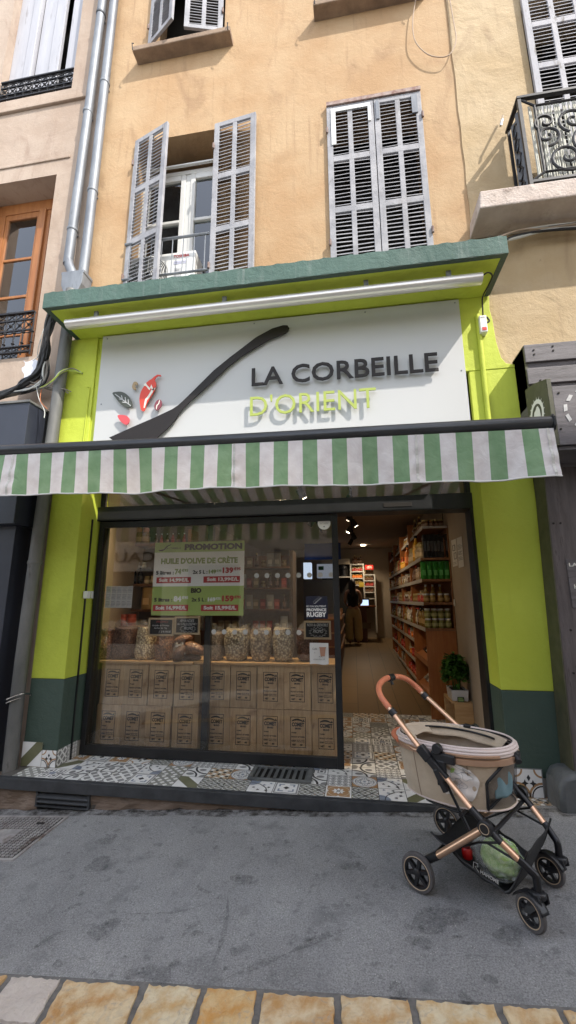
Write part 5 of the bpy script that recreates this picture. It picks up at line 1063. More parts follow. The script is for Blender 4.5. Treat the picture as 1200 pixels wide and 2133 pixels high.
# notices and switch on the right wall
WP, WN = (1.0935, 4.14, 0), (2.06, -.205, 0)
def wallsheet(name, lb, quad, m, extra=None):
    P = [onpl(a, b, WP, WN) - Vector((.006, 0, 0)) for a, b in quad]; mb = MB(); mb.add(P + [p - Vector((.001, 0, 0)) for p in P], [(3, 2, 1, 0), (4, 5, 6, 7), (0, 1, 5, 4), (1, 2, 6, 5), (2, 3, 7, 6), (3, 0, 4, 7)], 0)
    if extra:
        for (u0, v0, u1, v1) in extra:
            f = lambda u, v: (P[0].lerp(P[1], u)).lerp(P[3].lerp(P[2], u), v) - Vector((.0025, 0, 0)); mb.add([f(u0, v0), f(u1, v0), f(u1, v1), f(u0, v1)], [(0, 1, 2, 3)], 1)
    return tag(mb.build(name, [m, M_['ink']], loc=P[3]), lb, 'notice')
pap = mat('paper', (.62, .59, .54), rough=.7)
wallsheet('wall_notice', 'paper notice with two rings drawn on it on the right interior wall', [(941, 1126), (951, 1122), (955, 1178), (945, 1181)], pap, [(.2, .2, .75, .22), (.2, .2, .3, .4), (.65, .2, .75, .4), (.2, .4, .75, .42), (.4, .5, .9, .52), (.4, .5, .48, .72), (.82, .5, .9, .72), (.4, .72, .9, .74), (.1, .85, .8, .86), (.1, .9, .8, .91)])
wallsheet('wall_notice', 'paper notice full of printed lines nearest the door on the right interior wall', [(952.5, 1121), (963, 1117), (968, 1180), (957, 1183)], pap, [(.1, .25 + .045 * k, .9 if k % 3 else .7, .262 + .045 * k) for k in range(12) if k not in (4, 8)])
o = wallsheet('wall_switch', 'small white switch on the right interior wall by the jars', [(944, 1249), (949, 1248), (950, 1262), (946, 1263)], M_['acwhite']); o['category'] = 'switch'
# ---- crate, planter and basil by the right wall
CR_ = thing('wooden_crate', 'upright pine crate standing by the right wall, carrying the basil planter', 'crate', (1.06, 5.05, 0))
cz = .385; mb = MB(); mb.box(.985, 1.165, 4.86, 4.885, .004, cz); mb.build('front_panel', M_['wood'], CR_, bevel=.003)
mb = MB(); mb.box(.96, 1.165, 5.25, 5.275, .004, cz); mb.build('rear_panel', M_['wood'], CR_, bevel=.003)
mb = MB(); mb.box(.96, 1.165, 4.886, 5.249, cz - .02, cz); mb.box(.96, 1.165, 4.886, 5.249, .01, .03); mb.box(1.15, 1.165, 4.886, 5.249, .03, cz - .02); mb.build('slats', M_['wood'], CR_)
PL_ = thing('planter', 'white rectangular planter on the pine crate', 'planter', (1.05, 5.0, cz))
mb = MB(); mb.loft([[(1.055 + a * k, 5.02 + b * k, cz + z) for a, b in ((-.085, -.13), (.085, -.13), (.085, .13), (-.085, .13))] for z, k in ((.002, .9), (.11, 1), (.11, .93), (.09, .92))]); mb.build('box', mat('white_planter', (.55, .52, .49), rough=.4), PL_)
mb = MB(); mb.box(.99, 1.12, 4.91, 5.12, cz + .09, cz + .10); mb.build('soil', mat('soil', (.03, .02, .012), rough=1), PL_)
CD = MB(); CD.box(1.02, 1.085, 4.862, 4.868, cz + .002, cz + .05, 0); CD.box(1.026, 1.079, 4.8605, 4.862, cz + .01, cz + .028, 1); CD.box(1.026, 1.07, 4.8605, 4.862, cz + .034, cz + .044, 1)
tag(CD.build('plant_card', [mat('card_dark', (.03, .05, .02)), mat('card_green', (.22, .3, .1))], loc=(1.05, 4.865, cz)), 'small dark green plant card propped against the white planter', 'card')
BS = thing('basil_plant', 'bushy green basil plant growing in the white planter', 'plant', (1.05, 5.02, cz + .1))
mb = MB(); rb = random.Random(2)
def leafq(mb, p, d, n, L_, W_):
    d = d.normalized(); s = d.cross(n).normalized(); n = s.cross(d).normalized()
    a = [p, p + d * L_ * .3 + s * W_ * .5 + n * .004, p + d * L_ * .7 + s * W_ * .42, p + d * L_ - n * .006, p + d * L_ * .7 - s * W_ * .42, p + d * L_ * .3 - s * W_ * .5 + n * .004, p + d * L_ * .5 - n * .004]
    mb.add(a, [(0, 1, 6), (1, 2, 6), (2, 3, 6), (3, 4, 6), (4, 5, 6), (5, 0, 6)])
for k in range(1500):
    t = rb.uniform(0, 2 * pi); ph = rb.uniform(-.25, 1) * pi / 2; rr = rb.uniform(.2, 1) ** .6
    c = Vector((1.045, 5.0, cz + .30)); d = Vector((cos(t) * cos(ph) * .125, sin(t) * cos(ph) * .14, sin(ph) * .19 - .04)); p = c + d * rr + Vector((0, 0, .02 * sin(t * 5)))
    if p.x > 1.19: continue
    leafq(mb, p, Vector((cos(t), sin(t), rb.uniform(-.5, .5))), Vector((rb.uniform(-.3, .3), rb.uniform(-.3, .3), 1)), rb.uniform(.035, .055), rb.uniform(.026, .042))
for k in range(26): leafq(mb, Vector((.965 + rb.uniform(-.03, .02), 4.98 + rb.uniform(-.05, .05), cz + .15 + k * .006)), Vector((-1, rb.uniform(-.5, .5), rb.uniform(-.6, .3))), Vector((0, 0, 1)), .04, .022)
bl = mat('basil_leaf', (.035, .10, .012), (.07, .16, .025), .45, scale=18); mb.build('leaves', bl, BS)
mb = MB()
for k in range(12): t = k * .53; mb.tube([(1.05 + .03 * cos(t), 5.02 + .05 * sin(t), cz + .1), (1.05 + .06 * cos(t), 5.0 + .08 * sin(t), cz + .35)], .0035, 5)
mb.build('stems', bl, BS)
# ---- ceiling track spotlights
hm = M_['ink']; lampm = mat('lamp_glow', (1, .86, .62), emit=6)
def spot(x, y, z, rz, lit, lb, en=9):
    t = thing('track_spotlight', lb, 'spotlight', (x, y, z), 'spotlights on the ceiling tracks'); mb = MB(); a = Vector((cos(rz) * .5, sin(rz) * .5, -.8)).normalized(); r_ = a.orthogonal().normalized(); u_ = a.cross(r_); p = Vector((x, y, z))
    mb.lathe(p, [(.022, 0), (.045, .02), (.048, .15), (.044, .152)], 12, ax=(r_, u_, a)); mb.tube([(x, y, 2.945), p + a * .05], .012, 6); mb.build('lamp_head', hm, t, smooth=40)
    if lit:
        q = MB(); q.lathe(p + a * .153, [(.036, 0), (.036, .002)], 12, ax=(r_, u_, a)); q.build('bulb', lampm, t)
        L = bpy.data.lights.new('lamp_light', 'SPOT'); L.energy = en; L.color = (1, .78, .5); L.spot_size = R(120); L.spot_blend = .8; L.shadow_soft_size = .04; lo = bpy.data.objects.new('lamp_light', L); col.objects.link(lo); lo.parent = t; lo.location = a * .18; lo.rotation_euler = a.to_track_quat('-Z', 'Y').to_euler()
TK = MB(); TK.box(-.02, .02, 5.6, 11.2, 2.925, 2.949); tag(TK.build('light_track', M_['ink'], loc=(0, 8, 2.93)), 'black ceiling track carrying the spotlights over the aisle', 'light track')
TK = MB(); TK.box(-.70, -.66, 5.0, 9.5, 2.925, 2.949); tag(TK.build('light_track', M_['ink'], loc=(-.68, 7, 2.93)), 'black ceiling track seen through the glass left of the doorway', 'light track')
for i, (y, rz, lit) in enumerate(((5.75, 2.5, 0), (6.35, .5, 0), (6.95, 2.4, 1), (7.6, .2, 1), (8.3, 3.3, 1), (9.2, .6, 0), (10.2, 2.8, 0))): spot(0, y, 2.86, rz, lit, ('lit' if lit else 'unlit') + ' black spotlight, %s on the aisle track counted from the door' % ['first', 'second', 'third', 'fourth', 'fifth', 'sixth', 'seventh'][i])
for i, (y, rz, lit) in enumerate(((5.3, .4, 1), (6.2, .9, 1), (7.4, 2.6, 0))): spot(-.68, y, 2.86, rz, lit, ('lit' if lit else 'unlit') + ' black spotlight, %s on the track behind the glass' % ['first', 'second', 'third'][i])
for i, x in enumerate((-2.15, -1.45, -.75)): spot(x, 4.42, 2.86, -pi / 2, 1, 'added lit spotlight, %s of the row brightening the window display from the left' % ['first', 'second', 'third'][i], 24)  # added lamps, put in only to brighten the dim window display
L = bpy.data.lights.new('lamp_light', 'SPOT'); L.energy = 24; L.color = (1, .85, .62); L.spot_size = R(130); L.spot_blend = .6; L.shadow_soft_size = .06
t = thing('ceiling_downlight', 'small round downlight over the till at the back of the shop', 'downlight', (.3, 12.0, 2.94)); mb = MB(); mb.lathe((.3, 12.0, 2.925), [(.07, 0), (.07, .02)], 16); mb.build('diffuser', lampm, t); lo = bpy.data.objects.new('lamp_light', L); col.objects.link(lo); lo.parent = t; lo.location = (0, 0, -.04)
# ---- back of the shop
BK_ = thing('back_shelving', 'white shelving of jars on the back wall beyond the till', 'shelving', (.2, 12.8, fz(12.8)))
wsh = mat('white_shelf', (.60, .56, .50), rough=.5)
def bz(py): return at(740, py, 12.7).z
def bxx(px): return at(px, 1200, 12.7).x
mb = MB(); xs = (bxx(731), bxx(757.5), bxx(780))
for x in xs: mb.box(x - .02, x + .02, 12.6, 12.95, .5, bz(1175) if x < xs[2] - .1 else bz(1197))
for py in (1175, 1190, 1204, 1218): mb.box(xs[0] + .02, xs[1] - .02, 12.6, 12.95, bz(py) - .035, bz(py))
for py in (1197, 1209, 1221, 1233, 1246): mb.box(xs[1] + .02, xs[2] - .02, 12.6, 12.95, bz(py) - .03, bz(py))
mb.build('frame', wsh, BK_)
for py, a, b, c in ((1190, xs[0], xs[1], RED), (1204, xs[0], xs[1], ORG), (1218, xs[0], xs[1], AMB), (1197, xs[1], xs[2], CRM), (1209, xs[1], xs[2], BRN), (1221, xs[1], xs[2], RED), (1233, xs[1], xs[2], BRN), (1175, xs[0], xs[1], BRN)):
    n = 5
    for i in range(n): put('jar' if py != 1175 else 'bottle', c, gold, (a + .07 + (b - a - .14) * i / (n - 1), 12.66, bz(py)), 'jar on the white shelving at the back of the shop' if py != 1175 else 'bottle on top of the white shelving at the back', 'goods on the white back shelving', s=rnd.uniform(.8, 1.15))
p = at(760, 1177, 12.5); q = at(778, 1186.5, 12.5); mb = MB(); mb.box(p.x, q.x, 12.5, 12.515, q.z, p.z, 0); T(mb, '-20%', p.x + .05, q.z + .03, q.x - p.x - .1, .08, 12.498, .002, 1, .02)
tag(mb.build('price_sign', [mat('red_sign', (.60, .03, .02), rough=.4), M_['cream']], loc=(p.x, 12.5, q.z)), 'red discount sign hanging above the white shelving at the back', 'sign')
p = at(748, 1213, 12.45); mb = MB(); mb.box(p.x, p.x + .14, 12.45, 12.46, p.z - .13, p.z); tag(mb.build('price_card', mat('yellow_card', (.6, .42, .05)), loc=p), 'yellow price card on the white shelving at the back', 'card')
CF = thing('coffee_cabinet', 'dark cabinet with a coffee machine at the back left of the aisle', 'cabinet', (-.35, 12.4, fz(12.4)))
a, b = at(705, 1164, 12.5), at(729, 1175, 12.5); mb = MB(); mb.box(a.x - .5, b.x, 12.5, 12.9, b.z, a.z); mb.build('top_box', mat('beige_box', (.40, .33, .24)), CF)
mb = MB(); mb.box(a.x - .5, b.x, 12.7, 12.9, fz(12), b.z - .002); mb.build('carcass', M_['ink'], CF); z = at(715, 1201, 12.5).z; mb = MB(); mb.box(a.x - .5, b.x - .02, 12.45, 12.7, z - .03, z); mb.build('shelf', wsh, CF)
mb = MB(); mb.lathe((at(716, 1190, 12.5).x, 12.56, z), [(.10, 0), (.10, .02), (.06, .05), (.06, .22), (.10, .24), (.09, .30), (.03, .34)], 12); mb.build('coffee_machine', M_['iron'], CF)
TL_ = thing('till_counter', 'dark red brown till counter at the back of the shop', 'counter', (.3, 12.2, fz(12)))
a, b = at(735, 1262, 12.0), at(783, 1262, 12.0); mb = MB(); mb.box(a.x, b.x - .25, 12.05, 12.4, fz(12), a.z - .03); mb.build('body', mat('red_brown_panel', (.09, .03, .02), rough=.5), TL_)
mb = MB(); mb.box(a.x, b.x, 11.98, 12.42, a.z - .03, a.z + .01); mb.build('top', M_['orangewood'], TL_); p = at(751, 1303, 12.04); mb = MB(); mb.box(p.x, p.x + .28, 12.03, 12.045, p.z - .08, p.z + .08); mb.build('poster', mat('poster_brown', (.14, .10, .07)), TL_)
MN = thing('till_monitor', 'lit bluish till monitor on the counter', 'monitor', (.2, 12.15, a.z)); p, q = at(750.5, 1249.5, 12.1), at(768, 1263, 12.1); mb = MB(); mb.box(p.x - .03, q.x + .02, 12.105, 12.13, q.z - .05, p.z + .04); mb.build('bezel', M_['ink'], MN)
mb = MB(); mb.box(p.x, q.x, 12.10, 12.104, q.z, p.z); mb.build('screen', mat('screen_glow', (.45, .60, .85), emit=.5), MN)
mb = MB(); mb.box((p.x + q.x) / 2 - .02, (p.x + q.x) / 2 + .02, 12.11, 12.125, a.z, q.z - .05); mb.build('stand', M_['ink'], MN)
# low display on the left of the aisle
LD = thing('basket_display', 'low red brown display of packets along the left side of the aisle', 'display', (-.4, 9, fz(9)))
mb = MB(); mb.box(-.75, -.28, 8.2, 11.2, fz(8.2), 1.05); mb.build('body', mat('red_brown_panel2', (.12, .04, .025), rough=.6), LD); mb = MB()
for z in (.55, .8, 1.05): mb.box(-.76, -.25, 8.18, 11.2, z, z + .03)
mb.build('shelf', shelfm, LD)
for i in range(22):
    c, c2 = rnd.choice([(RED, WHT), (CRM, gold), (WHT, RED), (ORG, WHT)]); put('packet', c, c2, (-.32, 8.3 + (i % 11) * .26, 1.08 if i < 11 else .83), 'packet on the display left of the aisle', 'packets left of the aisle', rz=pi / 2, s=.9)
# ---- the shopper, seen from behind
PX, PY = at(737, 1300, 12.0).x, 12.0 - .35
PY = 11.65; PX = at(737, 1300, PY).x; PZ = fz(PY) + .0; HS = 1.0
PE = thing('person', 'person with long dark hair, black sleeveless top and loose beige trousers, back turned', 'person', (PX, PY, PZ))
def skin_body(name, V, E, rad, m, parent, sub=1):
    me = bpy.data.meshes.new(name); me.from_pydata([tuple(Vector(v)) for v in V], E, []); me.materials.append(m)
    o = bpy.data.objects.new(name, me); col.objects.link(o); o.parent = parent; OFF[o] = OFF[parent]
    s = o.modifiers.new('skin', 'SKIN'); s.use_smooth_shade = True
    for i, r in enumerate(rad): sv = me.skin_vertices[0].data[i]; sv.radius = (r, r) if not isinstance(r, tuple) else r; sv.use_root = (i == 0)
    if sub: q = o.modifiers.new('sub', 'SUBSURF'); q.levels = q.render_levels = sub
    return o
skinm = mat('skin_tone', (.36, .19, .12), rough=.5)
V = [(0, 0, .88), (0, 0, 1.05), (0, .01, 1.22), (0, .02, 1.36), (0, .03, 1.44), (0, .05, 1.52), (0, .05, 1.62),
     (-.09, 0, .84), (-.10, .02, .47), (-.105, -.02, .08), (-.11, .10, .03), (.09, 0, .84), (.10, .02, .47), (.105, -.02, .08), (.11, .10, .03),
     (-.17, .02, 1.36), (-.22, -.02, 1.10), (-.16, .16, 1.00), (-.13, .24, 1.02), (.17, .02, 1.36), (.23, -.01, 1.10), (.17, .18, 1.02), (.13, .27, 1.04)]
E = [(0, 1), (1, 2), (2, 3), (3, 4), (4, 5), (5, 6), (0, 7), (7, 8), (8, 9), (9, 10), (0, 11), (11, 12), (12, 13), (13, 14), (3, 15), (15, 16), (16, 17), (17, 18), (3, 19), (19, 20), (20, 21), (21, 22)]
rad = [.13, .115, .125, .10, .05, .075, .07, .095, .06, .042, .035, .095, .06, .042, .035, .052, .038, .03, .035, .052, .038, .03, .035]
skin_body('body', V, E, rad, skinm, PE)
V = [(0, 0, .90), (0, 0, 1.02), (0, .005, 1.12), (0, .015, 1.24), (0, .02, 1.34), (-.10, .02, 1.37), (.10, .02, 1.37)]
skin_body('black_top', V, [(0, 1), (1, 2), (2, 3), (3, 4), (4, 5), (4, 6)], [(.17, .13), (.15, .125), (.15, .125), (.165, .13), (.15, .115), .07, .07], mat('black_fabric', (.012, .011, .012), rough=.9), PE)
trm = mat('beige_trousers', (.38, .27, .12), (.44, .32, .16), .9, scale=8)
V = [(0, 0, .99), (0, 0, .88), (-.10, 0, .78), (-.115, .01, .45), (-.125, -.01, .06), (.10, 0, .78), (.115, .01, .45), (.125, -.01, .06)]
skin_body('trousers', V, [(0, 1), (1, 2), (2, 3), (3, 4), (1, 5), (5, 6), (6, 7)], [(.155, .125), (.175, .15), .13, .115, .12, .13, .115, .12], trm, PE)
V = [(0, .05, 1.70), (0, .02, 1.62), (0, -.03, 1.50), (0, -.055, 1.35), (0, -.06, 1.20), (0, -.05, 1.12)]
skin_body('hair', V, [(0, 1), (1, 2), (2, 3), (3, 4), (4, 5)], [(.06, .07), (.10, .115), (.10, .10), (.095, .06), (.07, .04), (.03, .02)], mat('dark_hair', (.012, .008, .006), rough=.55), PE)
# ================================================================== window display behind the glass
# wooden boxes, two rows of nine
bxm = MB(); bw_, bh_ = .262, .395
bxm.box(0, bw_, 0, .34, 0, bh_)
lb = MB(); lx0, lx1, lz0, lz1 = .058, .204, .068, .335; W_ = lx1 - lx0
for a, b, c, d in ((lx0, lx1, lz0, lz0 + .0055), (lx0, lx1, lz1 - .0055, lz1), (lx0, lx0 + .0055, lz0 + .0055, lz1 - .0055), (lx1 - .0055, lx1, lz0 + .0055, lz1 - .0055)): lb.box(a, b, -.0012, 0, c, d)
T(lb, 'COMET', lx0 + .014, lz1 - .085, .118, .036, 0, .0012, 0, .05); T(lb, 'BRAND', lx0 + .045, lz1 - .110, .058, .016, 0, .0012, 0, .05)
lb.xz([(lx0 + .016 + .105 * k / 8, lz1 - .046 + .026 * sin(pi * k / 8 * .8 + .4) + .005) for k in range(9)] + [(lx0 + .016 + .105 * k / 8, lz1 - .046 + .015 * sin(pi * k / 8 * .8 + .4)) for k in range(8, -1, -1)], -.0012, 0)
lb.xz([(lx0 + .114, lz1 - .040), (lx0 + .138, lz1 - .042), (lx0 + .128, lz1 - .020)], -.0012, 0)
T(lb, 'FUMEE', lx0 + .012, lz0 + .122, .046, .011, 0, .0012, 0, .04); T(lb, 'PRODUCT OF TUNISIA', lx0 + .010, lz0 + .086, .125, .013, 0, .0012, 0, .04); T(lb, 'GABAY', lx0 + .010, lz0 + .050, .046, .016, 0, .0012, 0, .05); T(lb, 'IMPORT EXPORT', lx0 + .060, lz0 + .060, .074, .008, 0, .0012, 0, .03); T(lb, 'SPECIALITES', lx0 + .060, lz0 + .047, .074, .008, 0, .0012, 0, .03); T(lb, 'NET', lx0 + .018, lz0 + .016, .036, .017, 0, .0012, 0, .05); T(lb, '40', lx0 + .088, lz0 + .016, .026, .017, 0, .0012, 0, .05)
edges = [-2.600, -2.345, -2.075, -1.790, -1.50, -1.235, -.965, -.70, -.435]
oc = ['first', 'second', 'third', 'fourth', 'fifth', 'sixth', 'seventh', 'eighth', 'ninth']
proto = None
for r_ in range(2):
    for i in range(9):
        tw = rnd.uniform(-.03, .03); loc = (edges[i] + (-.01 if r_ == 0 and i < 4 else 0) + rnd.uniform(-.004, .004), 4.235 + (-.05 if i == 3 else 0) + rnd.uniform(-.006, .006) + (-.01 if i < 3 else .02), .004 + r_ * .399)
        lbl = '%s stencilled wooden box from the left in the window, %s row' % (oc[i], ['bottom', 'upper'][r_])
        if proto is None:
            proto = thing('wooden_box', lbl, 'wooden box', (0, 0, 0), 'stencilled wooden boxes in the window'); b_ = bxm.build('box', M_['boxwood'], proto, bevel=.003); lb.build('stencil_label', M_['ink'], proto); proto.location = loc; proto.rotation_euler = (0, 0, tw)
        else: dup(proto, loc, tw, lbl)
# plywood grain must differ from box to box: object-space offset by random
# plank shelf over the boxes
mb = MB(); mb.box(-2.60, -1.60, 4.17, 4.62, .803, .828); mb.box(-1.595, -.17, 4.20, 4.62, .803, .828); tag(mb.build('display_plank', M_['wood'], loc=(-1.4, 4.4, .803), bevel=.003), 'long pine plank lying on the wooden boxes under the bags of nuts', 'plank')
# bags and jars of nuts
N_ = {'almond': nuts('almond_fill', (.22, .09, .045), (.38, .19, .10), 62), 'dark': nuts('dark_nut_fill', (.12, .055, .03), (.24, .12, .075), 80), 'cashew': nuts('cashew_fill', (.66, .52, .30), (.80, .68, .46), 60), 'walnut': nuts('walnut_fill', (.40, .29, .17), (.56, .44, .29), 42), 'pistachio': nuts('pistachio_fill', (.42, .33, .20), (.62, .53, .36), 50), 'grey': nuts('seed_fill', (.32, .25, .18), (.45, .37, .29), 90)}
film = mat('clear_bag_film', (.6, .6, .6), rough=.12, alpha=.16, spec=.8)
def sack(px0, px1, py0, py1, fill, m, lb, y=4.32, round_=0, twist=0):
    a, b = at((px0 + px1) / 2 - (px1 - px0) / 2, py1, y), at(px1, py1, y); top = at((px0 + px1) / 2, py0, y).z; z0 = .829; h = top - z0; cx = (a.x + b.x) / 2; wr = (b.x - a.x) / 2 * .97
    root = thing('nut_bag', lb, 'bag of nuts', (cx, y, z0), 'clear bags of nuts in the window'); rs = []; hf = h * fill; K = 14; rr = random.Random(int(px0))
    for k in range(K + 1):
        t = k / K; rk = (.84 + .16 * sin(pi * min(1, t * 1.15 + .08))) * (1 + .035 * sin(t * 9 + px0)); 
        if round_: rk = .62 + .40 * sin(pi * (.12 + t * .62))
        if k == 0: rk *= .93
        ring = []
        for j in range(28):
            u = 2 * pi * j / 28; e = .75; cxp = (abs(cos(u)) ** e) * (1 if cos(u) > 0 else -1); sy = (abs(sin(u)) ** e) * (1 if sin(u) > 0 else -1)
            n_ = 1 + .025 * sin(u * 5 + t * 11 + px0) + .015 * sin(u * 11 + t * 23); ring.append((cx + wr * rk * cxp * n_ * .98, y + .115 * rk * sy * n_, z0 + .003 + hf * t + (.012 * sin(u * 2 + px0) if k == K else 0)))
        rs.append(ring)
    mb = MB(); mb.loft(rs); mb.build('nuts', m, root, smooth=60)
    mb = MB(); cr = []
    for k in range(6):
        t = k / 5; q = []
        for j in range(28):
            u = 2 * pi * j / 28; s = 1.0 - (.10 if not round_ else .25) * t; w_ = 1 + .06 * sin(u * 7 + k * 1.3 + px0) * t; q.append((cx + wr * s * w_ * cos(u) * .96, y + .11 * s * w_ * sin(u), z0 + hf + (h - hf) * t - .01 + .02 * t * sin(u * 3 + px0)))
        cr.append(q)
    mb.loft(cr, cap=False); mb.build('bag_top', film, root, smooth=60)
sack(192, 238, 1294, 1377, .78, N_['almond'], 'clear bag of reddish peanuts at the far left of the window', 4.30)
sack(233, 284, 1292, 1377, .80, N_['dark'], 'dark brown bag of almonds second from the left in the window')
sack(283, 323, 1293, 1375, .83, N_['cashew'], 'clear bag of pale cashew nuts in the window')
sack(323, 361, 1315, 1377, .92, N_['almond'], 'small bag of brown nuts between the cashews and the slumped bags', 4.30)
sack(434, 466, 1300, 1374, .75, N_['grey'], 'narrow bag of greyish nuts just right of the black window mullion', 4.36)
sack(467, 521, 1300, 1374, .85, N_['pistachio'], 'wide rounded bag of hazelnuts beside the narrow grey bag', 4.36, 1)
sack(521, 567, 1300, 1374, .85, N_['walnut'], 'rounded bag of light walnuts in the middle of the right half of the window', 4.36, 1)
sack(568, 614, 1298, 1374, .85, N_['pistachio'], 'rounded bag of pistachios left of the dark bag by the coffee notice', 4.36, 1)
sack(617, 664, 1300, 1374, .85, N_['dark'], 'rounded dark bag of nuts half hidden by the white coffee notice', 4.40, 1)
# slumped sealed bags
def slump(px, py, w_, h_, m, lb, y, ang):
    p = at(px, py, y); mb = MB(); rs = []; a = R(ang)
    for k in range(11):
        t = k / 10; s = sin(pi * (.04 + .92 * t)) ** .55; ring = []
        for j in range(20):
            u = 2 * pi * j / 20; lx = (t - .5) * w_; lz = h_ / 2 * s * sin(u) * (1 + .06 * sin(u * 5 + t * 9)); ring.append((p.x + lx * cos(a) - lz * sin(a), y + .07 * s * cos(u), p.z + lx * sin(a) + lz * cos(a)))
        rs.append(ring)
    mb.loft(rs); o = mb.build('sealed_nut_bag', m, loc=(p.x, y, p.z - h_ / 2), smooth=60); tag(o, lb, 'bag of nuts'); return o
slump(382, 1332, .20, .095, N_['almond'], 'topmost slumped sealed bag of brown almonds under the chalkboard', 4.30, 12); slump(405, 1350, .22, .11, N_['almond'], 'right slumped sealed bag of brown almonds leaning on the mullion', 4.26, -22)
slump(374, 1362, .18, .12, N_['dark'], 'lowest slumped bag of dark almonds hanging over the plank edge', 4.20, 60); slump(397, 1370, .22, .07, N_['dark'], 'flat dark bag of almonds lying under the other slumped bags', 4.30, 0)
mb = MB(); rq = random.Random(8); c = at(372, 1352, 4.17)
mb.sheet(lambda u, v: (c.x + (u - .5) * .14 * (1 - .5 * v) + .012 * rq.uniform(-1, 1), c.y + .012 * rq.uniform(-1, 1), c.z + (v - .5) * .12 + .012 * rq.uniform(-1, 1)), 8, 8); tag(mb.build('bag_tie', mat('shiny_film', (.55, .53, .50), rough=.15, alpha=.45), loc=c), 'crumpled clear plastic neck of a slumped nut bag', 'plastic film')
# left shelving behind the bags
LS = thing('display_shelving', 'narrow shelves of jars and bottles on the left behind the window', 'shelving', (-2.6, 4.95, .5)); ys = 4.98
for (px0, px1, py) in ((205, 335, 1135), (212, 345, 1217), (205, 345, 1269)):
    a, b = at(px0, py, ys), at(px1 + 60, py, ys); mb = MB(); mb.box(a.x - .02, b.x, ys - .02, ys + .25, a.z - .03, a.z); mb.build('shelf', shelfm, LS)
mb = MB(); a = at(205, 1135, ys); mb.box(a.x - .02, a.x + .02, ys + .2, ys + .25, .2, 2.2); b = at(395, 1135, ys); mb.box(b.x - .02, b.x + .02, ys - .01, ys + .25, .2, 2.3); mb.build('upright', shelfm, LS)
mb = MB(); a = at(200, 1100, ys + .28); b = at(395, 1290, ys + .28); mb.box(a.x, b.x, ys + .26, ys + .28, b.z, a.z + .1); mb.build('back_board', mat('dark_back_board', (.10, .075, .055), (.15, .11, .08), .8, scale=3), LS)
z = at(250, 1135, ys).z
for i, px in enumerate((251, 268, 284, 299)): put('bigjar', AMB, (.50, .22, .10), (at(px, 1135, ys).x, ys + .05, z), '%s tall jar with a round copper cap on the top display shelf' % ['first', 'second', 'third', 'fourth'][i], 'tall jars on the top display shelf', s=1.0)
for i in range(6): put('bottle', RED if i % 2 else BRN, silver, (at(318 + i * 12, 1135, ys).x, ys + .08, z), 'small bottle beside the tall jars on the top display shelf', 'small bottles on the top display shelf', s=.6)
z = at(250, 1217, ys).z
for i in range(5): put('bottle', BLK, (.7, .7, .7), (at(234 + i * 13.5, 1217, ys).x, ys + .04, z), '%s black bottle with a white cap on the middle display shelf' % oc[i], 'black bottles on the middle display shelf', s=.95)
for i in range(6): put('jar', CRM, gold, (at(302 + i * 12, 1217, ys).x, ys + .05, z), 'small beige jar right of the black bottles on the display shelf', 'beige jars on the middle display shelf', s=.9)
for i in range(5): put('jar', WHT, silver, (at(234 + i * 13.5, 1180, ys).x, ys + .15, at(240, 1183, ys).z), 'small glass jar behind and above the black bottles', 'small glass jars above the black bottles', s=.7)
mb = MB(); a = at(228, 1184, ys); b = at(305, 1184, ys); mb.box(a.x - .1, b.x, ys + .10, ys + .22, a.z - .02, a.z - .002); mb.build('small_shelf', M_['ink'], LS)
for i, px in enumerate((256, 274)): put('tin', (.32, .05, .02), (.4, .3, .1), (at(px, 1300, 4.75).x, 4.75, at(px, 1303, 4.75).z), '%s red tin behind the bags at the left of the window' % ['left', 'right'][i], None, s=1.0)
mb = MB(); a = at(246, 1303, 4.7); b = at(300, 1303, 4.7); mb.box(a.x - .2, b.x, 4.66, 4.85, a.z - .02, a.z - .001); mb.build('low_shelf', shelfm, LS)
o = put('pouch', (.35, .20, .06), ORG, (at(306, 1262, 4.9).x, 4.9, at(300, 1269, 4.9).z), 'orange and green printed packet right of the grey leaflets', None, s=1.1)
# price leaflets
P = [at(222, 1221, 4.07), at(278, 1221, 4.07), at(274, 1266, 4.07), at(218, 1266, 4.07)]
for k in range(5):
    mb = MB(); f = lambda u, v: P[0].lerp(P[1], u).lerp(P[3].lerp(P[2], u), v); u0, u1 = k / 5 + .004, (k + 1) / 5 - .004
    mb.add([f(u0, .01 * (k % 2)), f(u1, .01 * (k % 2)), f(u1, 1), f(u0, 1)], [(3, 2, 1, 0)], 0)
    for j in range(14):
        if j in (4, 9): continue
        v = .07 + j * .064; q = [f(u0 + .018, v), f(u1 - .02 - .03 * (j % 3 == 1), v), f(u1 - .02 - .03 * (j % 3 == 1), v + .022), f(u0 + .018, v + .022)]; mb.add([(p.x, p.y - .002, p.z) for p in q], [(3, 2, 1, 0)], 1)
    o = mb.build('price_leaflet', [mat('leaflet_paper', (.50, .49, .47), rough=.7), mat('leaflet_ink', (.22, .22, .22))], loc=f(u0, 1)); tag(o, '%s grey printed price leaflet in the strip of five hung behind the glass' % oc[k], 'leaflet', 'price leaflets behind the glass')
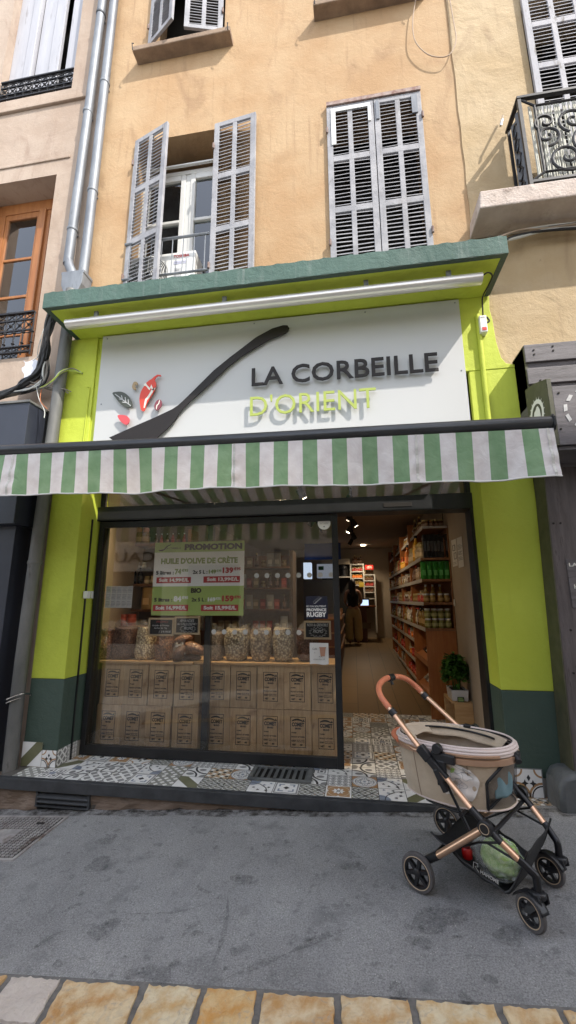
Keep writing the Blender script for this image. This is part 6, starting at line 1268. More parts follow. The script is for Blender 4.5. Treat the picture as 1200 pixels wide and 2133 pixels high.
# far interior seen through the glass: gondola, fridge, blue wall
GD = thing('gondola_shelving', 'dim wooden gondola shelving in the middle of the shop behind the window', 'shelving', (-1.8, 7.2, 0))
mb = MB()
for z in (.5, .9, 1.25, 1.6, 1.95): mb.box(-2.7, -1.05, 7.0, 7.4, z, z + .03)
mb.build('shelf', shelfm, GD); mb = MB(); mb.box(-2.7, -1.05, 7.38, 7.42, .1, 2.2); mb.build('back_board', shelfm, GD); mb = MB(); mb.box(-1.05, -1.0, 7.0, 7.42, .1, 2.25); mb.build('end_panel', mat('dark_end_panel', (.10, .06, .035), rough=.6), GD)
for z in (1.28, 1.63, .93, 1.98):
    for i in range(13):
        q = rnd.choice([('packet', CRM, CRM), ('jar', AMB, gold), ('bottle', BRN, gold), ('pouch', WHT, WHT), ('packet', RED, RED)]); put(q[0], q[1], q[2], (-2.6 + i * .12, 7.08, z), 'product on the dim gondola shelves in the middle of the shop', 'goods on the gondola shelves', s=1)
BW = thing('blue_wall_panel', 'deep blue wall panel above the chilled cabinet, seen through the glass left of the doorway', 'wall panel', (-1, 11.5, 1.5)); a, b = at(634, 1118, 11.5), at(695, 1165, 11.5); mb = MB(); mb.box(a.x, b.x + .2, 11.5, 11.56, b.z, a.z); mb.build('panel', mat('deep_blue_paint', (.04, .08, .25), rough=.5), BW)
FR = thing('chilled_cabinet', 'glazed chilled cabinet with a lit front and a pale counter, left of the doorway', 'fridge', (-1, 11, fz(11)))
a, b = at(632, 1172, 11.2), at(648, 1205, 11.2); mb = MB(); mb.box(a.x, b.x, 11.2, 11.5, b.z, a.z); mb.build('lit_front', mat('fridge_glow', (.55, .65, .8), emit=.35), FR)
a, b = at(660, 1175, 11.2), at(700, 1203, 11.2); mb = MB(); mb.box(a.x, b.x, 11.2, 11.5, b.z, a.z, 0); mb.box(a.x + .04, a.x + .18, 11.19, 11.2, a.z - .16, a.z - .06, 1); mb.build('menu_panel', [mat('pale_panel', (.45, .50, .60), emit=.12), mat('green_print', (.03, .25, .10))], FR)
a, b = at(632, 1208, 11.0), at(700, 1260, 11.0); mb = MB(); mb.box(a.x, b.x, 11.0, 11.5, fz(11), a.z); mb.build('counter', mat('steel_counter', (.20, .22, .27), rough=.3, metal=.5), FR)
# ================================================================== notices on the glass
def quadmap(TL_, TR_, BR_, BL_, zx0, zy0, zx1, zy1): pass
PM = thing('promotion_poster', 'green and white PROMOTION poster for Cretan olive oil on the inside of the glass', 'poster', at(412, 1283, 4.035))
px0, px1, pz0, pz1, yp = -2.003, -1.060, 1.279, 2.006, 4.035
cg, cw, cr, ck, co = mat('poster_green', (.40, .50, .14), rough=.5), mat('poster_white', (.88, .86, .83), rough=.5), mat('poster_red', (.50, .05, .05), rough=.5), mat('poster_black', (.05, .04, .03), rough=.5), mat('poster_olive', (.26, .33, .09), rough=.5)
def U(x): return px0 + (x - 105) / 980 * (px1 - px0)
def Vz(y): return pz1 - (y - 96) / 806 * (pz1 - pz0)
mb = MB(); mb.box(px0, px1, yp, yp + .003, Vz(588), Vz(210), 0); mb.build('white_panel', cw, PM)
mb = MB(); mb.box(px0, px1, yp, yp + .003, Vz(210) + .0001, pz1, 0); mb.box(px0, px1, yp, yp + .003, pz0, Vz(588) - .0001, 0); mb.build('green_panel', cg, PM)
def tz(mb, s, x0, y0, x1, y1, b=.045): T(mb, s, U(x0), Vz(y1), U(x1) - U(x0), Vz(y0) - Vz(y1), yp - .0006, .0008, 0, b)
K = MB(); tz(K, 'PROMOTION', 437, 120, 1062, 190, .06); tz(K, '5 litres :', 133, 415, 332, 458); tz(K, '2x 5 L :', 538, 413, 698, 455); tz(K, 'BIO', 526, 608, 640, 662, .06); tz(K, '5 litres :', 130, 712, 330, 754); tz(K, '2x 5 L :', 538, 712, 698, 754)
tz(K, 'LA CORBEILLE', 230, 153, 395, 175, .01)
K.xz([(U(a), Vz(b)) for a, b in ((143, 186), (175, 178), (205, 172), (240, 135), (285, 118), (290, 121), (250, 142), (218, 178), (190, 194), (160, 195))], yp - .0015, yp - .0005); K.build('black_print', ck, PM)
K = MB(); tz(K, "HUILE D'OLIVE DE CRÈTE", 183, 262, 1018, 342, .05); tz(K, '74', 342, 396, 412, 458, .05); tz(K, '€95', 416, 397, 488, 430, .04); tz(K, '149', 712, 410, 790, 455, .05); tz(K, '€99', 793, 410, 846, 432, .03); tz(K, "D'ORIENT", 230, 187, 340, 203, .0); K.box(U(708), U(850), yp - .0016, yp - .0014, Vz(436), Vz(433)); K.build('olive_print', co, PM)
K = MB(); tz(K, '139', 860, 388, 972, 452, .05); tz(K, '€95', 977, 388, 1050, 422, .04); tz(K, '159', 862, 690, 985, 755, .05); tz(K, '€95', 988, 690, 1058, 724, .04)
K.box(U(143), U(522), yp - .0005, yp - .0001, Vz(553), Vz(487)); K.box(U(657), U(1044), yp - .0005, yp - .0001, Vz(552), Vz(483)); K.box(U(122), U(505), yp - .0005, yp - .0001, Vz(855), Vz(788)); K.box(U(642), U(1033), yp - .0005, yp - .0001, Vz(855), Vz(788)); K.build('red_print', cr, PM)
K = MB(); tz(K, 'Soit 14,99€/L', 172, 497, 500, 545); tz(K, 'Soit 13,99€/L', 695, 493, 1030, 542); tz(K, 'Soit 16,99€/L', 150, 798, 485, 846); tz(K, 'Soit 15,99€/L', 670, 798, 1012, 846); tz(K, '84', 343, 693, 428, 754, .05); tz(K, '€95', 430, 693, 500, 728, .04); tz(K, '169', 712, 708, 792, 754, .05); tz(K, '€95', 795, 708, 846, 730, .03); K.box(U(708), U(850), yp - .0016, yp - .0014, Vz(734), Vz(731)); K.build('white_print', cw, PM)
def chalk(n0, n1, lb, lines):
    a, b = at(*n0, 4.045), at(*n1, 4.045); root = thing('chalkboard', lb, 'chalkboard', ((a.x + b.x) / 2, 4.045, b.z), 'little framed chalkboards on the glass'); f = .018
    mb = MB(); mb.box(a.x, b.x, 4.035, 4.048, a.z - f, a.z); mb.box(a.x, b.x, 4.035, 4.048, b.z, b.z + f); mb.box(a.x, a.x + f, 4.035, 4.048, b.z + f, a.z - f); mb.box(b.x - f, b.x, 4.035, 4.048, b.z + f, a.z - f); mb.build('frame', mat('light_wood_frame', (.42, .30, .17), (.5, .38, .23), .6, scale=12), root)
    mb = MB(); mb.box(a.x + f, b.x - f, 4.042, 4.047, b.z + f, a.z - f); mb.build('slate', mat('slate', (.022, .022, .022), rough=.7), root)
    mb = MB(); W, H = b.x - a.x, a.z - b.z
    for s, u0, v0, u1, v1, m in lines:
        if s == '*': c = Vector((a.x + W * (u0 + u1) / 2, 0, a.z - H * (v0 + v1) / 2)); pts = [Vector((c.x + W * (u1 - u0) / 2 * (1 if k % 2 else .80) * cos(2 * pi * k / 28), 4.0415, c.z + H * (v1 - v0) / 2 * (1 if k % 2 else .68) * sin(2 * pi * k / 28))) for k in range(28)]; mb.tube(pts, .0016, 4, 0, closed=True)
        else: T(mb, s, a.x + W * u0, a.z - H * v1, W * (u1 - u0), H * (v1 - v0), 4.0418, .0008, m, .0, slant=.15)
    mb.build('chalk_writing', [mat('chalk', (.62, .60, .56), rough=.9), mat('red_chalk', (.35, .06, .05), rough=.9)], root)
chalk((311, 1287), (362, 1325), 'chalkboard with thin handwriting and a price, the left one under the poster', [('PROMO', .3, .16, .75, .27, 1), ('Amandes de Provence', .14, .37, .8, .46, 0), ('Sachet de 1kg', .22, .52, .72, .62, 0), ('| 19.95€', .42, .70, .88, .86, 0)])
chalk((365, 1284), (416, 1322), 'chalkboard reading AMANDES in a starburst PROMO, the right one under the poster', [('AMANDES', .2, .15, .75, .32, 0), ('de CALIFORNIE !', .1, .36, .88, .47, 0), ('PROMO', .38, .58, .72, .74, 0), ('*', .2, .46, .86, .90, 0)])
chalk((633, 1293), (690, 1332), 'chalkboard reading NOIX de GRENOBLE with a starburst, under the rugby sticker', [('NOIX de GRENOBLE', .12, .15, .88, .30, 0), ('PROMO', .34, .48, .70, .66, 0), ('*', .18, .33, .86, .90, 0)])
RG = thing('rugby_sticker', 'dark navy square PROVENCE RUGBY sticker on the glass', 'sticker', at(660, 1289, 4.0)); a, b = at(637, 1242, 4.001), at(683, 1289, 4.001); W, H = b.x - a.x, a.z - b.z
mb = MB(); mb.box(a.x, b.x, 4.001, 4.0035, b.z, a.z); mb.build('backing', mat('sticker_navy', (.012, .014, .035), rough=.35), RG)
mb = MB(); g_ = lambda s, u0, v0, u1, v1, bd=.04: T(mb, s, a.x + W * u0, a.z - H * v1, W * (u1 - u0), H * (v1 - v0), 4.0008, .0008, 0, bd); g_('ICI ON SOUTIENT', .03, .41, .93, .49, .01); g_('PROVENCE', .03, .54, .94, .67); g_('RUGBY', .03, .70, .94, .92)
for k in range(7):
    t = k / 6; c = Vector((a.x + W * (.36 + .28 * t), 4.0003, a.z - H * (.33 - .24 * t)))
    for s in (-1, 1): mb.add([c, c + Vector((.018 * W / .2 * (.6 if s > 0 else -.2), 0, .02 * (.2 if s > 0 else 1))), c + Vector((.030 * (.9 if s > 0 else -.1), 0, .026 * (.1 if s > 0 else .9)))], [(0, 1, 2)])
mb.build('white_print', cw, RG)
CN = thing('coffee_notice', 'white paper notice with a drawing of a brown coffee cup, taped low on the glass', 'notice', at(665, 1384, 3.998)); a, b = at(645, 1339, 3.998), at(685, 1384, 3.998); W, H = b.x - a.x, a.z - b.z
mb = MB(); mb.sheet(lambda u, v: (a.x + W * u, 3.998 - .006 * sin(u * 9) * (1 - v), b.z + H * v + .004 * sin(u * 7) * (1 - v)), 10, 6); mb.build('paper', mat('notice_paper', (.58, .56, .53), rough=.7), CN)
mb = MB(); mb.xz([(a.x + W * .53, a.z - H * .22), (a.x + W * .86, a.z - H * .22), (a.x + W * .80, a.z - H * .62), (a.x + W * .58, a.z - H * .62)], 3.988, 3.989, 0); mb.xz([(a.x + W * .51, a.z - H * .19), (a.x + W * .88, a.z - H * .19), (a.x + W * .87, a.z - H * .23), (a.x + W * .52, a.z - H * .23)], 3.987, 3.988, 0); T(mb, 'Café', a.x + W * .15, a.z - H * .32, W * .24, H * .09, 3.989, .0005, 1); T(mb, 'à', a.x + W * .26, a.z - H * .48, None, H * .06, 3.989, .0005, 1); T(mb, 'emporter 1€', a.x + W * .2, a.z - H * .80, W * .6, H * .07, 3.989, .0005, 1); T(mb, '^^', a.x + W * .48, a.z - H * .66, W * .2, H * .04, 3.989, .0005, 1)
mb.build('print', [mat('cup_brown', (.38, .20, .13)), ck], CN)
RS_ = thing('round_sticker', 'round white sticker near the top right of the sliding glass', 'sticker', at(675, 1103, 4.0)); c = at(675, 1090, 4.0)
mb = MB(); mb.lathe((c.x, 4.0035, c.z), [(.062, 0), (.062, .0015)], 28, ax=(Vector((1, 0, 0)), Vector((0, 0, 1)), Vector((0, -1, 0)))); mb.build('backing', cw, RS_); mb = MB(); T(mb, 'ICI', c.x - .015, c.z + .025, .03, .014, 4.0012, .0006); T(mb, 'ON VOUS ACCUEILLE', c.x - .045, c.z + .006, .09, .009, 4.0012, .0006); T(mb, 'AVEC LE SOURIRE', c.x - .042, c.z - .008, .084, .009, 4.0012, .0006); mb.lathe((c.x, 4.002, c.z - .032), [(.007, 0), (.007, .001)], 10, ax=(Vector((1, 0, 0)), Vector((0, 0, 1)), Vector((0, -1, 0)))); mb.build('grey_print', mat('grey_print', (.3, .3, .3)), RS_)
# ================================================================== pet pushchair on the pavement
SO = Vector((.407, 2.876, -.05)); SU = Vector((.809, -.588, 0)); SV = Vector((.588, .809, 0)); SW = Vector((0, 0, 1))
def S(u, v, w): return SO + SU * u + SV * v + SW * w
PC = thing('pet_pushchair', 'beige and rose gold pet pushchair with an orange handle on the asphalt', 'pushchair', tuple(SO))
gold_ = mat('rose_gold_metal', (.62, .38, .25), (.68, .44, .30), .28, metal=.75, scale=6); blk = mat('satin_black_plastic', (.016, .016, .018), rough=.38); blk2 = mat('black_tube', (.02, .02, .023), rough=.3, metal=.3)
fab = mat('beige_linen', (.45, .355, .255), (.54, .435, .32), .95, scale=7, bump=.0015, bscale=400, bump2=.012, b2scale=9, sheen=.2); lin = mat('pale_lining', (.42, .34, .26), (.50, .42, .34), .9, scale=9, bump2=.01, b2scale=14); lea = mat('orange_leather', (.55, .17, .085), (.62, .21, .11), .5, scale=20, bump=.001, bscale=200)
rimw = mat('pinkish_white_piping', (.62, .52, .48), rough=.5); net = mat('dark_mesh_net', (.03, .035, .04), rough=.5, alpha=.42); sl_ = mat('black_basket_fabric', (.014, .014, .015), (.022, .022, .023), .85, scale=30, bump=.001, bscale=300)
tyre = mat('grey_rubber', (.075, .07, .068), (.11, .10, .10), .75, scale=20); tan_ = mat('gold_rim_line', (.50, .38, .26), rough=.4); chrome = M_['steel']
cu, Ta, Tb = .165, .325, .225
def oval(k, z, s=1, da=0, db=0, n=72, c=cu, tilt=.05, sq=.88):
    out = []
    for j in range(n):
        t = 2 * pi * j / n; a = abs(cos(t)) ** sq * (1 if cos(t) > 0 else -1); b = abs(sin(t)) ** sq * (1 if sin(t) > 0 else -1); u = c + (Ta + da) * s * a; out.append(S(u, (Tb + db) * s * b, z + tilt * (u - cu)))
    return out
def arch(t): return R(44) * min(1, max(0, (1 - t) * 2.2)) ** .55      # half width of the front window at height t (0 bottom .. 1 top)
mb = MB(); K, n = 22, 96; rings = []
for k in range(K + 1):
    t = k / K; s = .885 + .115 * t ** .7; rings.append(oval(k, .405 + .255 * t, s, n=n, c=cu + .012 * (1 - t)))
vs = [v for r_ in rings for v in r_]; fs = []
for k in range(K):
    for j in range(n):
        th = 2 * pi * (j + .5) / n; th = th - 2 * pi if th > pi else th; t = (k + .5) / K
        if .06 < t < .9 and abs(th) < arch(t): continue
        if .10 < t < .78 and abs(abs(th) - pi) < arch(t + .1) * .55: continue
        fs.append((k * n + j, k * n + (j + 1) % n, (k + 1) * n + (j + 1) % n, (k + 1) * n + j))
mb.add(vs, fs); mb.add(rings[0], [tuple(range(n))]); tub = mb.build('tub', fab, PC, smooth=60, solid=.004)
def onsurf(th, t, off=0):
    s = .885 + .115 * t ** .7; sq = .88; a = abs(cos(th)) ** sq * (1 if cos(th) > 0 else -1); b = abs(sin(th)) ** sq * (1 if sin(th) > 0 else -1); u = cu + .012 * (1 - t) + (Ta * s + off) * a; return S(u, (Tb * s + off) * b, .405 + .255 * t + .05 * (u - cu))
mb = MB(); mb.sheet(lambda a, b: onsurf((2 * a - 1) * max(.02, arch(.05 + .86 * b)) * 1.04, .05 + .86 * b, .001), 24, 16); mb.build('front_mesh_window', net, tub, smooth=60)
mb = MB(); mb.tube([onsurf(-arch(.05 + .86 * k / 20) * 1.04, .05 + .86 * k / 20, .004) for k in range(21)] + [onsurf(arch(.05 + .86 * k / 20) * 1.04, .05 + .86 * k / 20, .004) for k in range(20, -1, -1)], .008, 6, closed=True); mb.build('window_zip', blk, tub, smooth=60)
mb = MB(); mb.sheet(lambda a, b: onsurf(pi + (2 * a - 1) * max(.02, arch(.2 + .68 * b) * .6), .10 + .68 * b, .001), 16, 12); mb.build('rear_mesh_window', net, tub, smooth=60)
mb = MB(); mb.tube([onsurf(2 * pi * k / 60, .02, .003) for k in range(60)], .004, 6, closed=True); mb.build('base_piping', rimw, tub, smooth=60)
for th in (-1.12 * 1, -1.98): 
    mb = MB(); mb.tube([onsurf(th + .0, .03 + .95 * k / 10, .002) for k in range(11)], .0025, 5); mb.build('seam', mat('dark_seam_cloth', (.26, .19, .14), rough=.9), tub)  # seams in a darker brown cloth
mb = MB(); inn = [oval(0, z, s, n=n) for z, s in ((.665, .985), (.60, .96), (.52, .92), (.47, .88), (.455, .84))]; mb.loft(inn, cap=False); mb.add(oval(0, .456, .86, n=n), [tuple(range(n))]); mb.build('lining', lin, tub, smooth=60)
mb = MB(); mb.tube(oval(0, .655, .955, n=60), .007, 5, closed=True, flat=1.6); mb.build('inner_zip', blk, tub, smooth=60)
for z, da, r_, m_ in ((.664, .004, .0085, rimw), (.677, .008, .008, rimw), (.690, .004, .0085, rimw), (.700, -.006, .0075, rimw)):
    mb = MB(); mb.tube(oval(0, z, 1, da, da, n=60), r_, 8, closed=True); mb.build('rim_hoop', m_, tub, smooth=80)
mb = MB(); mb.tube(oval(0, .671, 1, .003, .003, n=60), .006, 6, closed=True); mb.tube(oval(0, .696, 1, -.010, -.010, n=60), .006, 6, closed=True); mb.build('rim_binding', blk, tub, smooth=80)
def band(a0, a1, da, z0, z1, m_, nm, th_=.006, N=40):
    mb = MB(); rs = []
    for k in range(N + 1):
        t = R(a0 + (a1 - a0) * k / N); sq = .88; a = abs(cos(t)) ** sq * (1 if cos(t) > 0 else -1); b = abs(sin(t)) ** sq * (1 if sin(t) > 0 else -1)
        q = []
        for d_, z in ((0, z0), (th_, z0 + .003), (th_, z1 - .003), (0, z1)): u = cu + (Ta + da + d_) * a; q.append(S(u, (Tb + da + d_) * b, z + .05 * (u - cu)))
        rs.append(q)
    mb.loft(rs); return mb.build(nm, m_, PC, smooth=40)
band(283, 432, .012, .622, .655, gold_, 'front_gold_band'); band(190, 262, .012, .640, .660, gold_, 'side_gold_band'); band(100, 150, .012, .640, .660, gold_, 'side_gold_band'); band(278, 330, .014, .660, .674, gold_, 'upper_gold_band')
# orange padded bar at the rear end
mb = MB(); mb.tube([S(cu - (Ta + .045) * cos(R(a)), (Tb + .0) * sin(R(a)), .655) for a in range(-46, 47, 4)], .0155, 12); mb.build('rear_bumper_bar', lea, PC, smooth=60)
mb = MB()
for s in (-1, 1): mb.tube([S(cu - (Ta + .045) * cos(R(46)), s * Tb * sin(R(46)), .655), S(cu - .12, s * (Tb + .012), .652), S(cu - .02, s * (Tb + .016), .652)], .011, 8)
mb.build('bumper_tube', gold_, PC, smooth=60)
# folded hood fabric gathered at the far side
mb = MB(); mb.sheet(lambda a, b: S(cu + (Ta - .01 - .05 * b) * cos(R(35 + 185 * a)), (Tb - .01 - .05 * b) * sin(R(35 + 185 * a)), .70 - .055 * b + .004 * sin(a * 23) * b), 90, 6); mb.build('folded_hood', fab, PC, smooth=60, solid=.002)
mb = MB(); mb.sheet(lambda a, b: S(cu - (Ta - .01 - .09 * b) * cos(R(-60 + 100 * a)), (Tb - .01 - .07 * b) * sin(R(-60 + 100 * a)), .692 - .03 * b + .004 * sin(a * 13 + b * 3)), 40, 6); mb.build('hood_pleat', fab, PC, smooth=60, solid=.002)
mb = MB()
for k in range(1): mb.tube([S(cu + (Ta - .05 - .02 * k) * cos(R(a)), (Tb - .035 - .01 * k) * sin(R(a)), .685 - .015 * k) for a in range(50, 150, 8)], .006, 6)
mb.build('hood_strut', blk, PC, smooth=60)
# joints
def blkbox(c, du, dv, dw, nm='joint', m_=None, ang=0, parent=None):
    mb = MB(); a = R(ang); e = SU * cos(a) - SW * sin(a); f = SU * sin(a) + SW * cos(a); C_ = S(*c)
    vs = [C_ + e * (x * du / 2) + SV * (y * dv / 2) + f * (z * dw / 2) for x in (-1, 1) for y in (-1, 1) for z in (-1, 1)]
    mb.add(vs, [(0, 1, 3, 2), (4, 6, 7, 5), (0, 4, 5, 1), (2, 3, 7, 6), (0, 2, 6, 4), (1, 5, 7, 3)]); return mb.build(nm, m_ or blk, parent or PC, bevel=.006)
for s in (-1, 1):
    vv = s * .252
    blkbox((.215, s * (Tb + .022), .650), .13, .024, .045, 'rim_clamp'); blkbox((.205, s * (Tb + .026), .575), .052, .02, .125, 'release_lever'); mb = MB(); mb.lathe(S(.19, s * (Tb + .012), .690), [(.024, 0), (.026, .006), (.026, .030), (.022, .034)], 16, ax=(SU, SW, SV * s)); mb.build('pivot_knob', blk, PC, smooth=40)
    top = (-.095, vv, .847) if s < 0 else (-.15, .25, .855)
    # handle arm, folding joint, long side tube
    def seg(a, b, r_, m_, nm, fl=1.0): mb = MB(); mb.tube([S(*a), S(*b)], r_, 12, flat=fl, up=SV); return mb.build(nm, m_, PC, smooth=50)
    seg(top, (.085, s * .262, .680), .0125, gold_, 'handle_arm', 1.5)
    blkbox((.118, s * .262, .655), .075, .036, .050, 'folding_joint', ang=42); blkbox((.185, s * .262, .597), .13, .032, .040, 'folding_joint', ang=41); blkbox((.205, s * .268, .545), .11, .024, .030, 'catch', ang=62)
    seg((.20, s * .258, .590), (.350, s * .262, .458), .0125, gold_, 'side_tube', 1.6)
    seg((.350, s * .262, .458), (.475, s * .245, .345), .0145, blk2, 'lower_tube', 1.6)
    mb = MB(); mb.lathe(S(.418, s * .250, .395), [(.032, 0), (.034, .004), (.034, .034), (.030, .038)], 20, ax=(SU, SW, SV * s)); hb = mb.build('hub_joint', blk, PC, smooth=40)
    mb = MB(); mb.tube([S(.418, s * .2885, .395) + SU * (.022 * cos(t)) + SW * (.022 * sin(t)) for t in [2 * pi * k / 20 for k in range(20)]], .0018, 5, closed=True); mb.build('hub_ring', tan_, hb)
    seg((.470, s * .246, .350), (.535, s * .222, .292), .0135, gold_, 'front_leg_tube', 1.6)
    mb = MB(); mb.tube(smooth([S(.535, s * .222, .292), S(.578, s * .200, .250), S(.596, s * .190, .228), S(.598, s * .188, .165)], 4), .0175, 12); mb.build('front_leg', blk2, PC, smooth=50)
    seg((.395, s * .266, .378), (.165, s * .270, .190), .0175, gold_, 'rear_leg_bar', 1.25); mb = MB(); mb.tube([S(.165, s * .270, .190), S(.13, s * .262, .165), S(.07, s * .235, .115)], .020, 12); mb.build('rear_leg_end', blk, PC, smooth=50)
    seg((.215, s * .245, .545), (.33, s * .235, .325), .0075, blk2, 'lock_rod'); seg((.22, s * .235, .52), (.135, s * .20, .20), .006, blk2, 'brace_rod') if s > 0 else None
    mb = MB(); mb.tube([S(.47, s * .24, .34), S(.36, s * .23, .30), S(.20, s * .21, .205)], .0055, 6); mb.tube([S(.53, s * .222, .28), S(.40, s * .225, .31)], .0055, 6); mb.build('basket_strap', blk, PC)
# grip
gp_ = smooth([S(-.095, -.252, .847), S(-.165, -.235, .905), S(-.215, -.165, .945), S(-.236, -.06, .968), S(-.236, .06, .968), S(-.222, .165, .945), S(-.19, .235, .895), S(-.15, .25, .855)], 6)
mb = MB(); mb.tube(gp_, .0175, 12); mb.build('grip', lea, PC, smooth=60)
for q, nm in ((S(-.085, -.253, .838), 'grip_collar'), (S(-.14, .2505, .846), 'grip_collar')): mb = MB(); mb.tube([q, q + (SU * .74 - SW * .67) * .035], .0205, 12, flat=1.1); mb.build(nm, blk, PC, smooth=50)
mb = MB(); mb.tube([S(-.2362, -.02, .968), S(-.2365, .035, .968)], .0225, 14); mb.tube([S(-.236, .008, .955), S(-.225, .008, .925)], .009, 8); mb.build('grip_button', blk, PC, smooth=50)
blkbox((.502, .0, .672), .03, .05, .035, 'front_catch'); mb = MB(); mb.tube([S(.500, -.01, .672), S(.523, -.035, .650)], .017, 10); mb.build('cup_holder_socket', blk, PC, smooth=50)
blkbox((.16, .222, .704), .045, .03, .022, 'far_catch')
# underframe
for (a, b) in (((.29, -.255, .405), (.29, .255, .405)), ((.43, -.24, .36), (.43, .24, .36)), ((.08, -.235, .11), (.05, .235, .105))):
    mb = MB(); mb.tube([S(*a), S(*b)], .010, 10); mb.build('cross_bar', blk2, PC, smooth=50)
mb = MB(); mb.tube(smooth([S(.04, -.13, .375), S(.08, -.14, .37), S(.30, -.17, .385), S(.32, 0, .39), S(.30, .17, .385), S(.08, .14, .37), S(.04, .13, .375)]), .007, 8); mb.build('tub_support', blk2, PC, smooth=50)
mb = MB(); mb.tube([S(.13, -.10, .165), S(.05, .10, .15), S(-.02, .235, .12)], .013, 10); mb.build('brake_bar', blk2, PC, smooth=50)
# shopping basket slung below
def bask(a, b):
    u = .11 + .465 * a; v = (b - .5) * 2; hw = .235 - .035 * a; z = .078 + .13 * max(0, (.34 - u) / .23) ** 1.6 + .24 * max(0, (u - .45) / .125) ** 1.5
    z += (.10 * (1 - a) + .03) * abs(v) ** 3.5 * (.4 + .6 * sin(pi * min(1, a * 1.1))) + .004 * sin(u * 60 + v * 5)
    return S(u, v * hw, z)
mb = MB(); mb.sheet(bask, 40, 24); bkt = mb.build('basket', sl_, PC, smooth=70, solid=.003)
mb = MB(); mb.tube([bask(k / 24, 0) for k in range(25)], .005, 6); mb.tube([bask(k / 24, 1) for k in range(25)], .005, 6); mb.build('basket_binding', blk, bkt)
mb = MB()
a0, a1 = bask(.36, 0), bask(.66, 0); rdir = (a1 - a0).normalized(); O_ = S(.300, -.222, .178); r_ = (SU * .985 - SW * .17).normalized(); u_ = SV.cross(r_).normalized() * (-1 if SV.cross(r_).z < 0 else 1)
T(mb, 'HAHOME', .055, -.006, .085, .017, 0, .001, 0, .02, o=O_, r=r_, u=u_); mb.tube([O_ + r_ * x + u_ * y for x, y in ((.02, -.006), (.02, .026), (.04, .028), (.042, .014), (.028, .010), (.048, -.006))], .0013, 4); mb.build('basket_lettering', mat('pale_grey_print', (.42, .41, .39)), bkt)
# wheels
def wheel(nm, c, axis, r_, wd, sp=6):
    axis = Vector(axis).normalized(); a = axis.cross(SW).normalized(); b = a.cross(axis).normalized(); root = None
    mb = MB(); prof = [(r_ - .016, -wd * .5), (r_ - .004, -wd * .48), (r_, -wd * .25), (r_, wd * .25), (r_ - .004, wd * .48), (r_ - .016, wd * .5), (r_ - .018, 0)]
    N = 40; vs = []; 
    for k in range(N): t = 2 * pi * k / N; vs += [c + (a * cos(t) + b * sin(t)) * q + axis * h for q, h in prof]
    m = len(prof); fs = [(k * m + j, k * m + (j + 1) % m, ((k + 1) % N) * m + (j + 1) % m, ((k + 1) % N) * m + j) for k in range(N) for j in range(m)]
    mb.add(vs, fs); w_ = mb.build(nm, tyre, PC, smooth=50)
    mb = MB()
    for h in (-wd * .5, wd * .5): mb.tube([c + (a * cos(t) + b * sin(t)) * (r_ - .018) + axis * h for t in [2 * pi * k / 36 for k in range(36)]], .0021, 5, closed=True)
    mb.build('rim_line', tan_, w_)
    mb = MB(); N = 36; vs = []; prof = [(r_ - .028, -wd * .42), (r_ - .017, -wd * .46), (r_ - .017, wd * .46), (r_ - .028, wd * .42)]; m = 4
    for k in range(N): t = 2 * pi * k / N; vs += [c + (a * cos(t) + b * sin(t)) * q + axis * h for q, h in prof]
    mb.add(vs, [(k * m + j, k * m + (j + 1) % m, ((k + 1) % N) * m + (j + 1) % m, ((k + 1) % N) * m + j) for k in range(N) for j in range(m)])
    mb.lathe(c - axis * wd * .55, [(.016, 0), (.020, .003), (.020, wd * 1.1 - .003), (.016, wd * 1.1)], 16, ax=(a, b, axis))
    for k in range(sp):
        t = 2 * pi * k / sp + .3; d = a * cos(t) + b * sin(t); q = axis.cross(d); L_ = r_ - .022
        vs = [c + d * x + q * y + axis * z for x, hw in ((.012, .010), (L_, .0065)) for y, z in ((-hw, -wd * .35), (hw, -wd * .35), (hw, wd * .35), (-hw, wd * .35))]
        mb.add(vs, [(0, 1, 5, 4), (1, 2, 6, 5), (2, 3, 7, 6), (3, 0, 4, 7)])
    mb.build('spokes', blk, w_, smooth=40); return w_
def gc(u, v, r_): p = S(u, v, 0); return Vector((p.x, p.y, gz(p.x, p.y) + r_))
wheel('rear_wheel', gc(.05, -.285, .090), SV, .090, .030); wheel('rear_wheel', gc(-.045, .275, .090), SV, .090, .030)
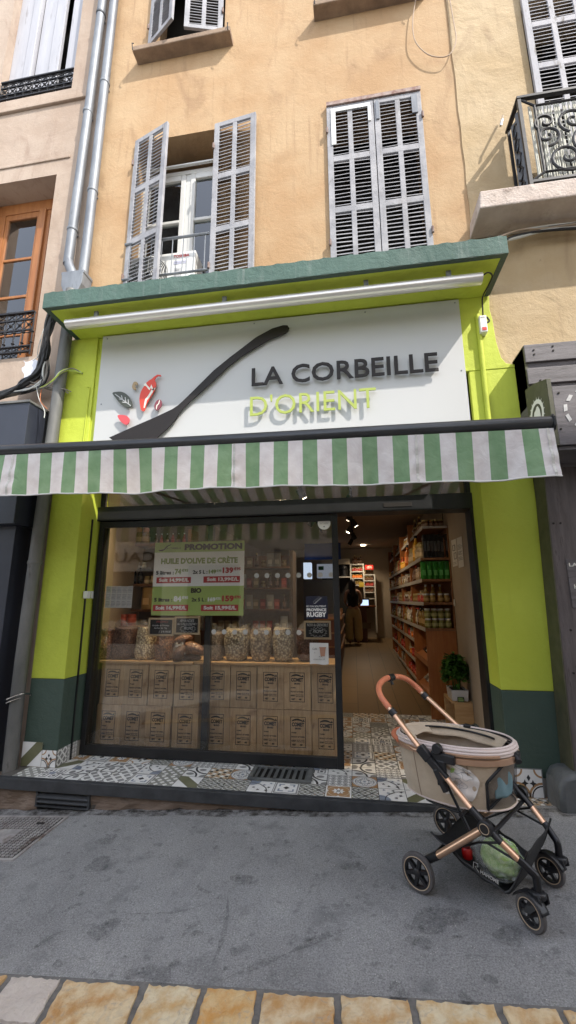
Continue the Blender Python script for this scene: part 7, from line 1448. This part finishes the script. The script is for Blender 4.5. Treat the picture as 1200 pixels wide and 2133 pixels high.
for s, ax_, (u, v) in ((-1, SV * .93 + SU * .37, (.563, -.205)), (1, SV * .98 - SU * .12 + SU * .3, (.552, .165))):
    r_ = .073; c = gc(u, v, r_); ax_ = ax_.normalized(); fw = ax_.cross(SW).normalized(); wheel('front_wheel', c, ax_, r_, .026, 5)
    pv = S(.598, s * .188, .165)
    mb = MB()
    for q in (-1, 1):
        o_ = ax_ * (.021 * q); P = [pv + o_ + SW * .005 - fw * .028, pv + o_ + SW * .005 + fw * .028, pv + o_ - SW * .03 + fw * .034, c + o_ + fw * .016 + SW * .006, c + o_ - SW * .014, c + o_ - fw * .016 + SW * .006, pv + o_ - SW * .035 - fw * .034]
        P2 = [p + ax_ * (.008 * q) for p in P]; k = len(P); mb.add(P + P2, [tuple(range(k)), tuple(range(k, 2 * k))] + [(i, (i + 1) % k, k + (i + 1) % k, k + i) for i in range(k)])
    mb.lathe(pv - SW * .02, [(.026, 0), (.033, .006), (.033, .024), (.026, .030)], 18); mb.build('caster_fork', blk, PC, bevel=.004, smooth=40)
    mb = MB(); g0 = c; rr = r_ + .006
    mb.sheet(lambda a, b: g0 + (fw * cos(R(20 + 135 * a)) + SW * sin(R(20 + 135 * a))) * rr + ax_ * (b - .5) * .05, 16, 4); mb.build('mudguard', blk, PC, smooth=60, solid=.003)
    mb = MB()
    for q in (-1, 1):
        for p in (c + ax_ * (.0285 * q), pv - SW * .025 + ax_ * (.0285 * q) + fw * .012): mb.lathe(p, [(.007, 0), (.006, .003 * 1)], 10, ax=(fw, SW, ax_ * q))
    mb.build('bolt', chrome, PC)
# ---- what lies in the pushchair
lt = MB(); random.seed(12)
C_ = S(.405, -.070, .192)
def blob(a, b, c=C_, ru=.100, rv=.085, rw=.082, n1=.10, f=5): 
    t, p = 2 * pi * a, pi * (b - .5); k = 1 + n1 * sin(f * t + 3 * p) * cos(p) * .6 + n1 * .6 * sin(9 * p + 2 * t); return c + SU * (ru * k * cos(t) * cos(p)) + SV * (rv * k * sin(t) * cos(p)) + SW * (rw * k * sin(p))
lt.sheet(blob, 40, 22); LT = thing('lettuce', 'green lettuce wrapped in a clear plastic bag in the basket under the pushchair', 'lettuce', tuple(C_ - SW * .08))
lt.build('leaves', mat('lettuce_green', (.22, .40, .07), (.50, .62, .26), .6, scale=14, dist=2, bump2=.02, b2scale=16), LT, smooth=60)
mb = MB(); rb = random.Random(5); pn = [rb.uniform(-1, 1) for _ in range(3000)]
def crk(a, b):
    q = blob(a, b, S(.385, -.075, .190), .125, .098, .092, .05, 3); i = int(a * 46) % 46 * 26 + int(b * 25); return q + SU * (.008 * pn[i % 3000]) + SW * (.007 * pn[(i * 7) % 3000]) + SV * (.006 * pn[(i * 3) % 3000])
mb.sheet(crk, 46, 24); mb.build('clear_bag', mat('crinkled_clear_plastic', (.75, .77, .75), rough=.12, alpha=.22, spec=1.0), LT)
JR = thing('red_jar', 'small round glossy red container in the rear of the pushchair basket', 'jar', tuple(S(.265, -.14, .13))); mb = MB(); mb.lathe(S(.262, -.15, .165), [(.020, 0), (.026, .006), (.026, .040), (.018, .05)], 14); mb.build('body', mat('glossy_red', (.40, .012, .012), rough=.15), JR, smooth=50); mb = MB(); mb.lathe(S(.262, -.15, .217), [(.019, 0), (.019, .010)], 14); mb.build('lid', mat('dark_red_lid', (.16, .01, .01), rough=.3), JR)
BC = MB(); cb0 = onsurf(R(-16), .42, -.035); BC.sheet(lambda a, b: onsurf(R(-33 + 34 * a), .22 + (.52 + .06 * sin(a * 4 + .6)) * b, -.015 - .003 * sin(a * 9 + b * 5)), 12, 12); tag(BC.build('blue_cloth', mat('light_blue_cloth', (.34, .60, .70), (.45, .70, .78), .9, scale=12), loc=cb0, smooth=60, solid=.002), 'light blue cloth bundled behind the dark front mesh of the pushchair', 'cloth')
# printed white cloth hanging from the side pocket
NC = thing('printed_napkin', 'white cloth printed with outlined flowers hanging from the side of the pushchair', 'cloth', tuple(onsurf(R(-66), .5, .01)))
def nap(a, b, off=.010):
    th = R(-86 + (24 + 8 * sin(pi * b)) * a); wdt = .93 - .70 * (1 - b) - .16 * a * (b > .5) * (b - .5) * 2 + .05 * sin(a * 5) * (1 - b); return onsurf(th, wdt, off + .006 * sin(a * 11 + b * 4) + .004 * sin(b * 15))
mb = MB(); mb.sheet(nap, 20, 24); mb.build('cloth', mat('white_cloth', (.66, .62, .58), (.74, .70, .66), .9, scale=10), NC, smooth=60)
mb = MB()
for (a0_, b0_, r0) in ((.45, .80, .16), (.65, .62, .15), (.30, .55, .14), (.45, .32, .16), (.75, .84, .10)):
    mb.tube([nap(min(.97, max(.03, a0_ + r0 * cos(t) * (1 + .3 * cos(3 * t)))), min(.97, max(.03, b0_ + r0 * .8 * sin(t) * (1 + .3 * cos(3 * t)))), .0125) for t in [2 * pi * k / 24 for k in range(24)]], .0009, 4, closed=True)
for k in range(6): mb.tube([nap(.42, .30, .0125), nap(.42 + .13 * cos(k), .30 + .11 * sin(k), .0125)], .0008, 4)
mb.build('flower_outline', mat('grey_print', (.3, .3, .3)), NC); mb = MB(); mb.tube([nap(.20 + .02 * k, .62 + .045 * k, .0125) for k in range(5)], .002, 4)
for k in range(4): mb.tube([nap(.20 + .02 * k, .62 + .045 * k, .0125), nap(.30 + .02 * k, .66 + .045 * k, .0125)], .002, 4)
mb.build('green_sprig', mat('sprig_green', (.35, .55, .12)), NC)
